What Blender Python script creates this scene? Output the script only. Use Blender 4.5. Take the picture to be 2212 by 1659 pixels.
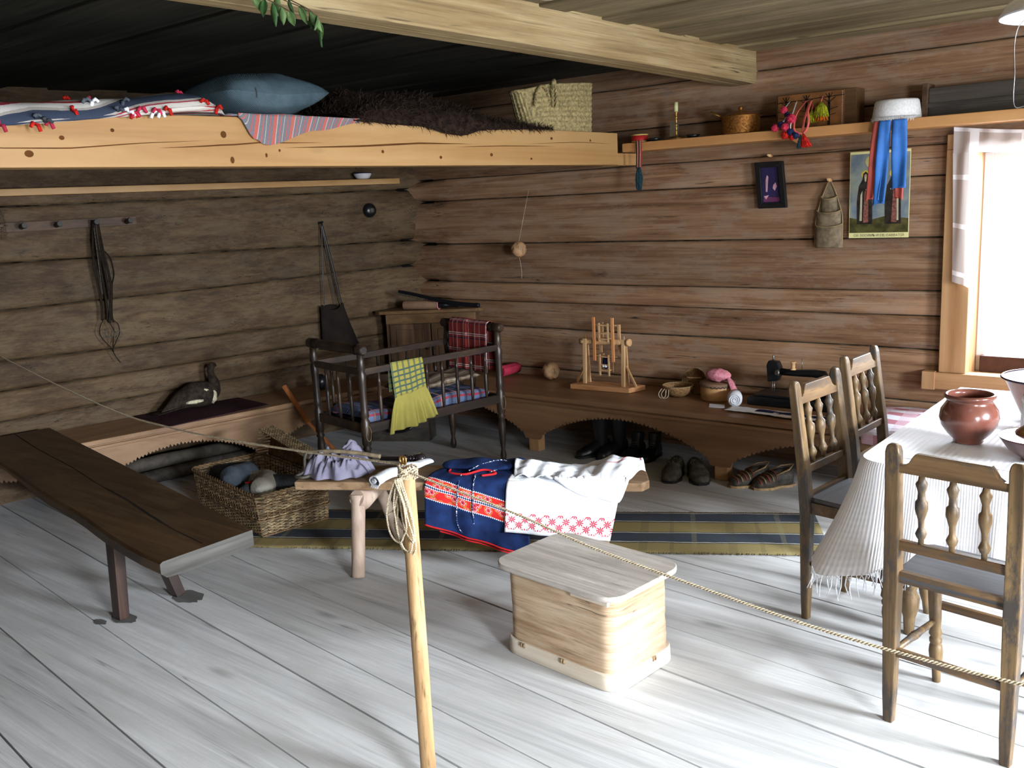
import bpy, bmesh, math, random
from math import sin, cos, pi, radians, sqrt, atan2, hypot
from mathutils import Vector, Matrix, noise

for o in list(bpy.data.objects):
    bpy.data.objects.remove(o)
SC = bpy.context.scene
COL = SC.collection
V = Vector

# ------------------------------------------------------------------ camera
cd = bpy.data.cameras.new('camera')
cam = bpy.data.objects.new('camera', cd)
COL.objects.link(cam)
SC.camera = cam
cd.sensor_fit = 'HORIZONTAL'
cd.sensor_width = 36.0
cd.lens = 2037.0 / 2212.0 * 36.0
cd.clip_start = 0.05
_fw = V((-0.621, 0.760, -0.191)).normalized()
_rt = V((0.779, 0.625, -0.049))
_rt = (_rt - _fw * _rt.dot(_fw)).normalized()
_up = _rt.cross(_fw)
cam.matrix_world = Matrix(((_rt.x, _up.x, -_fw.x, 0), (_rt.y, _up.y, -_fw.y, 0), (_rt.z, _up.z, -_fw.z, 1.7), (0, 0, 0, 1)))

# ------------------------------------------------------------------ world, light, exposure
w = bpy.data.worlds.new('World')
SC.world = w
w.use_nodes = True
bg = w.node_tree.nodes['Background']
bg.inputs[0].default_value = (0.90, 0.95, 1.0, 1)
bg.inputs[1].default_value = 3.0
SC.view_settings.view_transform = 'Standard'
SC.view_settings.look = 'None'
SC.view_settings.gamma = 1.0
SC.view_settings.use_curve_mapping = False
SC.view_settings.exposure = 0.12


def area_light(name, loc, target, sx, sy, power, col):
    l = bpy.data.lights.new(name, 'AREA')
    l.shape = 'RECTANGLE'
    l.size = sx
    l.size_y = sy
    l.energy = power
    l.color = col
    o = bpy.data.objects.new(name, l)
    COL.objects.link(o)
    o.location = loc
    d = (V(target) - V(loc)).normalized()
    o.rotation_euler = d.to_track_quat('-Z', 'Z').to_euler()
    return o


# daylight entering through the three windows: bright sky high up, paler ground light lower
area_light('sky_near_window', (3.7, 0.0, 2.55), (-0.6, 1.4, 0.0), 1.9, 1.3, 1700, (0.84, 0.92, 1.0))
area_light('sky_far_window', (3.7, 3.1, 2.55), (-0.6, 3.0, 0.0), 1.7, 1.3, 2300, (0.84, 0.92, 1.0))
area_light('daylight_near_window', (2.85, 0.25, 1.40), (-2.0, 1.6, 0.2), 1.2, 1.2, 270, (0.88, 0.94, 1.0))
area_light('daylight_far_window', (2.85, 3.1, 1.40), (-2.0, 2.9, 0.2), 1.2, 1.2, 250, (0.88, 0.94, 1.0))
area_light('daylight_table_window', (-0.87, 6.1, 1.6), (-0.9, 3.0, 0.2), 0.8, 1.2, 170, (0.84, 0.92, 1.0))

# ------------------------------------------------------------------ materials
MATS = {}


def lin(c):
    def f(x):
        x /= 255.0
        return x / 12.92 if x <= 0.04045 else ((x + 0.055) / 1.055) ** 2.4
    return (f(c[0]), f(c[1]), f(c[2]), 1.0)


class NT:
    def __init__(s, name):
        s.m = bpy.data.materials.new(name)
        s.m.use_nodes = True
        s.t = s.m.node_tree
        s.n = s.t.nodes
        s.b = s.n['Principled BSDF']
        s.out = s.n['Material Output']
        MATS[name] = s.m

    def new(s, typ, **kw):
        nd = s.n.new(typ)
        for k, v in kw.items():
            setattr(nd, k, v)
        return nd

    def link(s, a, b):
        s.t.links.new(a, b)

    def put(s, sock, v):
        if hasattr(v, 'is_output') or isinstance(v, bpy.types.NodeSocket):
            s.link(v, sock)
        else:
            sock.default_value = v

    def math(s, op, a, b=0.0, c=0.0, clamp=False):
        nd = s.new('ShaderNodeMath', operation=op, use_clamp=clamp)
        s.put(nd.inputs[0], a)
        s.put(nd.inputs[1], b)
        if op in ('MULTIPLY_ADD', 'SMOOTH_MIN', 'WRAP', 'COMPARE'):
            s.put(nd.inputs[2], c)
        return nd.outputs[0]

    def coords(s, scale=(1, 1, 1), kind='Object', offs=None):
        tc = s.new('ShaderNodeTexCoord')
        mp = s.new('ShaderNodeMapping')
        s.link(tc.outputs[kind], mp.inputs[0])
        mp.inputs['Scale'].default_value = scale
        if offs is not None:
            s.link(offs, mp.inputs['Location'])
        return mp.outputs[0]

    def noise(s, vec, scale=1.0, detail=4.0, rough=0.55, dist=0.0):
        nd = s.new('ShaderNodeTexNoise')
        s.link(vec, nd.inputs['Vector'])
        nd.inputs['Scale'].default_value = scale
        nd.inputs['Detail'].default_value = detail
        nd.inputs['Roughness'].default_value = rough
        nd.inputs['Distortion'].default_value = dist
        return nd.outputs[0]

    def ramp(s, fac, stops):
        nd = s.new('ShaderNodeValToRGB')
        s.link(fac, nd.inputs[0])
        el = nd.color_ramp.elements
        while len(el) < len(stops):
            el.new(0.5)
        for e, (p, c) in zip(el, stops):
            e.position = p
            e.color = c
        return nd.outputs[0]

    def mix(s, fac, a, b, mode='MIX'):
        nd = s.new('ShaderNodeMix', data_type='RGBA', blend_type=mode)
        s.put(nd.inputs[0], fac)
        s.put(nd.inputs[6], a)
        s.put(nd.inputs[7], b)
        return nd.outputs[2]

    def step(s, x, lo, hi):
        nd = s.new('ShaderNodeMapRange')
        nd.clamp = True
        s.put(nd.inputs[0], x)
        nd.inputs[1].default_value = lo
        nd.inputs[2].default_value = hi
        return nd.outputs[0]

    def bump(s, h, strength=0.3, dist=0.01):
        nd = s.new('ShaderNodeBump')
        nd.inputs['Strength'].default_value = strength
        nd.inputs['Distance'].default_value = dist
        s.link(h, nd.inputs['Height'])
        s.link(nd.outputs[0], s.b.inputs['Normal'])

    def uv(s):
        a = s.new('ShaderNodeUVMap')
        sp = s.new('ShaderNodeSeparateXYZ')
        s.link(a.outputs[0], sp.inputs[0])
        return sp.outputs[0], sp.outputs[1]

    def done(s, col, rough=0.6, spec=0.3):
        s.put(s.b.inputs['Base Color'], col)
        s.b.inputs['Roughness'].default_value = rough
        s.b.inputs['Specular IOR Level'].default_value = spec
        return s.m


def tone_attr(t):
    a = t.new('ShaderNodeAttribute')
    a.attribute_name = 'tone'
    return a.outputs['Fac']


def wood(name, dark, mid, light, axis='X', grain=1.0, rough=0.65, bump=0.35, blotch=0.5, streak=0.35, knots=0.0, spec=0.25, wear=None, wearamt=0.5, tonevar=0.35, cracks=0.0, axes=None):
    """aged wood: stretched noise grain along one axis, blotches, dark streaks, optional knots and wear"""
    t = NT(name)
    ta = tone_attr(t)
    off = t.new('ShaderNodeCombineXYZ')
    o1 = t.math('MULTIPLY', ta, 37.0)
    o2 = t.math('MULTIPLY', ta, 91.0)
    t.link(o1, off.inputs[0])
    t.link(o2, off.inputs[1])
    t.link(o1, off.inputs[2])
    lo, hi = 1.1 * grain, 22.0 * grain
    sc = {'X': (lo, hi, hi), 'Y': (hi, lo, hi), 'Z': (hi, hi, lo), 'H': (lo * 1.6, lo * 1.6, hi)}[axis]
    sc2 = tuple(v * 3.2 if v > 5 * grain else v * 1.6 for v in sc)
    kc = {'X': (1.6, 5, 5), 'Y': (5, 1.6, 5), 'Z': (5, 5, 1.6), 'H': (2, 2, 7)}[axis]
    v1 = t.coords(sc, offs=off.outputs[0])
    v2 = t.coords(sc2, offs=off.outputs[0])
    v3 = t.coords(kc, offs=off.outputs[0])
    n1 = t.noise(v1, 1.0, 6, 0.6, 0.6)
    n2 = t.noise(v2, 1.0, 5, 0.65, 0.2)
    n3 = t.noise(v3, 1.0, 4, 0.6)
    col = t.ramp(n1, [(0.28, lin(dark)), (0.5, lin(mid)), (0.74, lin(light))])
    col = t.mix(t.math('MULTIPLY', t.step(n3, 0.42, 0.75), blotch), col, lin(dark))
    col = t.mix(t.math('MULTIPLY', t.step(n3, 0.5, 0.22), blotch * 0.8), col, lin(light))
    st = t.math('MULTIPLY', t.step(n2, 0.56, 0.72), streak)
    dk = tuple(v * 0.45 for v in dark)
    col = t.mix(st, col, lin(dk))
    if knots > 0:
        vo = t.new('ShaderNodeTexVoronoi')
        ks = {'X': (1.3, 4.5, 4.5), 'Y': (4.5, 1.3, 4.5), 'Z': (4.5, 4.5, 1.3), 'H': (2, 2, 5)}[axis]
        kv = t.coords(ks, offs=off.outputs[0])
        t.link(kv, vo.inputs['Vector'])
        vo.inputs['Scale'].default_value = 1.0
        kk = t.step(vo.outputs['Distance'], 0.13, 0.03)
        col = t.mix(t.math('MULTIPLY', kk, knots), col, lin(dk))
    if cracks > 0:
        cl = {'X': (0.55, 34, 34), 'Y': (34, 0.55, 34), 'Z': (34, 34, 0.55), 'H': (1.2, 1.2, 34)}[axis]
        n5 = t.noise(t.coords(tuple(v * grain for v in cl), offs=off.outputs[0]), 1.0, 2, 0.5, 0.15)
        n6 = t.noise(t.coords(kc, offs=off.outputs[0]), 1.3, 2, 0.5)
        line = t.step(t.math('ABSOLUTE', t.math('SUBTRACT', n5, 0.5)), 0.010, 0.002)
        msk = t.step(n6, 0.50, 0.60)
        cr_ = t.math('MULTIPLY', t.math('MULTIPLY', line, msk), cracks)
        col = t.mix(cr_, col, lin(tuple(v * 0.3 for v in dark)))
        n7 = t.noise(t.coords(tuple(v * 2.6 for v in cl), offs=off.outputs[0]), 1.0, 5, 0.7, 0.3)
        col = t.mix(t.math('MULTIPLY', t.step(n7, 0.52, 0.66), 0.38 * cracks), col, lin(tuple(v * 0.6 for v in dark)))
        col = t.mix(t.math('MULTIPLY', t.step(n7, 0.46, 0.32), 0.30 * cracks), col, lin(tuple(min(255, v * 1.18) for v in light)))
    if wear is not None:
        wv = t.coords(tuple(v * 0.6 for v in kc), offs=off.outputs[0])
        wn = t.noise(wv, 3.0, 8, 0.75)
        col = t.mix(t.math('MULTIPLY', t.step(wn, 0.50, 0.58), wearamt), col, lin(wear))
    # whole-board tone
    br = t.math('MULTIPLY_ADD', t.math('SUBTRACT', ta, 0.5), tonevar, 1.0)
    hs = t.new('ShaderNodeHueSaturation')
    t.link(col, hs.inputs['Color'])
    t.link(br, hs.inputs['Value'])
    h = t.math('ADD', t.math('MULTIPLY', n1, 0.5), t.math('MULTIPLY', n2, 0.5))
    t.bump(h, bump, 0.006)
    return t.done(hs.outputs[0], rough, spec)


def plain(name, c, rough=0.6, spec=0.3, metal=0.0, var=0.15, nscale=12.0, bump=0.0, c2=None, coat=0.0, thin=0.0):
    t = NT(name)
    v = t.coords((1, 1, 1))
    n = t.noise(v, nscale, 5, 0.6)
    c2 = c2 or tuple(x * (1 - var) for x in c)
    col = t.ramp(n, [(0.35, lin(c2)), (0.65, lin(c))])
    t.b.inputs['Metallic'].default_value = metal
    t.b.inputs['Coat Weight'].default_value = coat
    if bump:
        t.bump(n, bump, 0.01)
    m = t.done(col, rough, spec)
    if thin > 0:
        tr = t.new('ShaderNodeBsdfTranslucent')
        t.link(col, tr.inputs[0])
        mx = t.new('ShaderNodeMixShader')
        mx.inputs[0].default_value = thin
        t.link(t.b.outputs[0], mx.inputs[1])
        t.link(tr.outputs[0], mx.inputs[2])
        t.link(mx.outputs[0], t.out.inputs[0])
    return m


def woven(name, c, c2=None, thread=260.0, bump=0.25, rough=0.9):
    """plain cloth: threads along object axes, faint mottling"""
    t = NT(name)
    v = t.coords((1, 1, 1))
    n = t.noise(v, 9.0, 5, 0.6)
    c2 = c2 or tuple(x * 0.82 for x in c)
    col = t.ramp(n, [(0.3, lin(c2)), (0.7, lin(c))])
    wv = t.new('ShaderNodeTexWave', wave_type='BANDS', bands_direction='DIAGONAL')
    t.link(v, wv.inputs[0])
    wv.inputs['Scale'].default_value = thread / 3.0
    wv.inputs['Distortion'].default_value = 1.5
    t.bump(wv.outputs[1], bump, 0.003)
    return t.done(col, rough, 0.1)


def stripes(name, period, bands, base, along='V', cross=None, crossperiod=1.0, rough=0.92, wob=0.01, crossamt=0.6):
    """striped / plaid cloth on UVs in metres.  bands: [(from, to, colour)] as fractions of the period"""
    t = NT(name)
    u, v = t.uv()
    vec = t.coords((1, 1, 1))
    n = t.noise(vec, 14.0, 4)
    fine = t.noise(t.coords((60, 60, 60)), 4.0, 3)
    w = t.math('MULTIPLY', t.math('SUBTRACT', n, 0.5), wob)
    x = t.math('ADD', v if along == 'V' else u, w)
    y = t.math('ADD', u if along == 'V' else v, w)

    def apply(col, coord, per, bnd, amt):
        f = t.math('FRACT', t.math('DIVIDE', coord, per))
        for a, b, c in bnd:
            m = t.math('MULTIPLY', t.math('GREATER_THAN', f, a), t.math('LESS_THAN', f, b))
            col = t.mix(t.math('MULTIPLY', m, amt), col, lin(c))
        return col
    rgb = t.new('ShaderNodeRGB')
    rgb.outputs[0].default_value = lin(base)
    col = apply(rgb.outputs[0], x, period, bands, 1.0)
    if cross:
        col = apply(col, y, crossperiod, cross, crossamt)
    hs = t.new('ShaderNodeHueSaturation')
    t.link(col, hs.inputs['Color'])
    t.link(t.math('MULTIPLY_ADD', fine, 0.5, 0.75), hs.inputs['Value'])
    wave = t.math('SINE', t.math('MULTIPLY', x, 900.0))
    t.bump(t.math('ADD', wave, fine), 0.25, 0.003)
    return t.done(hs.outputs[0], rough, 0.1)


# timber of the room
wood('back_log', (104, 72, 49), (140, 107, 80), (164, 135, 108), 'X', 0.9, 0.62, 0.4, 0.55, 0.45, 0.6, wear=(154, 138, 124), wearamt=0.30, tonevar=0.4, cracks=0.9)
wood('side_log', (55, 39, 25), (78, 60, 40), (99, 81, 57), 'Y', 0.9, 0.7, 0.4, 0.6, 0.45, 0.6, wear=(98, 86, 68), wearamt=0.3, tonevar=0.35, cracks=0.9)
plain('moss_seam', (110, 100, 84), 0.95, 0.05, var=0.8, nscale=9.0, bump=0.5, c2=(22, 18, 14))
wood('floor_board', (160, 160, 160), (186, 186, 186), (206, 206, 206), 'X', 0.7, 0.6, 0.25, 0.35, 0.16, 0.5, spec=0.3, wear=(172, 170, 166), wearamt=0.28, tonevar=0.14, cracks=0.38)
wood('damp_board', (78, 76, 74), (96, 94, 92), (112, 110, 108), 'X', 0.7, 0.6, 0.2)
plain('floor_gap', (40, 36, 32), 0.95, 0.05)
wood('ceiling_board', (92, 78, 54), (122, 108, 80), (148, 134, 104), 'X', 0.8, 0.75, 0.35, 0.5, 0.5, 0.5, tonevar=0.5, cracks=0.8)
wood('shaded_board', (30, 28, 22), (46, 44, 36), (64, 61, 50), 'X', 0.8, 0.85, 0.35, 0.5, 0.5, 0.3, tonevar=0.5, cracks=0.8)  # ceiling left of the beam: same boards with shade painted into the colour
wood('ceiling_beam_wood', (120, 96, 62), (148, 128, 92), (172, 154, 118), 'Y', 0.9, 0.6, 0.4, 0.4, 0.4, 0.3, tonevar=0.0, cracks=0.9)
wood('new_pine', (146, 106, 60), (166, 129, 82), (180, 147, 102), 'Y', 0.35, 0.5, 0.12, 0.2, 0.1, 0.8, spec=0.35, tonevar=0.1)
wood('new_pine_x', (168, 116, 68), (190, 140, 88), (204, 158, 108), 'X', 0.35, 0.5, 0.12, 0.3, 0.25, 0.4, spec=0.35, tonevar=0.1)
wood('trim_pine', (138, 98, 62), (166, 127, 88), (186, 150, 110), 'Z', 0.5, 0.55, 0.12, 0.3, 0.2, 0.4, tonevar=0.1)
wood('trim_pine_x', (138, 98, 62), (166, 127, 88), (186, 150, 110), 'X', 0.5, 0.55, 0.12, 0.3, 0.2, 0.4, tonevar=0.1)
wood('loft_board', (84, 62, 42), (112, 86, 60), (136, 108, 78), 'X', 0.8, 0.7, 0.3, 0.5, 0.4, 0.4, tonevar=0.3)
plain('wood_crack', (92, 58, 30), 0.9, 0.05)
# furniture timber
wood('painted_bench_x', (104, 72, 48), (126, 92, 64), (142, 108, 78), 'X', 0.5, 0.42, 0.1, 0.4, 0.12, 0.15, spec=0.45, tonevar=0.1)
wood('painted_bench_y', (112, 82, 56), (142, 110, 80), (160, 128, 96), 'Y', 0.5, 0.5, 0.1, 0.4, 0.12, 0.15, spec=0.4, tonevar=0.1)
wood('dark_bench', (44, 29, 15), (62, 43, 24), (84, 62, 38), 'X', 0.8, 0.5, 0.2, 0.5, 0.3, 0.2, spec=0.4, wear=(100, 84, 60), wearamt=0.2, cracks=0.7)
wood('grey_endgrain', (54, 52, 48), (76, 74, 70), (98, 95, 90), 'Y', 0.8, 0.75, 0.3, 0.4, 0.2, 0.0)
wood('mahogany_leg', (22, 13, 11), (38, 22, 17), (66, 44, 34), 'Z', 0.7, 0.4, 0.15, 0.4, 0.4, 0.0, spec=0.45)
wood('chair_wood', (60, 45, 28), (98, 76, 50), (140, 114, 76), 'Z', 0.9, 0.45, 0.25, 0.6, 0.4, 0.0, spec=0.4, wear=(52, 52, 54), wearamt=0.85, cracks=0.5)
wood('chair_wood_x', (62, 44, 27), (98, 73, 47), (136, 107, 71), 'X', 0.9, 0.45, 0.25, 0.6, 0.4, 0.0, spec=0.4, wear=(70, 66, 62), wearamt=0.85, cracks=0.5)
wood('chair_seat_wood', (70, 70, 72), (92, 92, 96), (114, 114, 116), 'X', 0.7, 0.5, 0.15, 0.3, 0.3)
wood('stool_top', (106, 80, 56), (138, 110, 82), (164, 138, 110), 'X', 0.8, 0.6, 0.3, 0.4, 0.5, 0.3)
wood('stool_leg', (142, 118, 102), (172, 150, 134), (192, 174, 158), 'Z', 0.8, 0.6, 0.3, 0.4, 0.2, 0.0)
wood('pole_wood', (132, 96, 60), (166, 132, 92), (188, 158, 118), 'Z', 1.1, 0.55, 0.25, 0.2, 0.9, 0.2, cracks=0.6)
wood('chest_bark', (150, 118, 86), (192, 164, 134), (218, 198, 172), 'H', 1.4, 0.7, 1.0, 0.35, 0.7, 0.3, wear=(206, 192, 172), wearamt=0.12, cracks=0.7)
wood('chest_lid', (160, 151, 142), (194, 186, 178), (216, 209, 202), 'X', 0.7, 0.65, 0.3, 0.4, 0.25, 0.0, wear=(140, 134, 124), wearamt=0.35, cracks=0.6)
wood('chest_hoop', (196, 180, 160), (216, 204, 186), (230, 220, 206), 'X', 0.6, 0.55, 0.15, 0.2, 0.1)
wood('cradle_wood', (24, 18, 15), (40, 31, 26), (58, 47, 40), 'Z', 0.9, 0.38, 0.2, 0.4, 0.2, 0.0, spec=0.5, wear=(92, 66, 44), wearamt=0.25)
wood('cradle_wood_x', (24, 18, 15), (40, 31, 26), (58, 47, 40), 'X', 0.9, 0.38, 0.2, 0.4, 0.2, 0.0, spec=0.5, wear=(92, 66, 44), wearamt=0.25)
wood('cupboard_wood', (50, 34, 22), (76, 54, 36), (100, 74, 50), 'Z', 0.8, 0.5, 0.2, 0.5, 0.3, spec=0.35)
wood('cupboard_top', (66, 46, 28), (98, 72, 44), (124, 94, 60), 'X', 0.8, 0.5, 0.2, 0.5, 0.3, spec=0.35)
wood('toy_wood', (168, 126, 84), (196, 156, 112), (216, 182, 138), 'Z', 0.8, 0.55, 0.15, 0.3, 0.2)
wood('toy_wood_orange', (170, 104, 60), (196, 132, 84), (214, 154, 104), 'Z', 0.8, 0.5, 0.15, 0.3, 0.2)
wood('toy_base', (160, 108, 68), (188, 136, 92), (200, 156, 114), 'X', 0.8, 0.55, 0.15, 0.3, 0.2)
wood('peg_wood', (52, 38, 28), (78, 58, 42), (100, 78, 58), 'Y', 0.8, 0.55, 0.2, 0.4, 0.3)
plain('dark_peg', (38, 32, 28), 0.5, 0.4)
wood('box_side', (60, 40, 24), (86, 60, 36), (108, 80, 50), 'X', 0.8, 0.6, 0.2)
wood('old_grey_wood', (44, 40, 36), (66, 60, 54), (88, 80, 70), 'X', 0.8, 0.7, 0.3)
wood('orange_stick', (140, 78, 36), (172, 104, 56), (196, 132, 80), 'Z', 0.8, 0.5, 0.15)
plain('birch_bark', (188, 148, 108), 0.55, 0.3, var=0.25, nscale=22)
plain('birch_bark_grey', (132, 116, 92), 0.7, 0.25, var=0.3, nscale=30, bump=0.1)
plain('birch_rim', (150, 128, 92), 0.6, 0.3)
plain('wicker', (190, 166, 128), 0.6, 0.3, var=0.4, nscale=30)
plain('wicker_dark', (128, 102, 72), 0.65, 0.25, var=0.3, nscale=30)
plain('straw', (178, 160, 112), 0.75, 0.2, var=0.35, nscale=60, bump=0.3)
plain('woven_box', (160, 122, 80), 0.7, 0.25, var=0.4, nscale=90, bump=0.5)
plain('birch_tub', (196, 150, 98), 0.5, 0.35, var=0.18, nscale=8)
plain('tub_lid', (134, 104, 82), 0.6, 0.25)
# cloth and the rest
woven('white_linen', (236, 238, 244), (214, 218, 228))
woven('grey_linen', (132, 128, 146), (104, 102, 120))
woven('pillow_cloth', (82, 99, 107), (58, 74, 82), 180, 0.5)
woven('lime_cloth', (160, 150, 78), (140, 132, 66))
woven('purple_cloth', (66, 40, 46), (44, 28, 34))
woven('red_cloth', (176, 52, 76), (140, 36, 56))
woven('felt_dark', (70, 72, 76), (50, 52, 56), 60)
woven('felt_blue', (84, 92, 102), (58, 64, 74), 60)
woven('felt_grey', (176, 172, 160), (146, 142, 130), 60)
woven('red_trim', (206, 44, 48), (176, 34, 40))
woven('dark_sack', (36, 30, 26), (22, 18, 16))
plain('old_strap', (40, 32, 26), 0.8, 0.1, nscale=40, var=0.4)
plain('cap_cloth', (226, 226, 226), 0.7, 0.2, nscale=90, var=0.10, bump=0.3)
plain('fur', (54, 40, 32), 0.9, 0.1, var=0.5, nscale=25)
plain('twine', (206, 190, 162), 0.9, 0.1, var=0.3, nscale=200)
plain('black_leather', (30, 30, 34), 0.32, 0.5, nscale=20)
plain('worn_leather', (86, 80, 72), 0.6, 0.3, nscale=30, var=0.4)
plain('bast', (176, 146, 108), 0.7, 0.2, nscale=40, var=0.3)
plain('bast_red', (156, 84, 70), 0.7, 0.2, nscale=40, var=0.3)
plain('black_iron', (22, 24, 28), 0.3, 0.5, metal=0.2)
plain('brass', (196, 152, 84), 0.35, 0.5, metal=0.9, nscale=30)
plain('copper', (176, 116, 52), 0.34, 0.5, metal=0.75, nscale=90, var=0.45, bump=0.25)
plain('steel', (150, 150, 150), 0.35, 0.5, metal=0.9)
plain('black_frame', (24, 24, 26), 0.4, 0.4)
plain('enamel_white', (226, 226, 232), 0.2, 0.5, coat=0.3, var=0.03)
plain('enamel_blue', (40, 48, 90), 0.3, 0.5)
plain('basin_out', (158, 104, 84), 0.35, 0.45, coat=0.2)
plain('basin_rim', (60, 44, 62), 0.3, 0.5)
plain('bread', (216, 164, 84), 0.8, 0.2, var=0.3, nscale=20, bump=0.2)
plain('clay', (122, 72, 60), 0.24, 0.5, coat=0.45, var=0.25, nscale=5)
plain('clay_dark', (86, 50, 46), 0.3, 0.5, coat=0.3, var=0.2, nscale=6)
plain('yellow_glaze', (150, 106, 48), 0.3, 0.5, coat=0.3, var=0.55, nscale=18)
plain('frosted_jar', (206, 210, 214), 0.4, 0.4, var=0.04)
plain('paper', (214, 216, 222), 0.8, 0.1, var=0.02)
plain('wax', (206, 206, 150), 0.5, 0.3)
plain('red_tin', (176, 40, 40), 0.35, 0.4)
plain('gold_paint', (186, 166, 96), 0.5, 0.3)
plain('bird_dark', (58, 48, 40), 0.85, 0.1, nscale=30, var=0.5, bump=0.4)
plain('bird_white', (206, 196, 168), 0.85, 0.1, nscale=40, var=0.35, bump=0.4)
plain('leaf', (70, 112, 62), 0.5, 0.3, nscale=30, var=0.4, thin=0.3)
plain('leaf_light', (112, 146, 88), 0.5, 0.3, nscale=30, var=0.3, thin=0.3)
plain('twig', (84, 70, 52), 0.8, 0.1)
plain('silver_braid', (200, 200, 204), 0.5, 0.4, nscale=120, var=0.3, bump=0.4)
plain('ribbon_blue', (58, 122, 206), 0.6, 0.3, var=0.18, nscale=8, bump=0.15)
plain('ribbon_red', (214, 100, 90), 0.6, 0.3, var=0.12)
plain('yarn_red', (206, 44, 36), 0.95, 0.05, nscale=90, var=0.4, bump=0.5)
plain('yarn_pink', (222, 62, 92), 0.95, 0.05, nscale=90, var=0.4, bump=0.5)
plain('yarn_navy', (44, 50, 92), 0.95, 0.05, nscale=90, var=0.4, bump=0.5)
plain('yarn_lime', (170, 172, 44), 0.95, 0.05, nscale=90, var=0.4, bump=0.5)
plain('yarn_orange', (214, 112, 40), 0.95, 0.05, nscale=90, var=0.4, bump=0.5)
plain('yarn_teal', (54, 84, 92), 0.95, 0.05, nscale=90, var=0.4, bump=0.5)
plain('picture_navy', (48, 40, 84), 0.5, 0.3, nscale=6, var=0.25)
plain('picture_pink', (206, 160, 176), 0.5, 0.3)
plain('picture_plum', (112, 56, 96), 0.5, 0.3)
plain('poster_paper', (226, 222, 160), 0.7, 0.1, var=0.03)
plain('poster_sky', (96, 112, 132), 0.7, 0.1, nscale=7, var=0.3, c2=(150, 156, 140))
plain('poster_glow', (206, 200, 132), 0.7, 0.1, nscale=12, var=0.2)
plain('poster_ground', (96, 92, 52), 0.7, 0.1, nscale=14, var=0.45)
plain('poster_robe', (56, 50, 44), 0.7, 0.1, nscale=40, var=0.4)
plain('poster_halo', (212, 190, 84), 0.6, 0.2)
plain('poster_skin', (176, 150, 120), 0.7, 0.1)
plain('poster_red', (150, 96, 84), 0.7, 0.1, nscale=80, var=0.4)
plain('poster_pale', (196, 190, 160), 0.7, 0.1)
plain('poster_ink', (60, 58, 50), 0.7, 0.1)
plain('mirror_frost', (200, 206, 214), 0.3, 0.4, var=0.03)
plain('bottle_dark', (34, 28, 34), 0.12, 0.6, coat=0.5)
plain('pink_print', (226, 160, 170), 0.85, 0.1, nscale=55, c2=(196, 104, 124))
plain('painted_tree', (34, 26, 22), 0.8, 0.1)
plain('box_panel', (130, 84, 44), 0.6, 0.25, nscale=14, var=0.3)
plain('dark_plank', (70, 44, 36), 0.5, 0.3, nscale=14, var=0.3)
plain('snow_pale', (226, 232, 244), 0.8, 0.1)

stripes('rag_stripe', 0.42, [(0.0, 0.1, (196, 190, 182)), (0.1, 0.14, (150, 56, 66)), (0.2, 0.4, (58, 66, 84)), (0.45, 0.55, (214, 210, 204)), (0.55, 0.6, (160, 56, 60)), (0.7, 0.8, (96, 104, 122)), (0.9, 0.94, (156, 54, 58))], (172, 164, 156), wob=0.02)
stripes('folded_stripe', 0.09, [(0.0, 0.2, (170, 92, 84)), (0.2, 0.25, (160, 154, 148)), (0.4, 0.46, (176, 92, 84)), (0.6, 0.63, (170, 164, 150)), (0.8, 0.86, (168, 88, 84))], (106, 107, 114), along='U', wob=0.004)
stripes('floor_runner', 0.30, [(0.0, 0.40, (62, 68, 78)), (0.40, 0.44, (182, 180, 174)), (0.96, 1.0, (182, 180, 174)), (0.44, 0.96, (136, 122, 82)), (0.93, 0.97, (70, 70, 60)), (0.43, 0.46, (70, 70, 60))], (126, 112, 68), cross=[(0.0, 0.10, (70, 70, 60)), (0.35, 0.40, (60, 60, 56)), (0.6, 0.66, (150, 146, 110))], crossperiod=0.43, crossamt=0.22, wob=0.016)
stripes('plaid_red', 0.115, [(0.0, 0.05, (196, 186, 184)), (0.12, 0.16, (196, 186, 184)), (0.3, 0.36, (44, 40, 62))], (132, 50, 46), cross=[(0.0, 0.06, (196, 180, 180)), (0.2, 0.26, (52, 44, 62)), (0.6, 0.65, (190, 176, 176))], crossperiod=0.11, wob=0.002)
stripes('gingham_lime', 0.034, [(0.0, 0.32, (72, 92, 82))], (156, 146, 70), cross=[(0.0, 0.32, (72, 92, 82))], crossperiod=0.042, wob=0.001, crossamt=0.8)
stripes('quilt_blue', 0.16, [(0.0, 0.3, (52, 60, 84)), (0.3, 0.36, (196, 130, 130)), (0.6, 0.7, (150, 60, 74))], (96, 110, 140), cross=[(0.0, 0.2, (60, 66, 88)), (0.5, 0.6, (202, 152, 140))], crossperiod=0.13, wob=0.02)
stripes('blanket_brown', 0.05, [(0.0, 0.3, (84, 72, 60)), (0.5, 0.7, (170, 158, 140))], (130, 114, 96), wob=0.008)
stripes('quilt_checks', 0.16, [(0.0, 0.5, (206, 208, 220))], (168, 112, 124), cross=[(0.0, 0.5, (196, 172, 184))], crossperiod=0.16, wob=0.004, crossamt=0.6)
stripes('braid_red', 0.02, [(0.0, 0.3, (60, 84, 52)), (0.5, 0.6, (226, 190, 190))], (150, 44, 40), along='U', wob=0.002)


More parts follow.
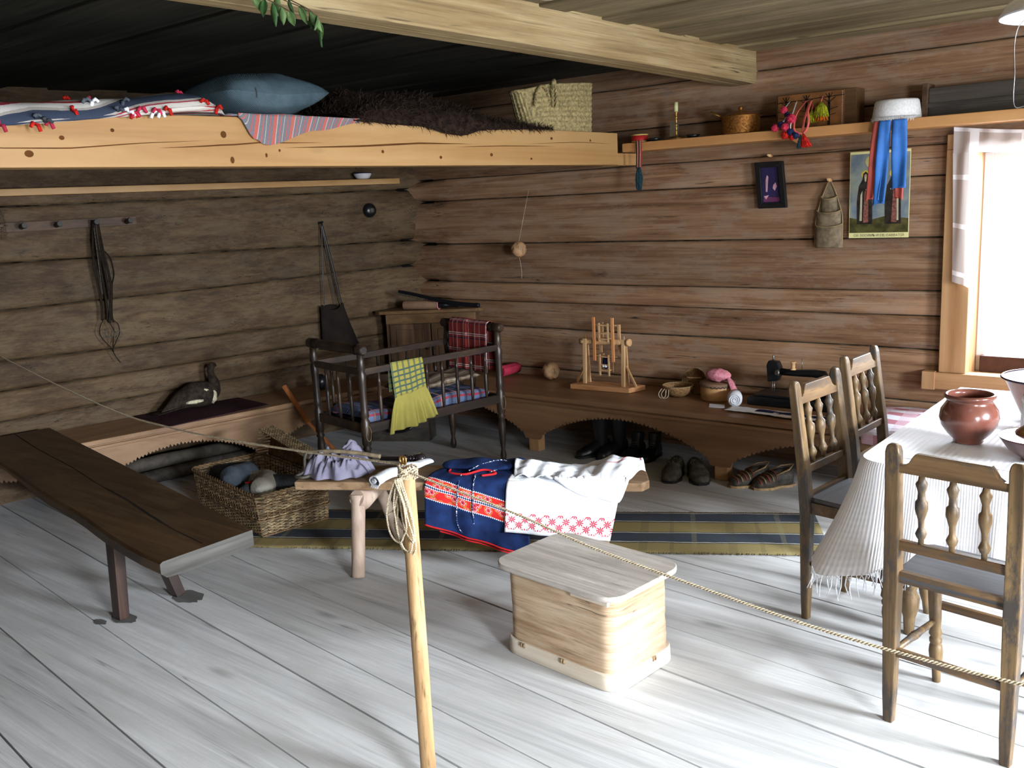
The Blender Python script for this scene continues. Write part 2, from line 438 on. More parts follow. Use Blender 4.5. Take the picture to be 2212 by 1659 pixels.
def mat_tablecloth():
    t = NT('ribbed_tablecloth')
    u, v = t.uv()
    n = t.noise(t.coords((1, 1, 1)), 6.0, 4)
    r = t.math('SINE', t.math('MULTIPLY', t.math('ADD', u, t.math('MULTIPLY', n, 0.004)), 700.0))
    r2 = t.math('SINE', t.math('MULTIPLY', t.math('ADD', v, t.math('MULTIPLY', n, 0.02)), 300.0))
    col = t.ramp(n, [(0.3, lin((226, 226, 232))), (0.7, lin((240, 240, 244)))])
    t.bump(t.math('ADD', r, t.math('MULTIPLY', r2, 0.5)), 0.25, 0.002)
    t.done(col, 0.9, 0.1)


def mat_apron():
    """navy apron with a red flowered band, little white teeth along its edges and red hem. V runs down the cloth (metres)"""
    t = NT('apron_cloth')
    u, v = t.uv()
    n = t.noise(t.coords((1, 1, 1)), 16.0, 4)
    navy = t.ramp(n, [(0.3, lin((17, 28, 62))), (0.7, lin((28, 50, 96)))])

    def band(a, b):
        return t.math('MULTIPLY', t.math('GREATER_THAN', v, a), t.math('LESS_THAN', v, b))

    def teeth(at, up):
        tri = t.math('ABSOLUTE', t.math('SUBTRACT', t.math('FRACT', t.math('DIVIDE', u, 0.009)), 0.5))
        h = t.math('MULTIPLY', tri, 0.013)
        d = t.math('SUBTRACT', v, at) if up else t.math('SUBTRACT', at, v)
        return t.math('MULTIPLY', t.math('GREATER_THAN', d, 0.0), t.math('LESS_THAN', d, h))
    col = navy
    red = t.ramp(n, [(0.3, lin((186, 32, 34))), (0.7, lin((214, 46, 44)))])
    for (a, b) in ((0.00, 0.034), (0.048, 0.092)):
        col = t.mix(band(a, b), col, red)
    # flowers and leaves scattered over the red bands
    vo = t.new('ShaderNodeTexVoronoi', feature='F1')
    vo.voronoi_dimensions = '2D'
    cx = t.new('ShaderNodeCombineXYZ')
    t.link(t.math('MULTIPLY', u, 26.0), cx.inputs[0])
    t.link(t.math('MULTIPLY', v, 26.0), cx.inputs[1])
    t.link(cx.outputs[0], vo.inputs['Vector'])
    vo.inputs['Scale'].default_value = 1.0
    d = vo.outputs['Distance']
    inred = t.math('MAXIMUM', band(0.003, 0.031), band(0.051, 0.089))
    sub = t.new('ShaderNodeVectorMath', operation='SUBTRACT')
    t.link(cx.outputs[0], sub.inputs[0])
    t.link(vo.outputs['Position'], sub.inputs[1])
    sp = t.new('ShaderNodeSeparateXYZ')
    t.link(sub.outputs[0], sp.inputs[0])
    ang = t.math('ARCTAN2', sp.outputs[1], sp.outputs[0])
    pet = t.math('MULTIPLY_ADD', t.math('ABSOLUTE', t.math('COSINE', t.math('MULTIPLY', ang, 3.0))), 0.13, 0.2)
    dd = t.math('ABSOLUTE', t.math('SUBTRACT', d, pet))
    ring = t.math('MULTIPLY', t.math('LESS_THAN', dd, 0.045), inred)
    col = t.mix(ring, col, lin((226, 176, 186)))
    core = t.math('MULTIPLY', t.math('LESS_THAN', d, 0.11), inred)
    col = t.mix(core, col, lin((120, 40, 70)))
    leafm = t.math('MULTIPLY', t.math('MULTIPLY', t.math('GREATER_THAN', d, 0.42), t.math('LESS_THAN', d, 0.5)), inred)
    col = t.mix(leafm, col, lin((170, 134, 60)))
    for at, up in ((0.0, False), (0.034, True), (0.048, False), (0.092, True)):
        col = t.mix(teeth(at, up), col, lin((232, 232, 236)))
    t.bump(n, 0.3, 0.004)
    t.done(col, 0.85, 0.15)


def mat_embroidered():
    """white linen with a border of red eight-petalled stars and rings; V = metres above the hem"""
    t = NT('embroidered_linen')
    u, v = t.uv()
    n = t.noise(t.coords((1, 1, 1)), 8.0, 4)
    base = t.ramp(n, [(0.3, lin((226, 230, 238))), (0.7, lin((242, 243, 246)))])
    cell = 0.058

    def layer(ou, ov, kind, amt):
        fu = t.math('SUBTRACT', t.math('FRACT', t.math('DIVIDE', t.math('ADD', u, ou), cell)), 0.5)
        fv = t.math('SUBTRACT', t.math('FRACT', t.math('DIVIDE', t.math('ADD', v, ov), cell)), 0.5)
        r = t.math('SQRT', t.math('ADD', t.math('MULTIPLY', fu, fu), t.math('MULTIPLY', fv, fv)))
        if kind == 'star':
            a = t.math('ARCTAN2', fv, fu)
            lim = t.math('MULTIPLY_ADD', t.math('ABSOLUTE', t.math('COSINE', t.math('MULTIPLY', a, 4.0))), 0.24, 0.05)
            return t.math('MULTIPLY', t.math('LESS_THAN', r, lim), t.math('GREATER_THAN', r, 0.035))
        dx = t.math('SUBTRACT', t.math('ABSOLUTE', fu), 0.25)
        dy = t.math('SUBTRACT', t.math('ABSOLUTE', fv), 0.25)
        q = t.math('ADD', dx, t.math('MULTIPLY', dy, 0.0))
        e = t.math('SQRT', t.math('ADD', t.math('MULTIPLY', t.math('ADD', dx, dy), t.math('MULTIPLY', t.math('ADD', dx, dy), 0.6)), t.math('MULTIPLY', t.math('SUBTRACT', dx, dy), t.math('MULTIPLY', t.math('SUBTRACT', dx, dy), 2.2))))
        return t.math('LESS_THAN', t.math('ABSOLUTE', t.math('SUBTRACT', e, 0.105)), 0.03)
    inb = t.math('MULTIPLY', t.math('GREATER_THAN', v, 0.016), t.math('LESS_THAN', v, 0.094))
    inb2 = t.math('MULTIPLY', t.math('GREATER_THAN', v, 0.03), t.math('LESS_THAN', v, 0.08))
    m = t.math('MULTIPLY', layer(0, 0.022, 'star', 1), inb)
    m2 = t.math('MULTIPLY', layer(0.026, 0.048, 'star', 1), inb)
    m3 = t.math('MULTIPLY', layer(0.0, 0.022, 'ring', 1), inb)
    m = t.math('MAXIMUM', t.math('MAXIMUM', m, m2), m3)
    col = t.mix(m, base, lin((196, 36, 66)))
    wv = t.math('SINE', t.math('MULTIPLY', u, 1500.0))
    t.bump(t.math('ADD', n, t.math('MULTIPLY', wv, 0.2)), 0.2, 0.004)
    t.done(col, 0.9, 0.1)


def mat_cord():
    t = NT('spotted_cord')
    v = t.coords((1, 1, 1))
    n = t.noise(v, 160.0, 2)
    col = t.mix(t.step(n, 0.55, 0.6), lin((28, 44, 86)), lin((226, 226, 230)))
    t.done(col, 0.9, 0.1)


def mat_curtain():
    t = NT('sheer_curtain')
    u, v = t.uv()

    def bnd(x, per, a, b):
        f = t.math('FRACT', t.math('DIVIDE', x, per))
        return t.math('MULTIPLY', t.math('GREATER_THAN', f, a), t.math('LESS_THAN', f, b))
    m = t.math('MAXIMUM', bnd(u, 0.24, 0.42, 0.6), bnd(v, 0.26, 0.42, 0.52))
    col = t.mix(m, lin((196, 190, 188)), lin((238, 238, 242)))
    fine = t.noise(t.coords((200, 200, 200)), 2.0, 3)
    t.bump(fine, 0.2, 0.002)
    t.done(col, 0.9, 0.05)
    tr = t.new('ShaderNodeBsdfTranslucent')
    t.link(col, tr.inputs[0])
    tp = t.new('ShaderNodeBsdfTransparent')
    m1 = t.new('ShaderNodeMixShader')
    m1.inputs[0].default_value = 0.35
    t.link(t.b.outputs[0], m1.inputs[1])
    t.link(tr.outputs[0], m1.inputs[2])
    m2 = t.new('ShaderNodeMixShader')
    t.put(m2.inputs[0], t.math('MULTIPLY_ADD', m, -0.12, 0.20))
    t.link(m1.outputs[0], m2.inputs[1])
    t.link(tp.outputs[0], m2.inputs[2])
    t.link(m2.outputs[0], t.out.inputs[0])


def mat_glass():
    t = NT('window_glass')
    tp = t.new('ShaderNodeBsdfTransparent')
    gl = t.new('ShaderNodeBsdfGlossy')
    gl.inputs['Roughness'].default_value = 0.02
    m = t.new('ShaderNodeMixShader')
    m.inputs[0].default_value = 0.06
    t.link(tp.outputs[0], m.inputs[1])
    t.link(gl.outputs[0], m.inputs[2])
    t.link(m.outputs[0], t.out.inputs[0])


def mat_glow():
    t = NT('lit_lamp_lining')
    t.b.inputs['Emission Color'].default_value = (0.85, 0.93, 1.0, 1)
    t.b.inputs['Emission Strength'].default_value = 1.6
    t.done(lin((230, 232, 236)), 0.4, 0.3)


mat_glow()
mat_tablecloth()
mat_apron()
mat_embroidered()
mat_cord()
mat_curtain()
mat_glass()


# ------------------------------------------------------------------ geometry helpers
def rotz(a):
    return Matrix.Rotation(a, 4, 'Z')


def frame_from(p0, p1, up=V((0, 0, 1))):
    d = (V(p1) - V(p0)).normalized()
    if abs(d.dot(up)) > 0.98:
        up = V((1, 0, 0))
    a = d.cross(up).normalized()
    b = a.cross(d).normalized()
    return a, b, d


class MB:
    """collects shapes into one mesh; .mi is the current material slot, .tone the current tone value"""

    def __init__(s):
        s.v = []
        s.f = []
        s.m = []
        s.sm = []
        s.uv = []
        s.tn = []
        s.mi = 0
        s.tone = 0.5

    def face(s, idx, smooth=False, uvs=None):
        s.f.append(idx)
        s.m.append(s.mi)
        s.sm.append(smooth)
        s.uv.append(uvs)
        s.tn.append(s.tone)

    def add(s, pts):
        b = len(s.v)
        s.v.extend(V(p) for p in pts)
        return b

    def box(s, c, d, M=None, taper=None):
        x, y, z = d[0] / 2, d[1] / 2, d[2] / 2
        pts = []
        for k in (-1, 1):
            tx, ty = (taper if (taper and k == -1) else (1, 1))
            for i, j in ((-1, -1), (1, -1), (1, 1), (-1, 1)):
                pts.append(V((c[0] + i * x * tx, c[1] + j * y * ty, c[2] + k * z)))
        if M is not None:
            pts = [M @ p for p in pts]
        b = s.add(pts)
        for q in ((3, 2, 1, 0), (4, 5, 6, 7), (0, 1, 5, 4), (1, 2, 6, 5), (2, 3, 7, 6), (3, 0, 4, 7)):
            s.face([b + i for i in q])
        return s

    def span(s, a, b, M=None):
        return s.box([(a[i] + b[i]) / 2 for i in range(3)], [abs(b[i] - a[i]) for i in range(3)], M)

    def bar(s, p0, p1, wa, wb, up=V((0, 0, 1)), wa1=None, wb1=None):
        """square bar from p0 to p1, widths wa (sideways) and wb (towards up)"""
        a, b, d = frame_from(p0, p1, V(up))
        wa1 = wa if wa1 is None else wa1
        wb1 = wb if wb1 is None else wb1
        pts = []
        for p, x, y in ((V(p0), wa, wb), (V(p1), wa1, wb1)):
            for i, j in ((-1, -1), (1, -1), (1, 1), (-1, 1)):
                pts.append(p + a * (i * x / 2) + b * (j * y / 2))
        k = s.add(pts)
        for q in ((0, 1, 2, 3), (7, 6, 5, 4), (4, 5, 1, 0), (5, 6, 2, 1), (6, 7, 3, 2), (7, 4, 0, 3)):
            s.face([k + i for i in q])
        return s

    def tube(s, pts, r, seg=8, closed=False, caps=True, flat=1.0):
        """round tube along a polyline; r a number or a list"""
        pts = [V(p) for p in pts]
        n = len(pts)
        rr = r if isinstance(r, (list, tuple)) else [r] * n
        prev = None
        rings = []
        for i, p in enumerate(pts):
            if closed:
                d = (pts[(i + 1) % n] - pts[i - 1])
            else:
                d = pts[min(i + 1, n - 1)] - pts[max(i - 1, 0)]
            if d.length < 1e-9:
                d = V((0, 0, 1))
            d.normalize()
            if prev is None:
                up = V((0, 0, 1)) if abs(d.z) < 0.95 else V((1, 0, 0))
                a = d.cross(up).normalized()
            else:
                a = (prev - d * prev.dot(d))
                if a.length < 1e-6:
                    a = d.cross(V((0.3, 0.5, 0.8)))
                a.normalize()
            prev = a
            b = d.cross(a)
            ring = [p + (a * cos(2 * pi * k / seg) + b * sin(2 * pi * k / seg) * flat) * rr[i] for k in range(seg)]
            rings.append(s.add(ring))
        m = n if closed else n - 1
        for i in range(m):
            A, B = rings[i], rings[(i + 1) % n]
            for k in range(seg):
                s.face([A + k, A + (k + 1) % seg, B + (k + 1) % seg, B + k], True)
        if caps and not closed:
            s.face([rings[0] + k for k in range(seg)][::-1])
            s.face([rings[-1] + k for k in range(seg)])
        return s

    def cyl(s, p0, p1, r0, r1=None, seg=16):
        return s.tube([p0, p1], [r0, r0 if r1 is None else r1], seg)

    def lathe(s, prof, M=None, seg=20, caps=True):
        """profile [(r, z)] about local Z"""
        M = M or Matrix()
        rings = []
        for r, z in prof:
            rings.append(s.add([M @ V((r * cos(2 * pi * k / seg), r * sin(2 * pi * k / seg), z)) for k in range(seg)]))
        for i in range(len(prof) - 1):
            A, B = rings[i], rings[i + 1]
            for k in range(seg):
                s.face([A + k, A + (k + 1) % seg, B + (k + 1) % seg, B + k], True)
        if caps:
            s.face([rings[0] + k for k in range(seg)][::-1])
            s.face([rings[-1] + k for k in range(seg)])
        return s

    def turn(s, p0, p1, prof, seg=12):
        """lathe along the segment p0-p1; prof [(t, r)]"""
        a, b, d = frame_from(p0, p1)
        L = (V(p1) - V(p0)).length
        M = Matrix(((a.x, b.x, d.x, p0[0]), (a.y, b.y, d.y, p0[1]), (a.z, b.z, d.z, p0[2]), (0, 0, 0, 1)))
        if Matrix(((a.x, b.x, d.x), (a.y, b.y, d.y), (a.z, b.z, d.z))).determinant() < 0:
            M = M @ Matrix.Diagonal((-1, 1, 1, 1))
        return s.lathe([(r, t * L) for t, r in prof], M, seg)

    def blob(s, c, rad, M=None, nu=20, nv=12, fn=None):
        """ellipsoid with optional displacement fn(dir)->factor"""
        c = V(c)
        rows = []
        for j in range(nv + 1):
            th = pi * j / nv
            row = []
            for i in range(nu):
                ph = 2 * pi * i / nu
                d = V((sin(th) * cos(ph), sin(th) * sin(ph), cos(th)))
                k = fn(d) if fn else 1.0
                p = V((d.x * rad[0] * k, d.y * rad[1] * k, d.z * rad[2] * k))
                if M is not None:
                    p = M.to_3x3() @ p
                row.append(c + p)
            rows.append(s.add(row))
        for j in range(nv):
            A, B = rows[j], rows[j + 1]
            for i in range(nu):
                s.face([A + i, B + i, B + (i + 1) % nu, A + (i + 1) % nu], True)
        return s

    def grid(s, nu, nv, fn, smooth=True, uvf=None, thick=0.0, closeu=False):
        """surface fn(u,v) with u,v in 0..1; uvf gives UVs; thick gives a solid sheet"""
        P = [[V(fn(i / nu, j / nv)) for i in range(nu + 1)] for j in range(nv + 1)]
        b = s.add([p for row in P for p in row])
        uvf = uvf or (lambda a, c: (a, c))

        def idx(i, j, o=0):
            return o + j * (nu + 1) + i
        for j in range(nv):
            for i in range(nu):
                q = [(i, j), (i + 1, j), (i + 1, j + 1), (i, j + 1)]
                s.face([idx(*k, b) for k in q], smooth, [uvf(k[0] / nu, k[1] / nv) for k in q])
        if thick:
            N = []
            for j in range(nv + 1):
                for i in range(nu + 1):
                    du = P[j][min(i + 1, nu)] - P[j][max(i - 1, 0)]
                    dv = P[min(j + 1, nv)][i] - P[max(j - 1, 0)][i]
                    n = du.cross(dv)
                    n = n.normalized() if n.length > 1e-12 else V((0, 0, 1))
                    N.append(P[j][i] - n * thick)
            b2 = s.add(N)
            for j in range(nv):
                for i in range(nu):
                    q = [(i, j + 1), (i + 1, j + 1), (i + 1, j), (i, j)]
                    s.face([idx(*k, b2) for k in q], smooth, [uvf(k[0] / nu, k[1] / nv) for k in q])
            edge = [(i, 0) for i in range(nu)] + [(nu, j) for j in range(nv)] + [(i, nv) for i in range(nu, 0, -1)] + [(0, j) for j in range(nv, 0, -1)]
            for k in range(len(edge)):
                a0, a1 = edge[k], edge[(k + 1) % len(edge)]
                s.face([idx(*a1, b), idx(*a0, b), idx(*a0, b2), idx(*a1, b2)], smooth, [uvf(a0[0] / nu, a0[1] / nv)] * 4)
        return s

    def prism(s, poly, fn, th):
        """flat outline poly [(a,b)], mapped by fn(a,b,t) with t=0..th, as a solid"""
        n = len(poly)
        A = s.add([fn(a, b, 0.0) for a, b in poly])
        B = s.add([fn(a, b, th) for a, b in poly])
        s.face([A + i for i in range(n)][::-1])
        s.face([B + i for i in range(n)])
        for i in range(n):
            j = (i + 1) % n
            s.face([A + i, A + j, B + j, B + i])
        return s

    def poly(s, pts):
        b = s.add(pts)
        s.face(list(range(b, b + len(pts))))
        return s

    def build(s, name, mats, parent=None, bevel=0.0, world=True, subsurf=0):
        me = bpy.data.meshes.new(name)
        vs = s.v
        if parent is not None and world:
            Mi = parent_matrix(parent).inverted()
            vs = [Mi @ p for p in vs]
        me.from_pydata([tuple(p) for p in vs], [], s.f)
        if isinstance(mats, str):
            mats = [mats]
        for m in mats:
            me.materials.append(MATS[m])
        me.polygons.foreach_set('material_index', s.m)
        me.polygons.foreach_set('use_smooth', s.sm)
        at = me.attributes.new('tone', 'FLOAT', 'FACE')
        at.data.foreach_set('value', s.tn)
        if any(u is not None for u in s.uv):
            ul = me.uv_layers.new(name='UVMap')
            k = 0
            for f, u in zip(s.f, s.uv):
                for i in range(len(f)):
                    if u is not None:
                        ul.data[k].uv = u[i]
                    k += 1
        me.validate()
        bm = bmesh.new()
        bm.from_mesh(me)
        bmesh.ops.recalc_face_normals(bm, faces=bm.faces)
        bm.to_mesh(me)
        bm.free()
        o = bpy.data.objects.new(name, me)
        COL.objects.link(o)
        if parent is not None:
            o.parent = parent
        if bevel:
            b = o.modifiers.new('bevel', 'BEVEL')
            b.width = bevel
            b.segments = 2
            b.limit_method = 'ANGLE'
        if subsurf:
            sb = o.modifiers.new('subsurf', 'SUBSURF')
            sb.levels = subsurf
            sb.render_levels = subsurf
        return o


TM = {}


def parent_matrix(p):
    M = Matrix.LocRotScale(p.location, p.rotation_euler, p.scale)
    return M if p.parent is None else parent_matrix(p.parent) @ M


def tag(o, label=None, cat=None, group=None, kind=None):
    if label:
        o['label'] = label
    if cat:
        o['category'] = cat
    if group:
        o['group'] = group
    if kind:
        o['kind'] = kind
    return o


def thing(name, label, cat, loc=(0, 0, 0), rz=0.0, group=None):
    o = bpy.data.objects.new(name, None)
    o.empty_display_size = 0.1
    COL.objects.link(o)
    o.location = loc
    o.rotation_euler = (0, 0, rz)
    return tag(o, label, cat, group)


def struct(o):
    o['kind'] = 'structure'
    return o


def dup(root, loc, rz, label=None, group=None):
    r = root.copy()
    COL.objects.link(r)
    r.location = loc
    r.rotation_euler = (0, 0, rz)
    if label:
        r['label'] = label
    if group:
        r['group'] = group
    for ch in list(root.children):
        c = ch.copy()
        COL.objects.link(c)
        c.parent = r
        for g in list(ch.children):
            e = g.copy()
            COL.objects.link(e)
            e.parent = c
    return r


def nz(*a):
    return noise.noise(V(a))


def lerp(a, b, t):
    return a + (b - a) * t


def cubic(ts, ys, t):
    """smooth interpolation through points"""
    for i in range(len(ts) - 1):
        if t <= ts[i + 1] or i == len(ts) - 2:
            k = (t - ts[i]) / (ts[i + 1] - ts[i])
            k = min(max(k, 0), 1)
            k = k * k * (3 - 2 * k)
            return lerp(ys[i], ys[i + 1], k)


# ------------------------------------------------------------------ the room shell
LA = V((-5.99, 2.69, 0))
LU = V((0.1804, 0.9836, 0)).normalized()
LN = V((LU.y, -LU.x, 0))


def LW(u, off, z):
    """a point on the left wall: u along it, off into the room"""
    p = LA + LU * u + LN * off
    return V((p.x, p.y, z))


def logwall(name, P, seams, u0, u1, mats, corner=None, openings=(), du=0.16, groove=0.022, wav=0.006, parent=None):
    """hewn log wall.  P(u, off, z) maps to the world; seams: list of (z at u0, z at u1)"""
    mb = MB()
    rows = [0.0, 0.012, 0.04, 0.12, 0.28, 0.5, 0.72, 0.88, 0.96, 0.988, 1.0]
    cuts = sorted(set([u0, u1] + [c for o in openings for c in o[:2]]))
    for ci in range(len(cuts) - 1):
        a, b = cuts[ci], cuts[ci + 1]
        op = [o for o in openings if o[0] <= a + 1e-6 and o[1] >= b - 1e-6]
        zr = [(-1e9, 1e9)] if not op else [(-1e9, op[0][2]), (op[0][3], 1e9)]
        us = [a]
        while us[-1] < b - 1e-6:
            stp = du
            if corner is not None and abs(us[-1] - corner) < 0.5:
                stp = 0.035
            us.append(min(b, us[-1] + stp))
        for zlo, zhi in zr:
            for li in range(len(seams) - 1):
                mb.tone = (li * 0.379 + 0.21) % 1.0
                pts = []
                for r in rows:
                    row = []
                    for u in us:
                        k = (u - u0) / (u1 - u0)
                        s0 = lerp(seams[li][0], seams[li][1], k) + 0.006 * nz(u * 1.3, li * 3.1, 5)
                        s1 = lerp(seams[li + 1][0], seams[li + 1][1], k) + 0.006 * nz(u * 1.3, (li + 1) * 3.1, 5)
                        z = lerp(s0, s1, r)
                        d = min(r, 1 - r) * (s1 - s0)
                        g = groove * math.exp(-d / 0.004) + 0.004 * math.exp(-d / 0.02)
                        if corner is not None:
                            cc = max(0.0, 1 - abs(u - corner) / 0.34)
                            half = (s1 - s0) / 2
                            q = 1 - d / half
                            g += cc ** 0.8 * 0.10 * (1 - sqrt(max(0.0, 1 - q ** 2.2)))
                        off = -g + wav * nz(u * 0.8, z * 2.0, li * 7.7)
                        z = min(max(z, zlo), zhi)
                        row.append(P(u, off, z))
                    pts.append(row)
                base = mb.add([p for row in pts for p in row])
                n = len(us)
                for j in range(len(rows) - 1):
                    for i in range(n - 1):
                        if abs(pts[j][i].z - pts[j + 1][i].z) < 1e-5 and abs(pts[j][i + 1].z - pts[j + 1][i + 1].z) < 1e-5:
                            continue
                        mb.mi = 1 if j in (0, 9) else 0
                        if corner is not None and abs(us[i] - corner) < 0.16 and j in (0, 1, 8, 9):
                            mb.mi = 2  # shade in the log grooves by the corner, painted as dark faces
                        q = base + j * n + i
                        mb.face([q, q + 1, q + 1 + n, q + n], True)
        # closed backing behind the logs
        mb.mi = 1
        mb.tone = 0.5
        for zlo, zhi in zr:
            mb.grid(1, 1, lambda s, t: P(lerp(a, b, s), -0.14, lerp(max(zlo, -0.05), min(zhi, 2.56), t)), smooth=False)
    return struct(mb.build(name, mats, parent))


SB = [-0.05, 0.20, 0.45, 0.753, 0.945, 1.085, 1.385, 1.72, 1.885, 2.12, 2.39, 2.56]
logwall('wall_back', lambda u, o, z: V((u, 5.56 - o, z)), [(s, s) for s in SB], -5.75, 2.75, ['back_log', 'moss_seam', 'floor_gap'], corner=-5.46, openings=[(-1.29, -0.45, 0.62, 1.83)])
SL = [(-0.05, -0.05), (0.22, 0.24), (0.44, 0.57), (0.72, 0.68), (0.93, 0.845), (1.12, 1.225), (1.56, 1.42), (1.80, 1.60), (1.84, 1.83), (2.1, 2.12), (2.4, 2.4), (2.56, 2.56)]
SL = [(-0.05, -0.05), (0.22, 0.24), (0.44, 0.57), (0.70, 0.70), (0.93, 0.845), (1.14, 1.225), (1.55, 1.42), (1.78, 1.83), (2.1, 2.12), (2.4, 2.4), (2.56, 2.56)]
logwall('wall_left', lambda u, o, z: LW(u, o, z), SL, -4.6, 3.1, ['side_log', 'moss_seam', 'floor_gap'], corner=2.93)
SR = [(s, s) for s in (-0.05, 0.25, 0.55, 0.85, 1.15, 1.45, 1.75, 2.05, 2.3, 2.56)]
logwall('wall_right', lambda u, o, z: V((2.6 - o, u, z)), SR, -1.8, 5.8, ['side_log', 'moss_seam'], openings=[(-0.35, 0.85, 0.8, 1.95), (2.5, 3.7, 0.8, 1.95)])
logwall('wall_front', lambda u, o, z: V((u, -1.6 + o, z)), SR, -7.1, 2.8, ['side_log', 'moss_seam'])

# floor boards
FA = radians(-6.0)


def FP(u, v, z):
    return V((u * cos(FA) - v * sin(FA), u * sin(FA) + v * cos(FA), z))


mb = MB()
vs = [-2.6, -2.2, -1.85, -1.45, -1.1, -0.75, -0.4, -0.1, 0.2, 0.50, 0.794, 1.08, 1.38, 1.69, 1.87, 2.165, 2.583, 2.88, 3.18, 3.476, 3.79, 4.1, 4.45, 4.8, 5.12, 5.45, 5.8, 6.15]
random.seed(4)
for a, b in zip(vs[:-1], vs[1:]):
    mb.tone = random.random()
    dz = random.uniform(-0.0015, 0.0015)
    n = 14
    g = 0.0034
    mb.grid(n, 3, lambda s, t: FP(lerp(-7.6, 3.2, s), lerp(a + g, b - g, t) + 0.002 * nz(s * 30, a * 9, 0) * (1 if 0 < t < 1 else 0.6), dz - 0.0012 * (1 if t in (0, 1) else 0)), smooth=False)
    for e, sg in ((a + g, -1), (b - g, 1)):
        mb.grid(1, 1, lambda s, t: FP(lerp(-7.6, 3.2, s), e, dz - 0.001 - t * 0.03), smooth=False)
mb.mi = 1
mb.grid(1, 1, lambda s, t: FP(lerp(-7.8, 3.4, s), lerp(-2.8, 6.3, t), -0.02), smooth=False)
# damp dark patches soaked into the boards round the bench legs
mb.mi = 2
for cx_, cy_, ra, rb in ((-3.775, 1.88, 0.075, 0.04), (-3.74, 2.17, 0.095, 0.055), (-3.83, 1.80, 0.035, 0.02)):
    mb.poly([(cx_ + ra * (1 + 0.35 * nz(3 * cos(k * pi / 14), 3 * sin(k * pi / 14), cx_ * 9)) * cos(k * pi / 14), cy_ + rb * (1 + 0.35 * nz(2.5 * cos(k * pi / 14), 2.5 * sin(k * pi / 14), 7)) * sin(k * pi / 14), 0.0022) for k in range(28)])
struct(mb.build('floor', ['floor_board', 'floor_gap', 'damp_board']))
# dark wet-looking stains where the plank bench stands
# ceiling boards, every second one a little lower
mb = MB()
y = -1.8
i = 0
while y < 5.9:
    wd = random.uniform(0.2, 0.3)
    mb.tone = random.random()
    z = 2.5 if i % 2 else 2.512
    mb.mi = 0
    mb.span((-2.62, y + 0.003, z), (2.8, y + wd - 0.003, z + 0.03))
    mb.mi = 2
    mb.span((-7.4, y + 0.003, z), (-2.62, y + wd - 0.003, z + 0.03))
    y += wd
    i += 1
mb.mi = 1
mb.box((-2.3, 2.0, 2.56), (10.4, 8.2, 0.03))
struct(mb.build('ceiling', ['ceiling_board', 'floor_gap', 'shaded_board'], bevel=0.004))

# big planed beam across the ceiling
mb = MB()


def beamsec(y):
    k = (y - 2.2) / 3.4
    zb = 2.347 - 0.02 * max(0, k) - 0.012 * max(0, k) ** 4
    return [(-2.530, 2.53), (-2.530, zb + 0.014), (-2.540, zb + 0.002), (-2.610, zb), (-2.614, zb + 0.004), (-2.618, zb), (-2.695, zb + 0.001), (-2.708, zb + 0.014), (-2.708, 2.53)]


ys = [-1.65 + i * (5.62 + 1.65) / 24 for i in range(25)]
secs = [[V((x, y, z)) for x, z in beamsec(y)] for y in ys]
b0 = mb.add([p for s_ in secs for p in s_])
for j in range(24):
    for i in range(8):
        mb.face([b0 + j * 9 + i, b0 + j * 9 + i + 1, b0 + (j + 1) * 9 + i + 1, b0 + (j + 1) * 9 + i], False)
o = mb.build('ceiling_beam', 'ceiling_beam_wood')
tag(o, 'thick pale planed wooden beam running under the ceiling boards', 'beam')

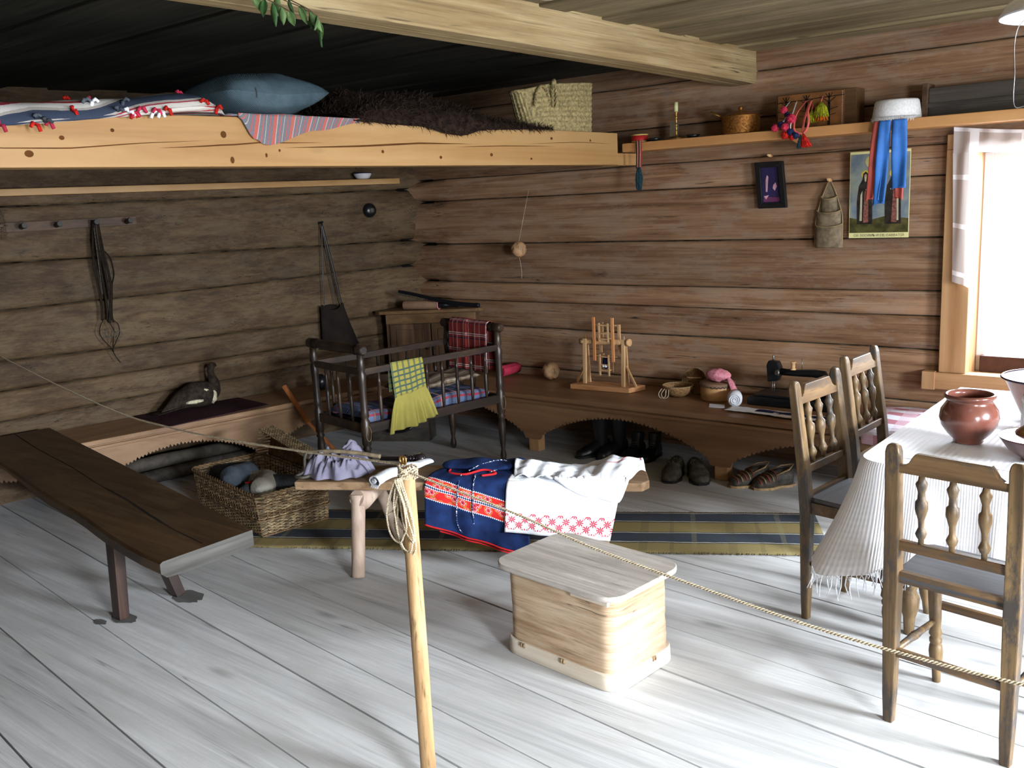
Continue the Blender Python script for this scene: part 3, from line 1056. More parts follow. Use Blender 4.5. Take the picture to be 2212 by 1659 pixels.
# windows
def window(name, P, a0, a1, z0, z1, depth, main=False):
    """P(a, off, z): a along the wall, off into the room (negative = outwards)"""
    def span(mb, A, B):
        xs = [P(*A), P(*B)]
        mb.span([min(xs[0][i], xs[1][i]) for i in range(3)], [max(xs[0][i], xs[1][i]) for i in range(3)])
    w = bpy.data.objects.new(name, None)
    COL.objects.link(w)
    w.location = P((a0 + a1) / 2, 0, z0)
    struct(w)
    cw = 0.135
    vt, ht = 'trim_pine', 'trim_pine_x'
    for nm, A, B in (('casing', (a0 - cw, -0.04, z0 + 0.02), (a0 + 0.005, 0.045, z1 + 0.02)), ('casing', (a1 - 0.005, -0.04, z0 + 0.02), (a1 + cw, 0.045, z1 + 0.02))):
        mb = MB()
        span(mb, A, B)
        mb.build(nm, vt, w, 0.004)
    mb = MB()
    span(mb, (a0 - cw - 0.075, -0.03, z0 - 0.075), (a1 + cw + 0.075, 0.062, z0 + 0.02))
    mb.build('window_apron', ht, w, 0.004)
    mb = MB()
    span(mb, (a0 - cw - 0.082, 0.0, z0 - 0.078), (a0 - cw - 0.012, 0.07, z0 + 0.024))
    mb.build('apron_end_block', vt, w, 0.003)
    mb = MB()
    span(mb, (a0 - cw, -0.04, z1 + 0.02), (a1 + cw, 0.04, z1 + 0.1))
    mb.build('head_casing', ht, w, 0.004)
    mb = MB()
    span(mb, (a0 - 0.02, -depth, z0 - 0.03), (a1 + 0.02, 0.05, z0 + 0.0))
    mb.build('sill', ht, w, 0.004)
    mb = MB()
    for A, B in (((a0 - 0.05, -depth, z0), (a0, -0.01, z1)), ((a1, -depth, z0), (a1 + 0.05, -0.01, z1)), ((a0 - 0.05, -depth, z1), (a1 + 0.05, -0.01, z1 + 0.05))):
        span(mb, A, B)
    mb.build('reveal', vt, w)
    fr = MB()
    t = 0.045
    d0, d1 = -depth * 0.85, -depth * 0.85 + 0.04
    for A, B in (((a0, d0, z0), (a0 + t, d1, z1)), ((a1 - t, d0, z0), (a1, d1, z1)), ((a0 + t, d0, z0), (a1 - t, d1, z0 + t)), ((a0 + t, d0, z1 - t), (a1 - t, d1, z1))):
        span(fr, A, B)
    f = fr.build('sash', 'enamel_white', w, 0.003)
    g = MB()
    span(g, (a0 + t, d0 + 0.015, z0 + t), (a1 - t, d0 + 0.02, z1 - t))
    g.build('pane', 'window_glass', w)
    return w


window('window_1', lambda a, o, z: V((a, 5.56 - o, z)), -1.29, -0.45, 0.62, 1.83, 0.28, True)
window('window_2', lambda a, o, z: V((2.6 - o, a, z)), -0.35, 0.85, 0.8, 1.95, 0.22)
window('window_3', lambda a, o, z: V((2.6 - o, a, z)), 2.5, 3.7, 0.8, 1.95, 0.22)

# curtain of the table window
mb = MB()


def curt(s, t):
    x = lerp(-1.385, -0.38, s)
    top = 1.965 - 0.06 * s - 0.02 * sin(pi * min(1, s * 1.4))
    bot = 1.822 + 0.006 * sin(s * 17)
    return V((x, 5.485 + 0.008 * sin(s * 60) + 0.006 * sin(s * 23 + 2 * t), lerp(top, bot, t)))


mb.grid(60, 8, curt, uvf=lambda s, t: (s * 1.0 + 0.02, 0.13 - t * 0.14))


def curt2(s, t):
    x = lerp(-1.385 + 0.02 * t, -1.278 + 0.012 * t, s)
    z = lerp(1.83, 1.15 - 0.035 * s, t)
    return V((x, 5.485 + 0.008 * sin(s * 6.0) + 0.01 * sin(s * 8 + 3 * t), z))


mb.grid(10, 30, curt2, uvf=lambda s, t: (s * 0.105 + 0.02, -t * 0.7 - 0.01))
tag(mb.build('window_curtain', 'sheer_curtain'), 'sheer white checked curtain hanging at the bright window by the table', 'curtain')
# dark plank standing on the sill
mb = MB()
mb.span((-1.262, 5.72, 0.62), (-0.52, 5.76, 0.712))
tag(mb.build('sill_plank', 'dark_plank', bevel=0.004), 'dark brown plank standing on the sill of the bright window', 'plank')

# ------------------------------------------------------------------ sleeping loft
loft = thing('sleeping_loft', 'raised plank sleeping loft with a thick yellow pine front beam', 'loft', (-3.4, 2.0, 1.9))
mb = MB()
mb.prism([(-1.55, 1.889), (5.262, 1.889), (5.262, 2.086), (3.0, 2.092), (2.15, 2.084), (1.75, 2.066), (1.4, 2.045), (-1.55, 2.04)], lambda a, b, t: V((-3.46 + t, a, b)), 0.128)
mb.span((-3.46, 5.262, 1.885), (-3.332, 5.53, 1.962))
mb.mi = 1


def crack(mb, pts, w):
    n = len(pts)
    for i in range(n - 1):
        (a, b), (c, d) = pts[i], pts[i + 1]
        for k in range(4):
            s0, s1 = (i + k / 4) / (n - 1), (i + (k + 1) / 4) / (n - 1)
            w0, w1 = w * sin(pi * s0) ** 0.8, w * sin(pi * min(s1, 1.0)) ** 0.8 if s1 < 1 else 0
            y0, y1 = lerp(a, c, k / 4), lerp(a, c, (k + 1) / 4)
            z0, z1 = lerp(b, d, k / 4) + 0.002 * nz(y0 * 9, 1, 1), lerp(b, d, (k + 1) / 4) + 0.002 * nz(y1 * 9, 1, 1)
            mb.poly([(-3.3312, y0, z0 - w0), (-3.3312, y1, z1 - w1), (-3.3312, y1, z1 + w1), (-3.3312, y0, z0 + w0 + 1e-5)])


crack(mb, [(1.0, 1.96), (1.47, 1.953), (1.7, 1.955), (1.95, 1.975), (2.27, 1.991)], 0.0022)
crack(mb, [(2.03, 1.958), (2.25, 1.969), (2.5, 1.985), (2.85, 1.990)], 0.0030)
crack(mb, [(2.62, 1.966), (3.05, 1.978), (3.45, 1.997), (3.85, 1.999)], 0.0045)
crack(mb, [(3.7, 1.982), (4.1, 1.992), (4.6, 1.996)], 0.0022)
crack(mb, [(4.3, 2.006), (4.8, 2.022), (5.2, 2.02)], 0.0016)
for (yy, zz, a, b) in ((1.55, 1.935, .016, .012), (1.67, 1.99, .010, .008), (1.86, 2.02, .008, .007), (2.33, 2.015, .014, .014), (2.36, 1.915, .010, .014), (2.53, 1.935, .006, .009), (2.6, 1.955, .006, .006), (3.2, 1.955, .009, .008), (3.6, 1.93, .010, .008), (4.0, 1.945, .012, .009), (4.35, 1.925, .010, .006), (4.55, 2.04, .012, .008), (4.95, 2.035, .009, .007)):
    mb.poly([(-3.3311, yy + a * cos(k * pi / 5), zz + b * sin(k * pi / 5)) for k in range(10)])
mb.build('front_beam', ['new_pine', 'wood_crack'], loft, 0.004)
yy = -1.55
while yy < 5.4:
    wd = random.uniform(0.2, 0.27)
    mb = MB()
    mb.tone = random.random()
    x0 = LA.x + LU.x / LU.y * (yy - LA.y) + 0.1
    e = min(yy + wd - 0.004, 5.5)
    mb.span((x0, yy, 2.03), (-3.462, e, 2.065))
    mb.build('loft_floorboard', 'loft_board', loft, 0.003)
    yy += wd

# ragged rug folded on the loft
random.seed(11)
rug = thing('rag_rug', 'striped rag rug with coloured tufts folded on the left end of the loft', 'rug', (-3.5, 1.8, 2.087))
mb = MB()


def ragf(s, t):
    y = lerp(0.85, 2.36, s)
    h = 0.066 + 0.012 * sin(s * 9) + 0.014 * nz(s * 6, 0, 3)
    end = min(1, min(s, 1 - s) * 14) ** 0.5
    a = 2 * pi * t
    x = -3.52 + 0.21 * cos(a) * (0.8 + 0.2 * end)
    z = 2.090 - 0.045 * min(1, max(0, (2.15 - y) / 0.75)) + h * end * (0.5 + 0.5 * math.copysign(abs(sin(a)) ** 0.6, sin(a))) + 0.004
    if x > -3.37:
        z -= 0.075 * (x + 3.37) / 0.06 * max(0.0, 1 - (y - 1.0) / 1.7)
        x += 0.05 * max(0.0, 1 - (y - 1.0) / 1.5)
    return V((x, y, z))


mb.grid(60, 30, ragf, uvf=lambda s, t: (s * 1.5, t * 1.3 + 0.10 * sin(s * 4) + 0.03 * sin(s * 23)))
mb.build('folded_rug', 'rag_stripe', rug)
cols = ['yarn_red', 'white_linen', 'felt_dark', 'yarn_pink', 'red_cloth', 'felt_blue', 'yarn_red', 'white_linen']
for i in range(30):
    y = lerp(1.3, 2.34, random.random())
    a = random.choice([random.uniform(-0.5, 0.4), random.uniform(0.5, 1.4)])
    p = ragf((y - 0.85) / 1.51, (a / (2 * pi)) % 1.0)
    mb = MB()
    for sgn in (-1, 1):
        L = random.uniform(0.018, 0.042)
        q = p + V((0.014, sgn * L * 0.5, random.uniform(-0.03, 0.012)))
        mb.tube([p, (p + q) / 2 + V((0.008, 0, 0.008)), q], [0.005, 0.007, 0.006], 6)
    mb.build('rag_tuft', cols[i % 8], rug)

# denim-like pillow
pil = thing('pillow', 'blue-grey rough cloth pillow lying on the loft beam', 'pillow', (-3.55, 2.66, 2.1))
mb = MB()
for sg in (1, -1):
    def pf(s, t, sg=sg):
        a, b = 2 * s - 1, 2 * t - 1
        h = 0.112 * (max(0, 1 - a * a) * max(0, 1 - b * b)) ** 0.42
        h *= 1 + 0.10 * nz(a * 2, b * 2, 4)
        pin = 1 - 0.10 * (1 - a * a) * abs(b) ** 3
        return V((-3.56 + b * 0.20 * (1 - 0.08 * (1 - b * b)), 2.665 + a * 0.262 * pin, 2.203 + 0.008 * a + sg * h * (0.95 if sg > 0 else 0.85) - 0.015 * (1 - abs(a))))
    mb.grid(36, 24, pf)
mb.build('pillow_cover', 'pillow_cloth', pil)
mb = MB()
mb.grid(1, 6, lambda s, t: V((-3.358 - 0.002 * abs(2 * t - 1), 2.53 + s * 0.006, 2.17 + 0.04 * t)))
mb.build('seam_slit', 'felt_dark', pil)

# striped mat under the pillow with a folded corner
mb = MB()
mb.grid(20, 10, lambda s, t: V((lerp(-3.80, -3.322, t), lerp(2.36, 3.06, s), 2.094 + 0.008 * sin(s * 9 + t * 4) * 0.5)), uvf=lambda s, t: (s * 0.7, t * 0.5), thick=0.006)


def flap(s, t):
    y = lerp(2.40, 3.06, s)
    bot = cubic([2.40, 2.47, 2.53, 2.8, 3.06], [2.085, 2.00, 1.975, 2.040, 2.080], y)
    return V((-3.322 - 0.004 * sin(s * 8), y + (1 - t) * 0.0, lerp(2.100, bot, t)))


mb.grid(40, 10, flap, uvf=lambda s, t: (s * 0.66 + 0.3 * t * 0.1, t * 0.12), thick=0.007)
tag(mb.build('striped_mat', 'folded_stripe'), 'grey and pink striped mat with one corner folded over the beam, under the pillow', 'mat')

# dark fleece
random.seed(5)
mb = MB()


def furbase(s, t):
    y = lerp(3.02, 4.55, s)
    h = cubic([3.0, 3.25, 3.7, 4.1, 4.55], [0.05, 0.16, 0.17, 0.08, 0.03], y)
    x = lerp(-3.95, -3.322, min(1, t / 0.9)) + 0.006 * max(0, t - 0.9) / 0.1
    z = 2.09 + h * (sin(pi * min(t * 0.9 + 0.12, 1.0)) ** 0.8) * (1 + 0.2 * nz(s * 8, t * 5, 2))
    ov = cubic([3.0, 3.45, 3.66, 3.75, 3.95, 4.5], [0, 0.012, 0.045, 0.05, 0.015, 0.0], y)
    if t > 0.9:
        z -= (ov + z - 2.088) * (t - 0.9) / 0.1
    return V((x, y, max(z, 2.088 if t <= 0.9 else 2.085 - ov)))


mb.grid(50, 16, furbase)
for i in range(5200):
    s, t = random.random(), random.random() ** 0.6
    p = furbase(s, t)
    q = V((0.35 + random.gauss(0, .35), random.gauss(0, .5), random.uniform(-0.35, 0.9)))
    q.normalize()
    if t > 0.88:
        q.z = -abs(q.z) * 0.7 if random.random() < 0.5 else q.z
        q.x = abs(q.x)
    L = random.uniform(0.02, 0.048)
    sd = V((random.gauss(0, 1), random.gauss(0, 1), random.gauss(0, 1))).normalized() * 0.0022
    m1 = p + q * L * 0.6
    e = p + q * L + V((0.004, random.gauss(0, 0.008), -0.008))
    b = mb.add([p - sd, p + sd, m1 + sd * 0.7, m1 - sd * 0.7, e])
    mb.face([b, b + 1, b + 2, b + 3], True)
    mb.face([b + 3, b + 2, b + 4], True)
tag(mb.build('sheepskin', 'fur'), 'shaggy dark brown fleece spilling over the loft beam', 'fleece')

# straw bag
bag = thing('straw_bag', 'straw bag with two rope handles at the right end of the loft', 'bag', (-3.47, 4.8, 2.088))
mb = MB()


def bagf(s, t):
    a = 2 * pi * s
    w = lerp(0.30, 0.37, t)
    d = lerp(0.11, 0.085, t)
    ca, sa = cos(a), sin(a)
    y = 4.78 + w * math.copysign(abs(ca) ** 0.5, ca) - 0.02 * t
    x = -3.465 + d * math.copysign(abs(sa) ** 0.8, sa)
    h = 0.27 * (1 + 0.10 * (y - 4.78) / 0.37)
    z = 2.09 + h * t * (1 - 0.10 * (1 - min(1, max(0, (y - 4.42) / 0.2))))
    k = 0.006 * abs(sin(t * pi * 9)) + 0.0025 * sin(s * 220)
    return V((x + sa * k, y + ca * k, z))


mb.grid(220, 60, bagf)
mb.poly([bagf(i / 40, 0.03) for i in range(40)])
mb.build('woven_body', 'straw', bag)
mb = MB()
mb.tube([bagf(i / 80, 1.0) for i in range(80)], 0.009, 8, closed=True)
mb.build('rim', 'straw', bag)
for yc, lean in ((4.53, -0.16), (4.62, 0.06)):
    mb = MB()
    pts = []
    for i in range(60):
        k = i / 59
        a = pi * k
        c = V((-3.35 if lean > 0 else -3.37, yc + 0.07 * cos(a) * (1 if lean < 0 else 0.25), 2.22 + (0.15 if lean > 0 else 0.115) * sin(a)))
        pts.append(c)
    for ph in (0, pi):
        mb.tube([p + V((cos(i * 0.9 + ph), 0.6 * sin(i * 0.9 + ph), 0.5 * sin(i * 0.9 + ph))) * 0.006 for i, p in enumerate(pts)], 0.006, 6)
    mb.build('handle', 'straw', bag)
#PART3
# ------------------------------------------------------------------ wall shelf on the back wall
sh = thing('wall_shelf', 'long yellow pine shelf board along the back log wall', 'shelf', (-1.5, 5.42, 1.98))
mb = MB()
mb.span((-3.325, 5.30, 1.966), (2.55, 5.535, 2.020))
mb.build('shelf_board', 'new_pine_x', sh, 0.004)
for x in (-2.2, -0.2, 1.6):
    mb = MB()
    mb.bar((x, 5.52, 1.93), (x, 5.36, 1.965), 0.03, 0.02)
    mb.build('bracket', 'new_pine_x', sh)
sh2 = thing('wall_shelf', 'narrow pine shelf board along the left log wall under the loft', 'shelf', LW(1.2, 0.1, 1.88))
mb = MB()
a = [LW(-3.5, 0.005, 1.872), LW(2.70, 0.005, 1.868), LW(2.70, 0.13, 1.868), LW(-3.5, 0.13, 1.872)]
mb.prism([(0, 0), (1, 0), (1, 1), (0, 1)], lambda p, q, t: LW(lerp(-3.5, 2.70, p), lerp(-0.015, 0.13, q), 1.870 + t), 0.042)
mb.build('shelf_board', 'new_pine', sh2, 0.003)


# ------------------------------------------------------------------ built-in wall benches with saw-tooth apron
def toothed_bench(root, P, a0, a1, legs, ztop, depth, mats, peak, left=True):
    """P(a, d, z): a along the bench, d from the wall (depth = front)"""
    top = MB()
    n = 40
    top.prism([(0, 0), (1, 0), (1, 1), (0, 1)], lambda p, q, t: P(lerp(a0, a1, p), lerp(0.012, depth + 0.012, q), ztop - 0.032 + t), 0.032)
    top.build('bench_top', mats[0], root, 0.006)
    nose = MB()
    nose.prism([(0, 0), (1, 0), (1, 1), (0, 1)], lambda p, q, t: P(lerp(a0, a1, p), depth + 0.004 + 0.014 * q, ztop - 0.058 + t), 0.020)
    nose.build('moulding', mats[0], root, 0.004)
    # apron outline
    zt = ztop - 0.034
    low = []
    spans = list(zip([legs[0] - (legs[1] - legs[0])] + legs, legs + [legs[-1] + (legs[-1] - legs[-2])]))
    for (l0, l1) in spans:
        w0, w1 = l0 + 0.07, l1 - 0.07
        if w1 < a0 or w0 > a1:
            continue
        L = w1 - w0
        nt = 44
        low.append((l0, 0.085))
        low.append((w0 - 0.008, 0.09))
        for k in range(nt):
            s = k / nt
            s2 = (k + 0.5) / nt

            def arch(q):
                z = 0.105 + (peak - 0.105) * sin(pi * q) ** 0.75
                return z
            sz = arch(s)
            big = 0.020 if k % 3 == 1 else 0.013
            low.append((w0 + L * s, sz))
            low.append((w0 + L * (s + 0.42 / nt), arch(s + 0.42 / nt) + big))
            low.append((w0 + L * (s + 0.84 / nt), arch(min(s + 0.84 / nt, 1)) + 0.002))
        low.append((w1 + 0.008, 0.09))
        low.append((l1, 0.085))
    low = [p for p in low if a0 <= p[0] <= a1]
    low.sort(key=lambda p: p[0])
    low = [(a0, low[0][1])] + low + [(a1, low[-1][1])]
    ap = MB()
    # strip of quads between the toothed line and the top edge, front and back, plus the toothed underside
    F0 = ap.add([P(a, depth - 0.004, z) for a, z in low])
    F1 = ap.add([P(a, depth - 0.004, zt) for a, z in low])
    B0 = ap.add([P(a, depth - 0.024, z) for a, z in low])
    B1 = ap.add([P(a, depth - 0.024, zt) for a, z in low])
    for i in range(len(low) - 1):
        ap.face([F0 + i, F0 + i + 1, F1 + i + 1, F1 + i])
        ap.face([B0 + i, B1 + i, B1 + i + 1, B0 + i + 1])
        ap.face([F0 + i, B0 + i, B0 + i + 1, F0 + i + 1])
    ap.build('toothed_apron', mats[0], root)
    for l in legs:
        if not (a0 < l < a1):
            continue
        lg = MB()
        lg.prism([(-0.042, 0), (0.042, 0), (0.042, 1), (-0.042, 1)], lambda p, q, t: P(l + p, lerp(depth - 0.085, depth - 0.012, q), t), 0.13)
        lg.build('leg', mats[1], root, 0.004)


br = thing('wall_bench', 'brown painted bench with arched saw-tooth apron along the back wall', 'bench', (-3.2, 5.2, 0))
toothed_bench(br, lambda a, d, z: V((a, 5.55 - d, z)), -5.02, 0.6, [-3.877, -2.475, -1.07], 0.40, 0.612, ['painted_bench_x', 'trim_pine'], 0.292)
bl = thing('wall_bench', 'brown painted bench with arched saw-tooth apron along the left wall', 'bench', LW(0.9, 0.25, 0))
toothed_bench(bl, lambda a, d, z: LW(a, d, z), -1.3, 2.28, [-1.16, 0.02, 1.20, 2.38], 0.40, 0.50, ['painted_bench_y', 'painted_bench_y'], 0.265)

# ------------------------------------------------------------------ foreground plank bench
pb = thing('plank_bench', 'long low dark plank bench on short mahogany legs at the left', 'bench', (-4.4, 2.1, 0))
mb = MB()


def pbt(s, q):
    """s 0 = far left end, 1 = near end; q across"""
    A0, B0_ = V((-5.95, 2.166, 0)), V((-5.87, 2.615, 0))
    A1, B1_ = V((-3.12, 1.688, 0)), V((-3.12, 2.125, 0))
    a = A0.lerp(A1, s)
    b = B0_.lerp(B1_, s)
    return a.lerp(b, q)


prof = [(0.0, 0.43), (0.0, 0.445), (0.03, 0.452), (1.0, 0.452), (1.0, 0.408), (0.75, 0.405), (0.25, 0.404), (0.05, 0.408)]
n = 18
rg = []
for i in range(n + 1):
    s = i / n
    pts = []
    for q, z in prof:
        q2 = q + (0.035 * nz(s * 5, 1, 1) if q < 0.06 else 0)
        if s > 0.93 and q < 0.06:
            q2 += (s - 0.93) / 0.07 * 0.06
        p = pbt(s, q2)
        zz = z if z > 0.44 else z - 0.022 * min(1, max(0, (s - 0.3) * 4)) + (0.006 * nz(s * 6, q * 3, 8) if s > 0.3 else 0)
        pts.append(V((p.x, p.y, zz)))
    rg.append(mb.add(pts))
for i in range(n):
    mb.tone = 0.5
    for k in range(8):
        A_, B_ = rg[i], rg[i + 1]
        mb.face([A_ + k, A_ + (k + 1) % 8, B_ + (k + 1) % 8, B_ + k], False)
mb.mi = 1
mb.face([rg[-1] + k for k in range(8)])
mb.face([rg[0] + k for k in range(8)][::-1])
mb.mi = 2
pts = [(0.0, 0.56), (0.2, 0.53), (0.4, 0.55), (0.55, 0.52), (0.7, 0.53), (0.8, 0.50), (0.9, 0.49), (0.985, 0.52)]
for i in range(len(pts) - 1):
    for k in range(5):
        s0, q0 = lerp(pts[i][0], pts[i + 1][0], k / 5), lerp(pts[i][1], pts[i + 1][1], k / 5)
        s1, q1 = lerp(pts[i][0], pts[i + 1][0], (k + 1) / 5), lerp(pts[i][1], pts[i + 1][1], (k + 1) / 5)
        w0 = 0.006 + 0.006 * abs(nz(s0 * 40, 1, 1)) + (0.006 if 0.6 < s0 < 0.85 else 0)
        w1 = 0.006 + 0.006 * abs(nz(s1 * 40, 1, 1)) + (0.006 if 0.6 < s1 < 0.85 else 0)
        q = [pbt(s0, q0 - w0), pbt(s1, q1 - w1), pbt(s1, q1 + w1), pbt(s0, q0 + w0)]
        mb.poly([(p.x, p.y, 0.4526) for p in q])
mb.build('seat_plank', ['dark_bench', 'grey_endgrain', 'floor_gap'], pb)
for fx, fy, tx, ty in ((-3.794, 1.877, -3.80, 1.90), (-3.803, 2.16, -3.86, 2.06)):
    mb = MB()
    mb.bar((fx, fy, 0.0), (tx, ty, 0.43), 0.062, 0.046, up=(0, 1, 0), wa1=0.07, wb1=0.052)
    mb.build('leg', 'mahogany_leg', pb, 0.004)

# ------------------------------------------------------------------ clothes bench with its legs
SU = V((0.875, 0.484, 0)).normalized()
SN = V((SU.y, -SU.x, 0))       # towards the camera
SO = V((-3.53, 2.66, 0))


def SP(u, d, z):
    """u along the bench from its left end, d in front of the near edge (negative = on the seat)"""
    p = SO + SU * u + SN * d
    return V((p.x, p.y, z))


cb = thing('trestle_bench', 'low wooden bench on round splayed legs carrying folded linens', 'bench', SP(0.8, -0.15, 0))
mb = MB()
mb.prism([(0.0, 0.0), (1.63, 0.0), (1.66, -0.05), (1.63, -0.29), (0.06, -0.29), (0.0, -0.22)], lambda a, b, t: SP(a, b + (0.006 if t > 0 else 0), 0.405 + t), 0.042)
mb.build('seat_plank', 'stool_top', cb, 0.006)
for u0 in (0.30, 1.33):
    mb = MB()
    # thick rounded bolster across the underside
    pts = [SP(u0, -0.005, 0.365), SP(u0 + 0.01, -0.04, 0.352), SP(u0 + 0.02, -0.12, 0.358), SP(u0 + 0.03, -0.2, 0.360), SP(u0 + 0.04, -0.27, 0.366)]
    mb.tube(pts, [0.040, 0.056, 0.050, 0.046, 0.040], 16)
    mb.build('cross_bolster', 'stool_leg', cb)
    for foot, top, r0, r1 in (((u0 + 0.0, 0.06), (u0, -0.03), 0.030, 0.034), ((u0 + 0.085, -0.40), (u0 + 0.04, -0.20), 0.032, 0.028)):
        mb = MB()
        mb.turn(SP(foot[0], foot[1], 0.0), SP(top[0], top[1], 0.375), [(0, r0), (0.03, r0 + 0.001), (0.5, (r0 + r1) / 2), (0.93, r1), (1.0, r1 + 0.012)], 16)
        mb.build('leg', 'stool_leg', cb)

# ------------------------------------------------------------------ floor runner
RU = V((0.8725, 0.4886, 0)).normalized()
RV = V((-RU.y, RU.x, 0))
mb = MB()


def runner(s, t):
    p = V((-4.16, 2.64, 0)) + RU * (s * 3.05) + RV * (t * 0.59)
    return V((p.x, p.y, 0.008 + 0.003 * nz(s * 14, t * 6, 0)))


mb.grid(90, 18, runner, uvf=lambda s, t: (s * 3.05, t * 0.59 + 0.155), thick=0.006)
for i in range(260):
    s = i / 260
    for t0, sg in ((0, -1), (1, 1)):
        p = runner(s, t0)
        if random.random() < 0.6:
            q = p + RV * sg * random.uniform(0.006, 0.012) + RU * random.uniform(-0.006, 0.006)
            mb.tube([p, (q.x, q.y, 0.004)], 0.0022, 4)
tag(mb.build('floor_runner', 'floor_runner'), 'long woven runner in olive and dark blue stripes on the floorboards', 'rug')

# ------------------------------------------------------------------ lidded bark chest
cx, cy = -1.912, 2.72
ch = thing('bark_chest', 'pale wooden chest with rounded corners and a worn plank lid, in front of the linens', 'chest', (cx, cy, 0), radians(-5.5))


def rrect(w, d, r, n=8):
    pts = []
    for k, (sx, sy) in enumerate(((1, -1), (1, 1), (-1, 1), (-1, -1))):
        for i in range(n + 1):
            a = (-pi / 2 + k * pi / 2) + (pi / 2) * i / n
            pts.append((sx * (w / 2 - r) + r * cos(a), sy * (d / 2 - r) + r * sin(a)))
    return pts


def shell(mb, sections, bump=0.0, cap=True):
    """loft of rounded rectangles [(z, w, d, r)]"""
    rings = []
    for z, w_, d_, r_ in sections:
        pr = rrect(w_, d_, r_)
        # add points on the straight sides
        full = []
        for i in range(len(pr)):
            a, b = pr[i], pr[(i + 1) % len(pr)]
            L = hypot(b[0] - a[0], b[1] - a[1])
            m = max(1, int(L / 0.02))
            for k in range(m):
                full.append((lerp(a[0], b[0], k / m), lerp(a[1], b[1], k / m)))
        if bump:
            full = [(x * (1 + bump * nz(x * 7, y * 7, z * 26)), y * (1 + bump * 2.2 * nz(x * 6 + 3, y * 7, z * 30))) for x, y in full]
        rings.append((mb.add([V((x, y, z)) for x, y in full]), len(full)))
    for (A_, n_), (B_, m_) in zip(rings[:-1], rings[1:]):
        if n_ != m_:
            continue
        for k in range(n_):
            mb.face([A_ + k, A_ + (k + 1) % n_, B_ + (k + 1) % n_, B_ + k], True)
    if cap:
        mb.face([rings[0][0] + k for k in range(rings[0][1])][::-1])
        mb.face([rings[-1][0] + k for k in range(rings[-1][1])])


mb = MB()
shell(mb, [(0.02 + 0.322 * k / 26, 0.524, 0.345, 0.06) for k in range(27)], 0.012)
mb.build('bark_body', 'chest_bark', ch, world=False)
mb = MB()
shell(mb, [(0.0, 0.550, 0.366, 0.068), (0.004, 0.556, 0.371, 0.07), (0.055, 0.553, 0.369, 0.07), (0.060, 0.545, 0.361, 0.066)], 0.003)
mb.build('bottom_hoop', 'chest_hoop', ch, world=False)
for x_, y_ in ((-0.17, -0.186), (0.03, -0.186), (0.278, 0.03)):
    mb = MB()
    for k in (0, 1):
        a = V((x_ + (0.012 * k if abs(y_) > 0.1 else 0), y_ + (0.012 * k if abs(y_) < 0.1 else 0), 0.046))
        o_ = V((0, -0.004, 0)) if abs(y_) > 0.1 else V((0.004, 0, 0))
        mb.tube([a, a + o_ + V((0, 0, 0.008)), a + o_ * 0.4 + V((0, 0, 0.018))], 0.003, 6)
    mb.build('root_stitch', 'bast', ch, world=False)
mb = MB()
shell(mb, [(0.342, 0.570, 0.40, 0.07), (0.346, 0.594, 0.42, 0.078), (0.362, 0.596, 0.422, 0.078), (0.366, 0.588, 0.415, 0.075)], 0.004)
mb.build('lid', 'chest_lid', ch, world=False)
mb = MB()
mb.prism([(0, 0), (1, 0), (1, 1), (0, 1)], lambda p, q, t: V((lerp(0.08, 0.25, p), -0.172 - 0.014 * q, 0.320 + t + 0.0)), 0.024)
mb.build('lid_batten', 'chest_hoop', ch, 0.003, world=False)

# ------------------------------------------------------------------ wicker basket
BA = V((-4.075, 2.835, 0))
BU = V((-0.984, 0.176, 0)).normalized()
BV = V((0.176, 0.984, 0)).normalized()


def wicker_wall(mb, path, z0, z1, pitch=0.0085, stake=0.034, r=0.0034, amp=0.0045, flare=0.0, closed=True, top=None):
    """path(s) -> (point, outward normal), s in metres; rows of willow woven round upright stakes"""
    L = path(None)
    nst = int(L / stake)
    stake = L / nst
    nrow = int((z1 - z0) / pitch)
    for i in range(nst + (0 if closed else 1)):
        p, n_ = path(i * stake)
        mb.mi = 1
        a = V((p.x, p.y, z0))
        b = p + n_ * flare
        mb.tube([a, (b.x, b.y, z1)], 0.0045, 5)
    for j in range(nrow):
        z = z0 + (j + 0.5) * pitch
        k = (z - z0) / (z1 - z0)
        pts = []
        m = nst * 2
        for i in range(m + (0 if closed else 1)):
            p, n_ = path(min(i * stake / 2, L - (1e-5 if not closed else 0)))
            sg = 0
            if i % 2 == 0:
                sg = 1 if ((i // 2) + j) % 2 else -1
            q = p + n_ * (flare * k + amp * sg)
            pts.append(V((q.x, q.y, z + 0.0012 * random.uniform(-1, 1))))
        mb.mi = 0 if random.random() < 0.75 else 1
        mb.tube(pts, r, 4, closed=closed)


def rect_path(o, u, v, lu, lv):
    per = 2 * (lu + lv)

    def f(s):
        if s is None:
            return per
        s = s % per
        if s < lu:
            return o + u * s, -v
        s -= lu
        if s < lv:
            return o + u * lu + v * s, u
        s -= lv
        if s < lu:
            return o + u * (lu - s) + v * lv, v
        s -= lu
        return o + v * (lv - s), -u
    return f


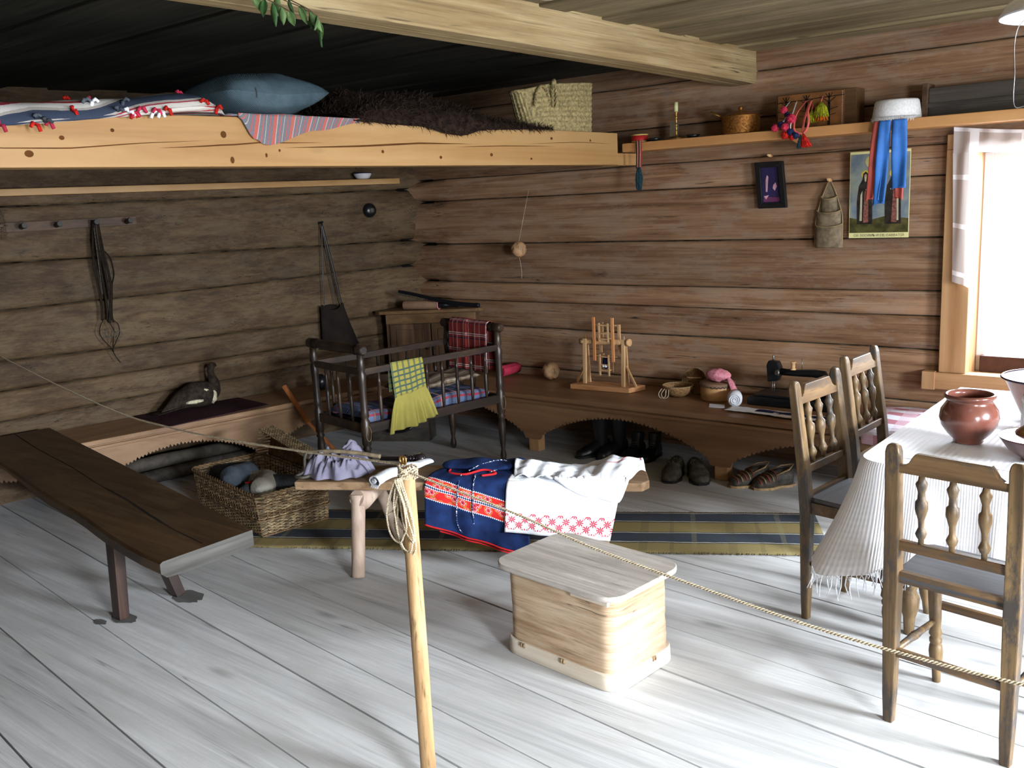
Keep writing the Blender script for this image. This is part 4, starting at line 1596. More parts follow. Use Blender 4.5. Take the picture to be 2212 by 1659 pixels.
random.seed(3)
wb = thing('wicker_basket', 'open rectangular wicker hamper of felt boots beside the plank bench', 'basket', BA + BU * 0.4 + BV * 0.2)
mb = MB()
pth = rect_path(BA, BU, BV, 0.80, 0.40)
wicker_wall(mb, pth, 0.012, 0.235, flare=0.022)
mb.build('basket_wall', ['wicker', 'wicker_dark'], wb)
mb = MB()
mb.prism([(0, 0), (0.80, 0), (0.80, 0.40), (0, 0.40)], lambda a, b, t: BA + BU * a + BV * b + V((0, 0, 0.002 + t)), 0.012)
mb.build('basket_floor', 'wicker_dark', wb)
mb = MB()
per = pth(None)
for ph in (0, pi):
    pts = []
    for i in range(300):
        p, n_ = pth(i / 300 * per)
        c = p + n_ * 0.024
        a = i * 0.8 + ph
        pts.append(V((c.x + n_.x * 0.006 * cos(a), c.y + n_.y * 0.006 * cos(a), 0.240 + 0.006 * sin(a))))
    mb.tube(pts, 0.006, 5, closed=True)
pts = []
for zz in (0.10, 0.175):
    mb.tube([pth(i / 200 * per)[0] + pth(i / 200 * per)[1] * (0.012 + 0.012 * zz / 0.2) + V((0, 0, zz + 0.003 * sin(i))) for i in range(200)], 0.0055, 5, closed=True)
mb.build('rim', 'wicker_dark', wb)
# lid leaning open on the far side: panel, and the lid's side walls pointing at the room
ld = MB()
LO = BA + BV * 0.42 + BU * 0.03


def lidp(s):
    if s is None:
        return 0.74
    return LO + BU * s + BV * 0.0, -BV


def lidpanel(s, t):
    p = LO + BU * (s * 0.74) + BV * (0.028 + 0.05 * t)
    return V((p.x, p.y, 0.235 + t * (0.062 + 0.105 * s) + 0.002 * sin(s * 200)))


ld.mi = 1
ld.grid(60, 14, lidpanel, thick=0.006)
ld.mi = 0
for j in range(11):
    pts = []
    for i in range(56):
        s = i / 55
        p = lidpanel(s, 1.0)
        q = p - BV * (0.006 + j * 0.0088)
        pts.append(V((q.x, q.y, q.z + 0.006 + 0.0035 * (1 if (i + j) % 2 else -1) - j * 0.0006)))
    ld.tube(pts, 0.0045, 4)
for e in (0.0, 1.0):
    for j in range(9):
        a = lidpanel(e, j / 9)
        b = a - BV * 0.095
        ld.tube([a, (a + b) / 2, b], 0.0045, 4)
ld.build('basket_lid', ['wicker', 'wicker_dark'], wb)

# felt boots lying in the basket
def felt_boot(name, label, mat, c, yaw, tilt, sc=1.0, trim=None):
    r = thing(name, label, 'boot', c, 0)
    M = Matrix.Translation(V(c)) @ rotz(yaw) @ Matrix.Rotation(tilt, 4, 'Y') @ Matrix.Scale(sc, 4)
    mb = MB()
    # boot lying on its side: foot then shaft, path in local XY
    pts = [V((0.0, -0.14, 0.0)), V((0.0, -0.12, 0)), V((0.0, -0.07, 0)), V((0.005, -0.01, 0)), V((0.03, 0.045, 0)), V((0.10, 0.065, 0)), V((0.17, 0.065, 0)), V((0.225, 0.065, 0)), V((0.265, 0.065, 0))]
    rr = [0.010, 0.034, 0.047, 0.052, 0.058, 0.054, 0.053, 0.050, 0.012]
    dense, dr = [], []
    for i in range(len(pts) - 1):
        for k in range(4):
            dense.append(M @ pts[i].lerp(pts[i + 1], k / 4))
            dr.append(sc * (lerp(rr[i], rr[i + 1], k / 4) + 0.002 * nz(i, k * 0.7, 3)))
    dense.append(M @ pts[-1])
    dr.append(sc * rr[-1])
    mb.tube(dense, dr, 16)
    mb.build('felt_upper', mat, r, subsurf=1)
    if trim:
        mb = MB()
        mb.box((0.0, -0.06, 0.047), (0.03, 0.018, 0.006), M)
        mb.build('red_patch', 'red_trim', r)
    return r


bc = BA + BV * 0.2
felt_boot('felt_boot', 'dark blue-grey felt boot at the far left of the wicker hamper', 'felt_blue', (bc + BU * 0.66 + V((0, 0, 0.19))), radians(-60), radians(-12), 1.35)
felt_boot('felt_boot', 'pale grey felt boot in the middle of the wicker hamper', 'felt_grey', (bc + BU * 0.43 + V((0, 0, 0.185))), radians(-48), radians(-8), 1.3)
felt_boot('felt_boot', 'dark felt boot with a red mark at the near right of the wicker hamper', 'felt_dark', (bc + BU * 0.27 + BV * -0.06 + V((0, 0, 0.19))), radians(5), radians(-6), 1.2, True)
mbx = MB()

# ------------------------------------------------------------------ chairs
def spindle(mb, x, y0, z0, y1, z1, r=0.016):
    mb.turn((x, y0, z0), (x, y1, z1), [(0, r * .5), (.09, r * .55), (.11, r * .8), (.17, r * 1.1), (.22, r * .8), (.26, r * .55), (.36, r * .6), (.50, r * 1.15), (.54, r * 1.2), (.62, r * 1.15), (.65, r * .75), (.75, r * .65), (.80, r * .85), (.87, r * 1.12), (.92, r * .7), (1, r * .5)], 12)


def make_chair(label, loc, rz, lean=0.045, wid=0.34, hh=0.925):
    """local: back posts at y = 0, seat towards +y"""
    t = thing('dining_chair', label, 'chair', loc, rz, None)
    h, hs = 0.925, 0.455
    kz = (hh - 0.5) / (0.925 - 0.5)
    w = wid / 2

    def by(z):
        return -lean * max(0, (z - hs) / (h - hs)) ** 1.2
    def Z(z):
        return z if z < 0.5 else 0.5 + (z - 0.5) * kz
    for sx in (-1, 1):
        mb = MB()
        secs = [(0.0, 0.030, 0.028), (0.1, 0.037, 0.034), (0.45, 0.048, 0.044), (0.6, 0.046, 0.040), (0.9, 0.044, 0.032), (0.918, 0.036, 0.028), (0.925, 0.022, 0.018)]
        rg = []
        for z, a, b in secs:
            y = by(z)
            rg.append(mb.add([V((sx * w + i * a / 2, y + j * b / 2 + 0.0, Z(z))) for i, j in ((-1, -1), (1, -1), (1, 1), (-1, 1))]))
        for A_, B_ in zip(rg[:-1], rg[1:]):
            for k in range(4):
                mb.face([A_ + k, A_ + (k + 1) % 4, B_ + (k + 1) % 4, B_ + k])
        mb.face([rg[0] + k for k in range(4)][::-1])
        mb.face([rg[-1] + k for k in range(4)])
        mb.build('back_post', 'chair_wood', t, 0.005, world=False)
    mb = MB()
    out = [(-w + .01, 0.862), (-w + .035, 0.864), (-w + .05, 0.874), (-w + .06, 0.892), (-w + .07, 0.905), (w - .07, 0.905), (w - .06, 0.892), (w - .05, 0.874), (w - .035, 0.864), (w - .01, 0.862), (w - .01, 0.838), (-w + .01, 0.838)]
    mb.prism(out, lambda a, b, q: V((a, by(b) - 0.012 + q, Z(b))), 0.022)
    mb.build('crest_rail', 'chair_wood_x', t, 0.003, world=False)
    for x in (-0.088, 0.0, 0.088):
        mb = MB()
        spindle(mb, x * wid / 0.34, by(0.62), Z(0.617), by(0.84), Z(0.842))
        mb.build('spindle', 'chair_wood', t, world=False)
    mb = MB()
    mb.bar((-w + .015, by(.605), Z(0.605)), (w - .015, by(.605), Z(0.605)), 0.024, 0.032)
    mb.build('back_rail', 'chair_wood_x', t, 0.003, world=False)
    mb = MB()
    fw = w + 0.03
    mb.prism([(-w + .02, -0.01), (w - .02, -0.01), (w - .0, 0.03), (fw, 0.295), (fw - .02, 0.312), (-fw + .02, 0.312), (-fw, 0.295), (-w, 0.03)], lambda a, b, q: V((a, b, 0.488 + q)), 0.018)
    mb.build('seat', 'chair_seat_wood', t, 0.004, world=False)
    mb = MB()
    mb.bar((-w + .015, 0, 0.500), (w - .015, 0, 0.500), 0.020, 0.036)
    for sx in (-1, 1):
        mb.bar((sx * w, 0.02, 0.466), (sx * (fw - 0.02), 0.29, 0.466), 0.018, 0.045)
    mb.bar((-fw + .02, 0.295, 0.466), (fw - .02, 0.295, 0.466), 0.018, 0.045)
    mb.build('seat_rail', 'chair_wood_x', t, world=False)
    for sx in (-1, 1):
        mb = MB()
        r = 0.021
        x = sx * (fw - 0.03)
        mb.turn((x, 0.345, 0.0), (x, 0.288, 0.489), [(0, r * .65), (.10, r * .7), (.16, r * 1.0), (.24, r * 1.12), (.29, r * .95), (.30, r * .7), (.315, r * .98), (.34, r * .98), (.355, r * .7), (.38, r * 1.05), (.42, r * .8), (.5, r * .95), (.7, r * 1.05), (.85, r * .8), (.88, r * 1.1), (1, r * 1.1)], 16)
        mb.build('front_leg', 'chair_wood', t, world=False)
        mb = MB()
        mb.turn((sx * w, 0.01, 0.235), (x, 0.318, 0.235), [(0, .009), (.4, .012), (.46, .014), (.48, .010), (.5, .015), (.52, .010), (.54, .014), (.6, .012), (1, .009)], 10)
        mb.build('stretcher', 'chair_wood', t, world=False)
    for y, z in ((0.0, 0.245), (0.327, 0.29)):
        mb = MB()
        mb.bar((-w + .01, y, z), (w - .01, y, z), 0.020, 0.028)
        mb.build('stretcher', 'chair_wood_x', t, 0.004, world=False)
    return t


make_chair('worn brown spindle-back chair in the right foreground, back turned to the room', (-0.675, 2.842, 0), radians(-8.9), 0.02, 0.355)
c1 = make_chair('worn wooden spindle-back chair at the left side of the table, nearest the chest', (-1.335, 3.61, 0), radians(-96.2), 0.062, 0.335, 0.962)
c2 = dup(c1, (-1.365, 4.215, 0), radians(-93), 'worn wooden spindle-back chair at the left side of the table, nearest the back wall')

# ------------------------------------------------------------------ table and cloth
tb = thing('dining_table', 'long wooden table hidden under a white ribbed cloth', 'table', (-0.6, 4.0, 0))
mb = MB()
mb.span((-1.085, 3.36, 0.68), (-0.17, 4.735, 0.705))
mb.build('tabletop', 'stool_top', tb)
for x, y in ((-0.98, 3.52), (-0.28, 3.52), (-0.98, 4.58), (-0.28, 4.58)):
    mb = MB()
    mb.turn((x, y, 0), (x, y, 0.68), [(0, .018), (.1, .022), (.16, .034), (.22, .036), (.26, .022), (.3, .034), (.4, .03), (.6, .036), (.8, .034), (.82, .04), (1, .04)], 14)
    mb.build('leg', 'chair_wood', tb)
tc = thing('tablecloth', 'white ribbed tablecloth with knotted fringe over the table', 'tablecloth', (-0.62, 4.0, 0.71))
X0, X1, Y0, Y1, RC = -1.125, -0.14, 3.31, 4.75, 0.10


def edgept(s):
    """rounded path: far left corner -> near left corner -> near right corner; returns point, outward normal"""
    L1 = (Y1 - Y0 - RC)
    L2 = RC * pi / 2
    L3 = (X1 - X0 - RC)
    d = s * (L1 + L2 + L3)
    if d < L1:
        return V((X0, Y1 - d, 0)), V((-1, 0, 0)), d, 0.0
    d -= L1
    if d < L2:
        a = pi + d / RC
        return V((X0 + RC + RC * cos(a), Y0 + RC + RC * sin(a), 0)), V((cos(a), sin(a), 0)), d + L1, sin(pi * d / L2)
    d -= L2
    return V((X0 + RC + d, Y0, 0)), V((0, -1, 0)), d + L1 + L2, 0.0


LC1 = (Y1 - Y0 - RC)
LC = LC1 + RC * pi / 2 + (X1 - X0 - RC)


def cornerness(s):
    d = s * LC
    c = LC1 + RC * pi / 4
    return max(0.0, 1 - abs(d - c) / 0.34)


def drape(s, t):
    p, n_, d, _ = edgept(s)
    k = cornerness(s)
    near = d > LC1
    hem = 0.285 + 0.135 * k ** 2.2 + (0.0 if near else -0.06 * min(1, (LC1 - d) / 0.5))
    drop = hem * t
    flare = 0.035 + 0.135 * k ** 1.5
    fold = (0.018 * sin(d * 24 + 0.6) + 0.012 * sin(d * 51)) * t ** 1.2 * (1 - 0.5 * k)
    out = 0.012 * min(1, t * 12) ** 0.5 + flare * t ** 1.3 + fold
    if not near:
        out *= 0.6
    q = p + n_ * out
    z = 0.722 - 0.012 * min(1, t * 10) ** 2 - drop
    return V((q.x, q.y, z))


def dr_uv(s, t):
    return (s * LC, t * 0.36)


mb = MB()
mb.grid(150, 26, drape, uvf=dr_uv)
b0 = []
N = 150
pts = []


def topc(s, t):
    p, n_, d, _ = edgept(s)
    c = V((X0 + 0.45, Y1 - 0.02 - 0.0 if False else min(max(p.y, Y0 + RC), Y1), 0))
    c = V((lerp(p.x, X1, 1.0) if d < LC1 else p.x if p.x > X0 + RC else X0 + RC, p.y if d < LC1 else Y0 + RC, 0))
    q = p.lerp(c, t) if d < LC1 else p.lerp(V((max(p.x, X0 + RC), Y0 + RC, 0)), t)
    return V((q.x, q.y, 0.722 + 0.0015 * nz(q.x * 9, q.y * 9, 0)))


mb.grid(150, 12, topc, uvf=lambda s, t: (topc(s, t).y, topc(s, t).x))
mb.build('cloth', 'ribbed_tablecloth', tc)
random.seed(9)
mb = MB()
for i in range(190):
    s = 0.40 + 0.60 * i / 190
    p = drape(s, 1.0)
    L = random.uniform(0.04, 0.075) * (1.25 if cornerness(s) > 0.3 else 0.8)
    q = p + V((random.uniform(-.018, .018), random.uniform(-.018, .018), -L))
    m = (p + q) / 2 + V((random.uniform(-.008, .008), random.uniform(-.006, .006), 0))
    mb.tube([p + V((0, 0, 0.004)), m, q], [0.0022, 0.0020, 0.0012], 4)
    if i % 2 == 0:
        p2 = drape(min(1, s + 0.60 / 190), 1.0)
        mb.tube([p, (p + p2) / 2 + V((0, 0, -0.016)), p2], 0.0016, 4)
mb.build('knotted_fringe', 'white_linen', tc)['kind'] = 'stuff'

# ------------------------------------------------------------------ child's cradle
CRM = Matrix.Translation(V((-4.260, 4.184, 0))) @ rotz(radians(80.5))
cr = thing('cradle', 'dark turned-wood child cot with spindle sides', 'cot', (-4.260, 4.184, 0), radians(80.5))
LX, LY = 0.525, 0.268
for sx in (-1, 1):
    for sy in (-1, 1):
        mb = MB()
        r = 0.024
        mb.turn((sx * (LX + 0.0), sy * LY, 0.0), (sx * LX, sy * LY, 0.885), [(0, r * .5), (.02, r * .8), (.045, r * .9), (.09, r * .55), (.13, r * .75), (.2, r * .95), (.28, r * 1.05), (.33, r * .8), (.345, r * 1.15), (.36, r * .8), (.38, r * 1.15), (.45, r * 1.15), (.53, r * 1.15), (.55, r * .8), (.57, r * 1.1), (.6, r * .95), (.7, r * .85), (.8, r), (.85, r * 1.1), (.87, r * .75), (.89, r * 1.15), (.93, r * .9), (1, r * .8)], 16)
        p_ = mb.build('post', 'cradle_wood', cr, world=False)
        if sy == -1:
            mb = MB()
            mb.tube([(sx * LX + 0.018 * cos(k * pi / 10), sy * LY - 0.0285, 0.40 + 0.045 * sin(k * pi / 10)) for k in range(20)], 0.0014, 5, closed=True)
            mb.build('inlaid_oval', 'birch_rim', p_, world=True) if False else None
            o_ = mb.build('scratched_oval', 'birch_rim', cr, world=False)
            mb = MB()
for sy in (-1, 1):
    mb = MB()
    mb.bar((-LX, sy * LY, 0.765), (LX, sy * LY, 0.765), 0.022, 0.04)
    mb.build('top_rail', 'cradle_wood_x', cr, 0.003, world=False)
    mb = MB()
    mb.bar((-LX, sy * LY, 0.425), (LX, sy * LY, 0.425), 0.026, 0.055)
    mb.build('bottom_rail', 'cradle_wood_x', cr, 0.003, world=False)
    for i in range(8):
        x = -LX + (i + 1) * 2 * LX / 9
        mb = MB()
        mb.turn((x, sy * LY, 0.452), (x, sy * LY, 0.748), [(0, .008), (.15, .011), (.5, .012), (.55, .009), (.57, .012), (.8, .010), (.82, .012), (.85, .008), (1, .008)], 8)
        mb.build('spindle', 'cradle_wood', cr, world=False)
for sx in (-1, 1):
    mb = MB()
    r = 0.03
    mb.turn((sx * LX, -LY - 0.045, 0.895), (sx * LX, LY + 0.045, 0.895), [(0, r * .7), (.02, r), (.1, r), (.12, r * .7), (.14, r * 1.1), (.17, r * .8), (.2, r * .9), (.4, r * 1.1), (.6, r * 1.1), (.8, r * .9), (.83, r * .8), (.86, r * 1.1), (.88, r * .7), (.9, r), (.98, r), (1, r * .7)], 14)
    mb.build('head_roll', 'cradle_wood_x', cr, world=False)
    for z, hh in ((0.765, 0.04), (0.425, 0.055), (0.17, 0.03)):
        if z < 0.2 and sx == 1:
            continue
        mb = MB()
        mb.bar((sx * LX, -LY, z), (sx * LX, LY, z), 0.022, hh)
        mb.build('end_rail', 'cradle_wood_x', cr, 0.003, world=False)
    for i in range(3):
        y = -LY + (i + 1) * 2 * LY / 4
        mb = MB()
        mb.turn((sx * LX, y, 0.452), (sx * LX, y, 0.748), [(0, .008), (.15, .011), (.5, .012), (.55, .009), (.57, .012), (.8, .010), (1, .008)], 8)
        mb.build('spindle', 'cradle_wood', cr, world=False)
mb = MB()
mb.span((-LX, -LY, 0.40), (LX, LY, 0.412))
mb.build('bottom_board', 'cradle_wood_x', cr, world=False)


def CL(x, y, z):
    return CRM @ V((x, y, z))


# bedding inside the cot
mb = MB()


def mattress(s, t):
    a = 2 * pi * t
    x = lerp(-LX + 0.04, LX - 0.04, s)
    e = min(1, min(s, 1 - s) * 16) ** 0.5
    cy_, cz = cos(a), sin(a)
    y = 0.205 * math.copysign(abs(cy_) ** 0.4, cy_)
    z = 0.458 + e * 0.042 * math.copysign(abs(cz) ** 0.5, cz) + (0.016 * sin(x * 11) + 0.05 * max(0, x)) * (1 if cz > 0 else 0.1)
    return CL(x, y, z)


mb.grid(50, 24, mattress, uvf=lambda s, t: (s * 1.0, t * 0.55))
tag(mb.build('cot_quilt', 'quilt_blue'), 'blue and pink printed quilt lying in the dark cot', 'quilt')
mb = MB()


def blank(s, t):
    a = 2 * pi * t
    x = lerp(-0.10, LX - 0.06, s)
    e = min(1, min(s, 1 - s) * 9) ** 0.5
    z = 0.565 + 0.03 * x + e * (0.034 + 0.010 * sin(s * 14)) * sin(a)
    return CL(x, 0.02 + 0.17 * cos(a), z)


mb.grid(40, 20, blank, uvf=lambda s, t: (s * 0.6, t * 0.4))
tag(mb.build('folded_blanket', 'blanket_brown'), 'brown and cream striped blanket folded on the quilt in the cot', 'blanket')

# yellow child's dress over the near rail
dr = thing('childs_dress', 'yellow-green child dress with checked bodice hanging over the near cot rail', 'dress', CL(-0.2, -LY, 0.78))


def dress(s, t, back=False):
    # t 0 at the rail, 1 at the hem
    x = -0.215 + (s - 0.5) * (0.235 + 0.14 * max(0, (t - 0.5) / 0.5) ** 0.8) + 0.02 * t
    z = 0.792 - 0.375 * t * (1 - 0.02 * sin(s * 9)) - 0.03 * (1 - s) * t - 0.02 * (1 - s)
    pl = 0.016 * sin(s * 30 + sin(s * 9)) * max(0, (t - 0.47) / 0.53)
    y = -LY - 0.016 - 0.018 * t - pl - 0.012 * sin(pi * min(1, t * 2)) * 0
    if t < 0.04:
        y = -LY - 0.016 * (t / 0.04)
        z = 0.792 - 0.0 * t
    return CL(x, y, z)


mb = MB()
mb.grid(60, 16, lambda s, t: dress(s, t * 0.48), uvf=lambda s, t: (s * 0.24, t * 0.2), thick=0.003)
mb.grid(20, 8, lambda s, t: CL(-0.215 + (s - 0.5) * 0.235, -LY + 0.013, 0.792 - 0.02 * (1 - s) - t * 0.16), uvf=lambda s, t: (s * 0.24, t * 0.16))
mb.grid(20, 3, lambda s, t: CL(-0.215 + (s - 0.5) * 0.235, lerp(-LY - 0.015, -LY + 0.013, t), 0.790 - 0.02 * (1 - s) + 0.002 * sin(pi * t)), uvf=lambda s, t: (s * 0.24, t * 0.03))
mb.build('checked_bodice', 'gingham_lime', dr)
mb = MB()
mb.grid(110, 24, lambda s, t: dress(s, 0.47 + t * 0.53), thick=0.003)
mb.build('pleated_skirt', 'lime_cloth', dr)

# red plaid cloth over the far end roll
for (y0, y1, zb, dx, off) in ((-0.17, 0.20, 0.56, -0.004, 0),):
    mb = MB()

    def plaid(s, t):
        y = lerp(-0.20, 0.19, s)
        step_ = 0.006 if s > 0.52 else 0.0
        rr = 0.036 + step_
        if t < 0.35:
            a = pi * (t / 0.35)
            x = LX + rr * cos(a)
            z = 0.897 + rr * sin(a)
            z -= 0.0
        else:
            k = (t - 0.35) / 0.65
            L = 0.30 + 0.0 * s
            x = LX - rr - 0.006 * sin(s * 26) * k - 0.01 * k
            z = 0.897 - k * L
        return CL(x, y, z)
    mb.grid(60, 50, plaid, uvf=lambda s, t: (s * 0.38, t * 0.5), thick=0.004)
    mb.grid(30, 16, lambda s, t: CL(LX + 0.036 + 0.004 * sin(s * 20), lerp(-0.20, 0.19, s), 0.897 - 0.3 * t), uvf=lambda s, t: (s * 0.38, t * 0.3), thick=0.003)
    tag(mb.build('plaid_cloth', 'plaid_red'), 'red plaid cloth hanging over the far end of the dark cot', 'cloth')

# ------------------------------------------------------------------ corner cupboard
cu = thing('corner_cupboard', 'dark wooden cupboard standing in the corner behind the cot', 'cupboard', (-5.1, 5.3, 0.403))
A_, B_ = V((-5.40, 5.09, 0)), V((-4.80, 5.47, 0))
foot = [(-5.40, 5.09), (-4.80, 5.47), (-4.80, 5.52), (-5.35, 5.52), (-5.41, 5.45)]
mb = MB()
mb.prism(foot, lambda a, b, t: V((a, b, 0.403 + t)), 0.472)
mb.build('body', 'cupboard_wood', cu)
mb = MB()
mb.prism([(-5.452, 5.03), (-5.40, 5.02), (-4.76, 5.44), (-4.76, 5.52), (-5.35, 5.52), (-5.45, 5.45)], lambda a, b, t: V((a, b, 0.875 + t)), 0.026)
mb.build('top_board', 'cupboard_top', cu, 0.004)
cuU = (B_ - A_).normalized()
cuN = V((cuU.y, -cuU.x, 0))
for k in (0, 1):
    mb = MB()
    a0_, a1_ = (0.03, 0.345) if k == 0 else (0.36, 0.68)
    mb.prism([(a0_, 0.43), (a1_, 0.43), (a1_, 0.79), (a0_, 0.79)], lambda a, b, t: A_ + cuU * a + cuN * t + V((0, 0, b)), 0.014)
    mb.prism([(a0_ + .05, 0.44), (a1_ - .05, 0.44), (a1_ - .05, 0.75), (a0_ + .05, 0.75)], lambda a, b, t: A_ + cuU * a + cuN * (0.012 + t) + V((0, 0, b)), 0.008)
    d_ = mb.build('door', 'cupboard_wood', cu, 0.002)
mb = MB()
mb.turn(tuple(A_ + cuU * 0.33 + cuN * 0.014 + V((0, 0, .6))), tuple(A_ + cuU * 0.33 + cuN * 0.04 + V((0, 0, .6))), [(0, .006), (.5, .006), (.7, .013), (1, .008)], 10)
mb.build('knob', 'dark_peg', cu)
mb = MB()
mb.prism([(0.0, 0.795), (0.71, 0.795), (0.71, 0.868), (0.0, 0.868)], lambda a, b, t: A_ + cuU * a + cuN * t + V((0, 0, b)), 0.010)
mb.build('frieze_board', 'cupboard_top', cu, 0.002)
#PART4
# ------------------------------------------------------------------ barrier pole, rope and its coil
random.seed(21)
po = thing('barrier_pole', 'pale wooden pole in the foreground holding the rope', 'pole', (-1.835, 1.765, 0))
mb = MB()
mb.turn((-1.835, 1.765, 0.0), (-1.915, 1.842, 0.955), [(0, .023), (.5, .0235), (.9, .0225), (.985, .0225), (1, .018)], 24)
mb.build('shaft', 'pole_wood', po)
mb = MB()
for x in (-0.007, 0.004):
    mb.tube([(-1.922 + x + 0.007 * cos(k * pi / 10), 1.838, 0.978 + 0.011 * sin(k * pi / 10)) for k in range(20)], 0.0028, 8, closed=True)
mb.build('brass_ring', 'brass', po)


def rope_strands(mb, pts, r=0.0030, pitch=0.016, fuzz=True):
    """two-strand twisted twine along the polyline"""
    P = [V(p) for p in pts]
    L = [0.0]
    for a, b in zip(P[:-1], P[1:]):
        L.append(L[-1] + (b - a).length)
    n = int(L[-1] / (pitch / 6))
    out = [[], []]
    j = 0
    for i in range(n + 1):
        d = L[-1] * i / n
        while j < len(L) - 2 and L[j + 1] < d:
            j += 1
        k = (d - L[j]) / max(1e-9, L[j + 1] - L[j])
        c = P[j].lerp(P[j + 1], k)
        t = (P[j + 1] - P[j]).normalized()
        a_, b_, _ = frame_from((0, 0, 0), t)
        for s_ in (0, 1):
            ph = 2 * pi * d / pitch + s_ * pi
            out[s_].append(c + (a_ * cos(ph) + b_ * sin(ph)) * r * 0.62)
    for o_ in out:
        mb.tube(o_, r * 0.72, 5)
    if fuzz:
        for i in range(int(L[-1] * 110)):
            p = random.choice(out)[random.randrange(len(out[0]))]
            q = p + V((random.gauss(0, 1), random.gauss(0, 1), random.gauss(0, 1))).normalized() * random.uniform(0.003, 0.008)
            mb.tube([p, q], [0.0004, 0.0002], 3, caps=False)


def smooth_path(ctrl, m=14):
    out = []
    n = len(ctrl)
    C = [V(c) for c in ctrl]
    for i in range(n - 1):
        p0, p1, p2, p3 = C[max(i - 1, 0)], C[i], C[i + 1], C[min(i + 2, n - 1)]
        for k in range(m):
            t = k / m
            out.append(0.5 * ((2 * p1) + (p2 - p0) * t + (2 * p0 - 5 * p1 + 4 * p2 - p3) * t * t + (3 * p1 - p0 - 3 * p2 + p3) * t ** 3))
    out.append(C[-1])
    return out


ro = thing('barrier_rope', 'thin twisted twine strung across the room from the pole to both sides', 'rope', (-1.915, 1.842, 0.95))
mb = MB()
rope_strands(mb, smooth_path([(-1.915, 1.83, 0.950), (-1.527, 1.831, 0.894), (-1.246, 1.824, 0.846), (-0.95, 1.818, 0.813), (-0.70, 1.811, 0.79), (-0.5, 1.807, 0.781), (-0.297, 1.801, 0.783), (0.05, 1.79, 0.80), (0.6, 1.77, 0.86)]))
mb.build('right_span', 'twine', ro)
mb = MB()
rope_strands(mb, smooth_path([(-1.93, 1.845, 0.962), (-2.509, 1.93, 0.906), (-3.098, 2.019, 0.857), (-3.6, 2.1, 0.826), (-4.112, 2.171, 0.816), (-4.968, 2.3, 0.85), (-6.03, 2.463, 0.914)]), fuzz=False)
mb.build('left_span', 'twine', ro)
mb = MB()
turns = []
for i in range(160):
    a = 2 * pi * i / 160 * 6
    rr_ = 0.026 + 0.004 * sin(i * 0.7)
    turns.append(V((-1.915 + rr_ * cos(a), 1.842 + rr_ * sin(a), 0.925 + 0.035 * i / 160 + 0.003 * sin(i))))
rope_strands(mb, turns)
mb.build('knot_wraps', 'twine', ro)
loops = [(-0.02, 0.20, 0.045), (0.015, 0.235, 0.06), (0.0, 0.155, 0.03), (0.045, 0.185, 0.03), (-0.045, 0.115, 0.022), (0.03, 0.215, 0.05), (-0.01, 0.19, 0.065)]
for i, (dx, ln, wd) in enumerate(loops):
    mb = MB()
    ctrl = []
    for k in range(13):
        a = pi * k / 12
        x = dx * sin(a) - wd * cos(a) * (sin(a) ** 0.6 if 0 < k < 12 else 0)
        z = 0.935 - ln * sin(a) ** 0.8 if 0 < k < 12 else 0.935
        ctrl.append((-1.91 + x + random.uniform(-.004, .004), 1.812 - 0.004 * i % 3, z))
    rope_strands(mb, smooth_path(ctrl, 6), 0.0024, 0.014, fuzz=False)
    mb.build('coil_loop', 'twine', ro)

# ------------------------------------------------------------------ apron and embroidered chemise over the bench
HT = 0.452


def over_bench(mat, name, parent, uL, uR, backd, hemL, hemR, uvf, lean=0.03, thick=0.004, folds=0.010, wl=1.0, mbn=50, d0=0.0):
    """cloth lying on the seat and hanging over its near edge. hemL, hemR = heights of the hem at each end"""
    mb = MB()

    def f(s, t):
        u = lerp(uL(t), uR(t), s)
        if t < 0.4:
            k = t / 0.4
            d = lerp(-backd, 0.004, k)
            z = HT + 0.006 + 0.012 * nz(u * 12, d * 14, 7) + 0.008 * sin(pi * k)
            if k > 0.9:
                z -= 0.006 * (k - 0.9) / 0.1
        else:
            k = (t - 0.4) / 0.6
            hem = lerp(hemL, hemR, s)
            z = lerp(HT - 0.002, hem, k)
            d = 0.006 + d0 + 0.012 * min(1, k * 8) + lean * k + folds * sin(u * 38 * wl + 1.2 * k) * k ** 0.7 + 0.005 * nz(u * 15, z * 10, 2)
        return SP(u, d, z)
    mb.grid(mbn, 46, f, uvf=lambda s, t: uvf(s, t, f), thick=thick)
    return mb.build(name, mat, parent), f


ap = thing('folk_apron', 'navy blue apron with red flowered bands and red hem folded over the bench', 'apron', SP(0.85, -0.1, 0.46))
_, apf = over_bench('apron_cloth', 'apron_panel', ap, lambda t: 0.64 + 0.04 * (1 - min(1, t / 0.4)), lambda t: 1.12 - 0.03 * (t > 2), 0.19, 0.262, 0.115,
                    lambda s, t, f: (lerp(0.64, 1.12, s), (0.478 - 0.30 * lerp(0, 0.48, s)) - (HT + (0.4 - t) / 0.4 * 0.19 if t < 0.4 else f(s, t).z)), folds=0.006)
# red piping on the hem (two layers)
for k, dz in ((0, 0.0), (1, -0.016)):
    mb = MB()
    mb.tube([apf(i / 60, 1.0) + SN * (0.004 - 0.010 * k) + V((0, 0, dz)) for i in range(8 * k, 61)], 0.0042, 6)
    mb.build('red_hem', 'red_trim', ap)
# under layer visible below the hem line
mb = MB()
mb.grid(30, 12, lambda s, t: SP(lerp(0.70, 1.10, s), 0.012 + 0.010 * t, lerp(0.40, lerp(0.235, 0.12, s), t)), thick=0.003, uvf=lambda s, t: (s, 0.5 + 0.3 * t))
mb.build('under_layer', 'apron_cloth', ap)
# rolled top of the bodice with red binding
mb = MB()


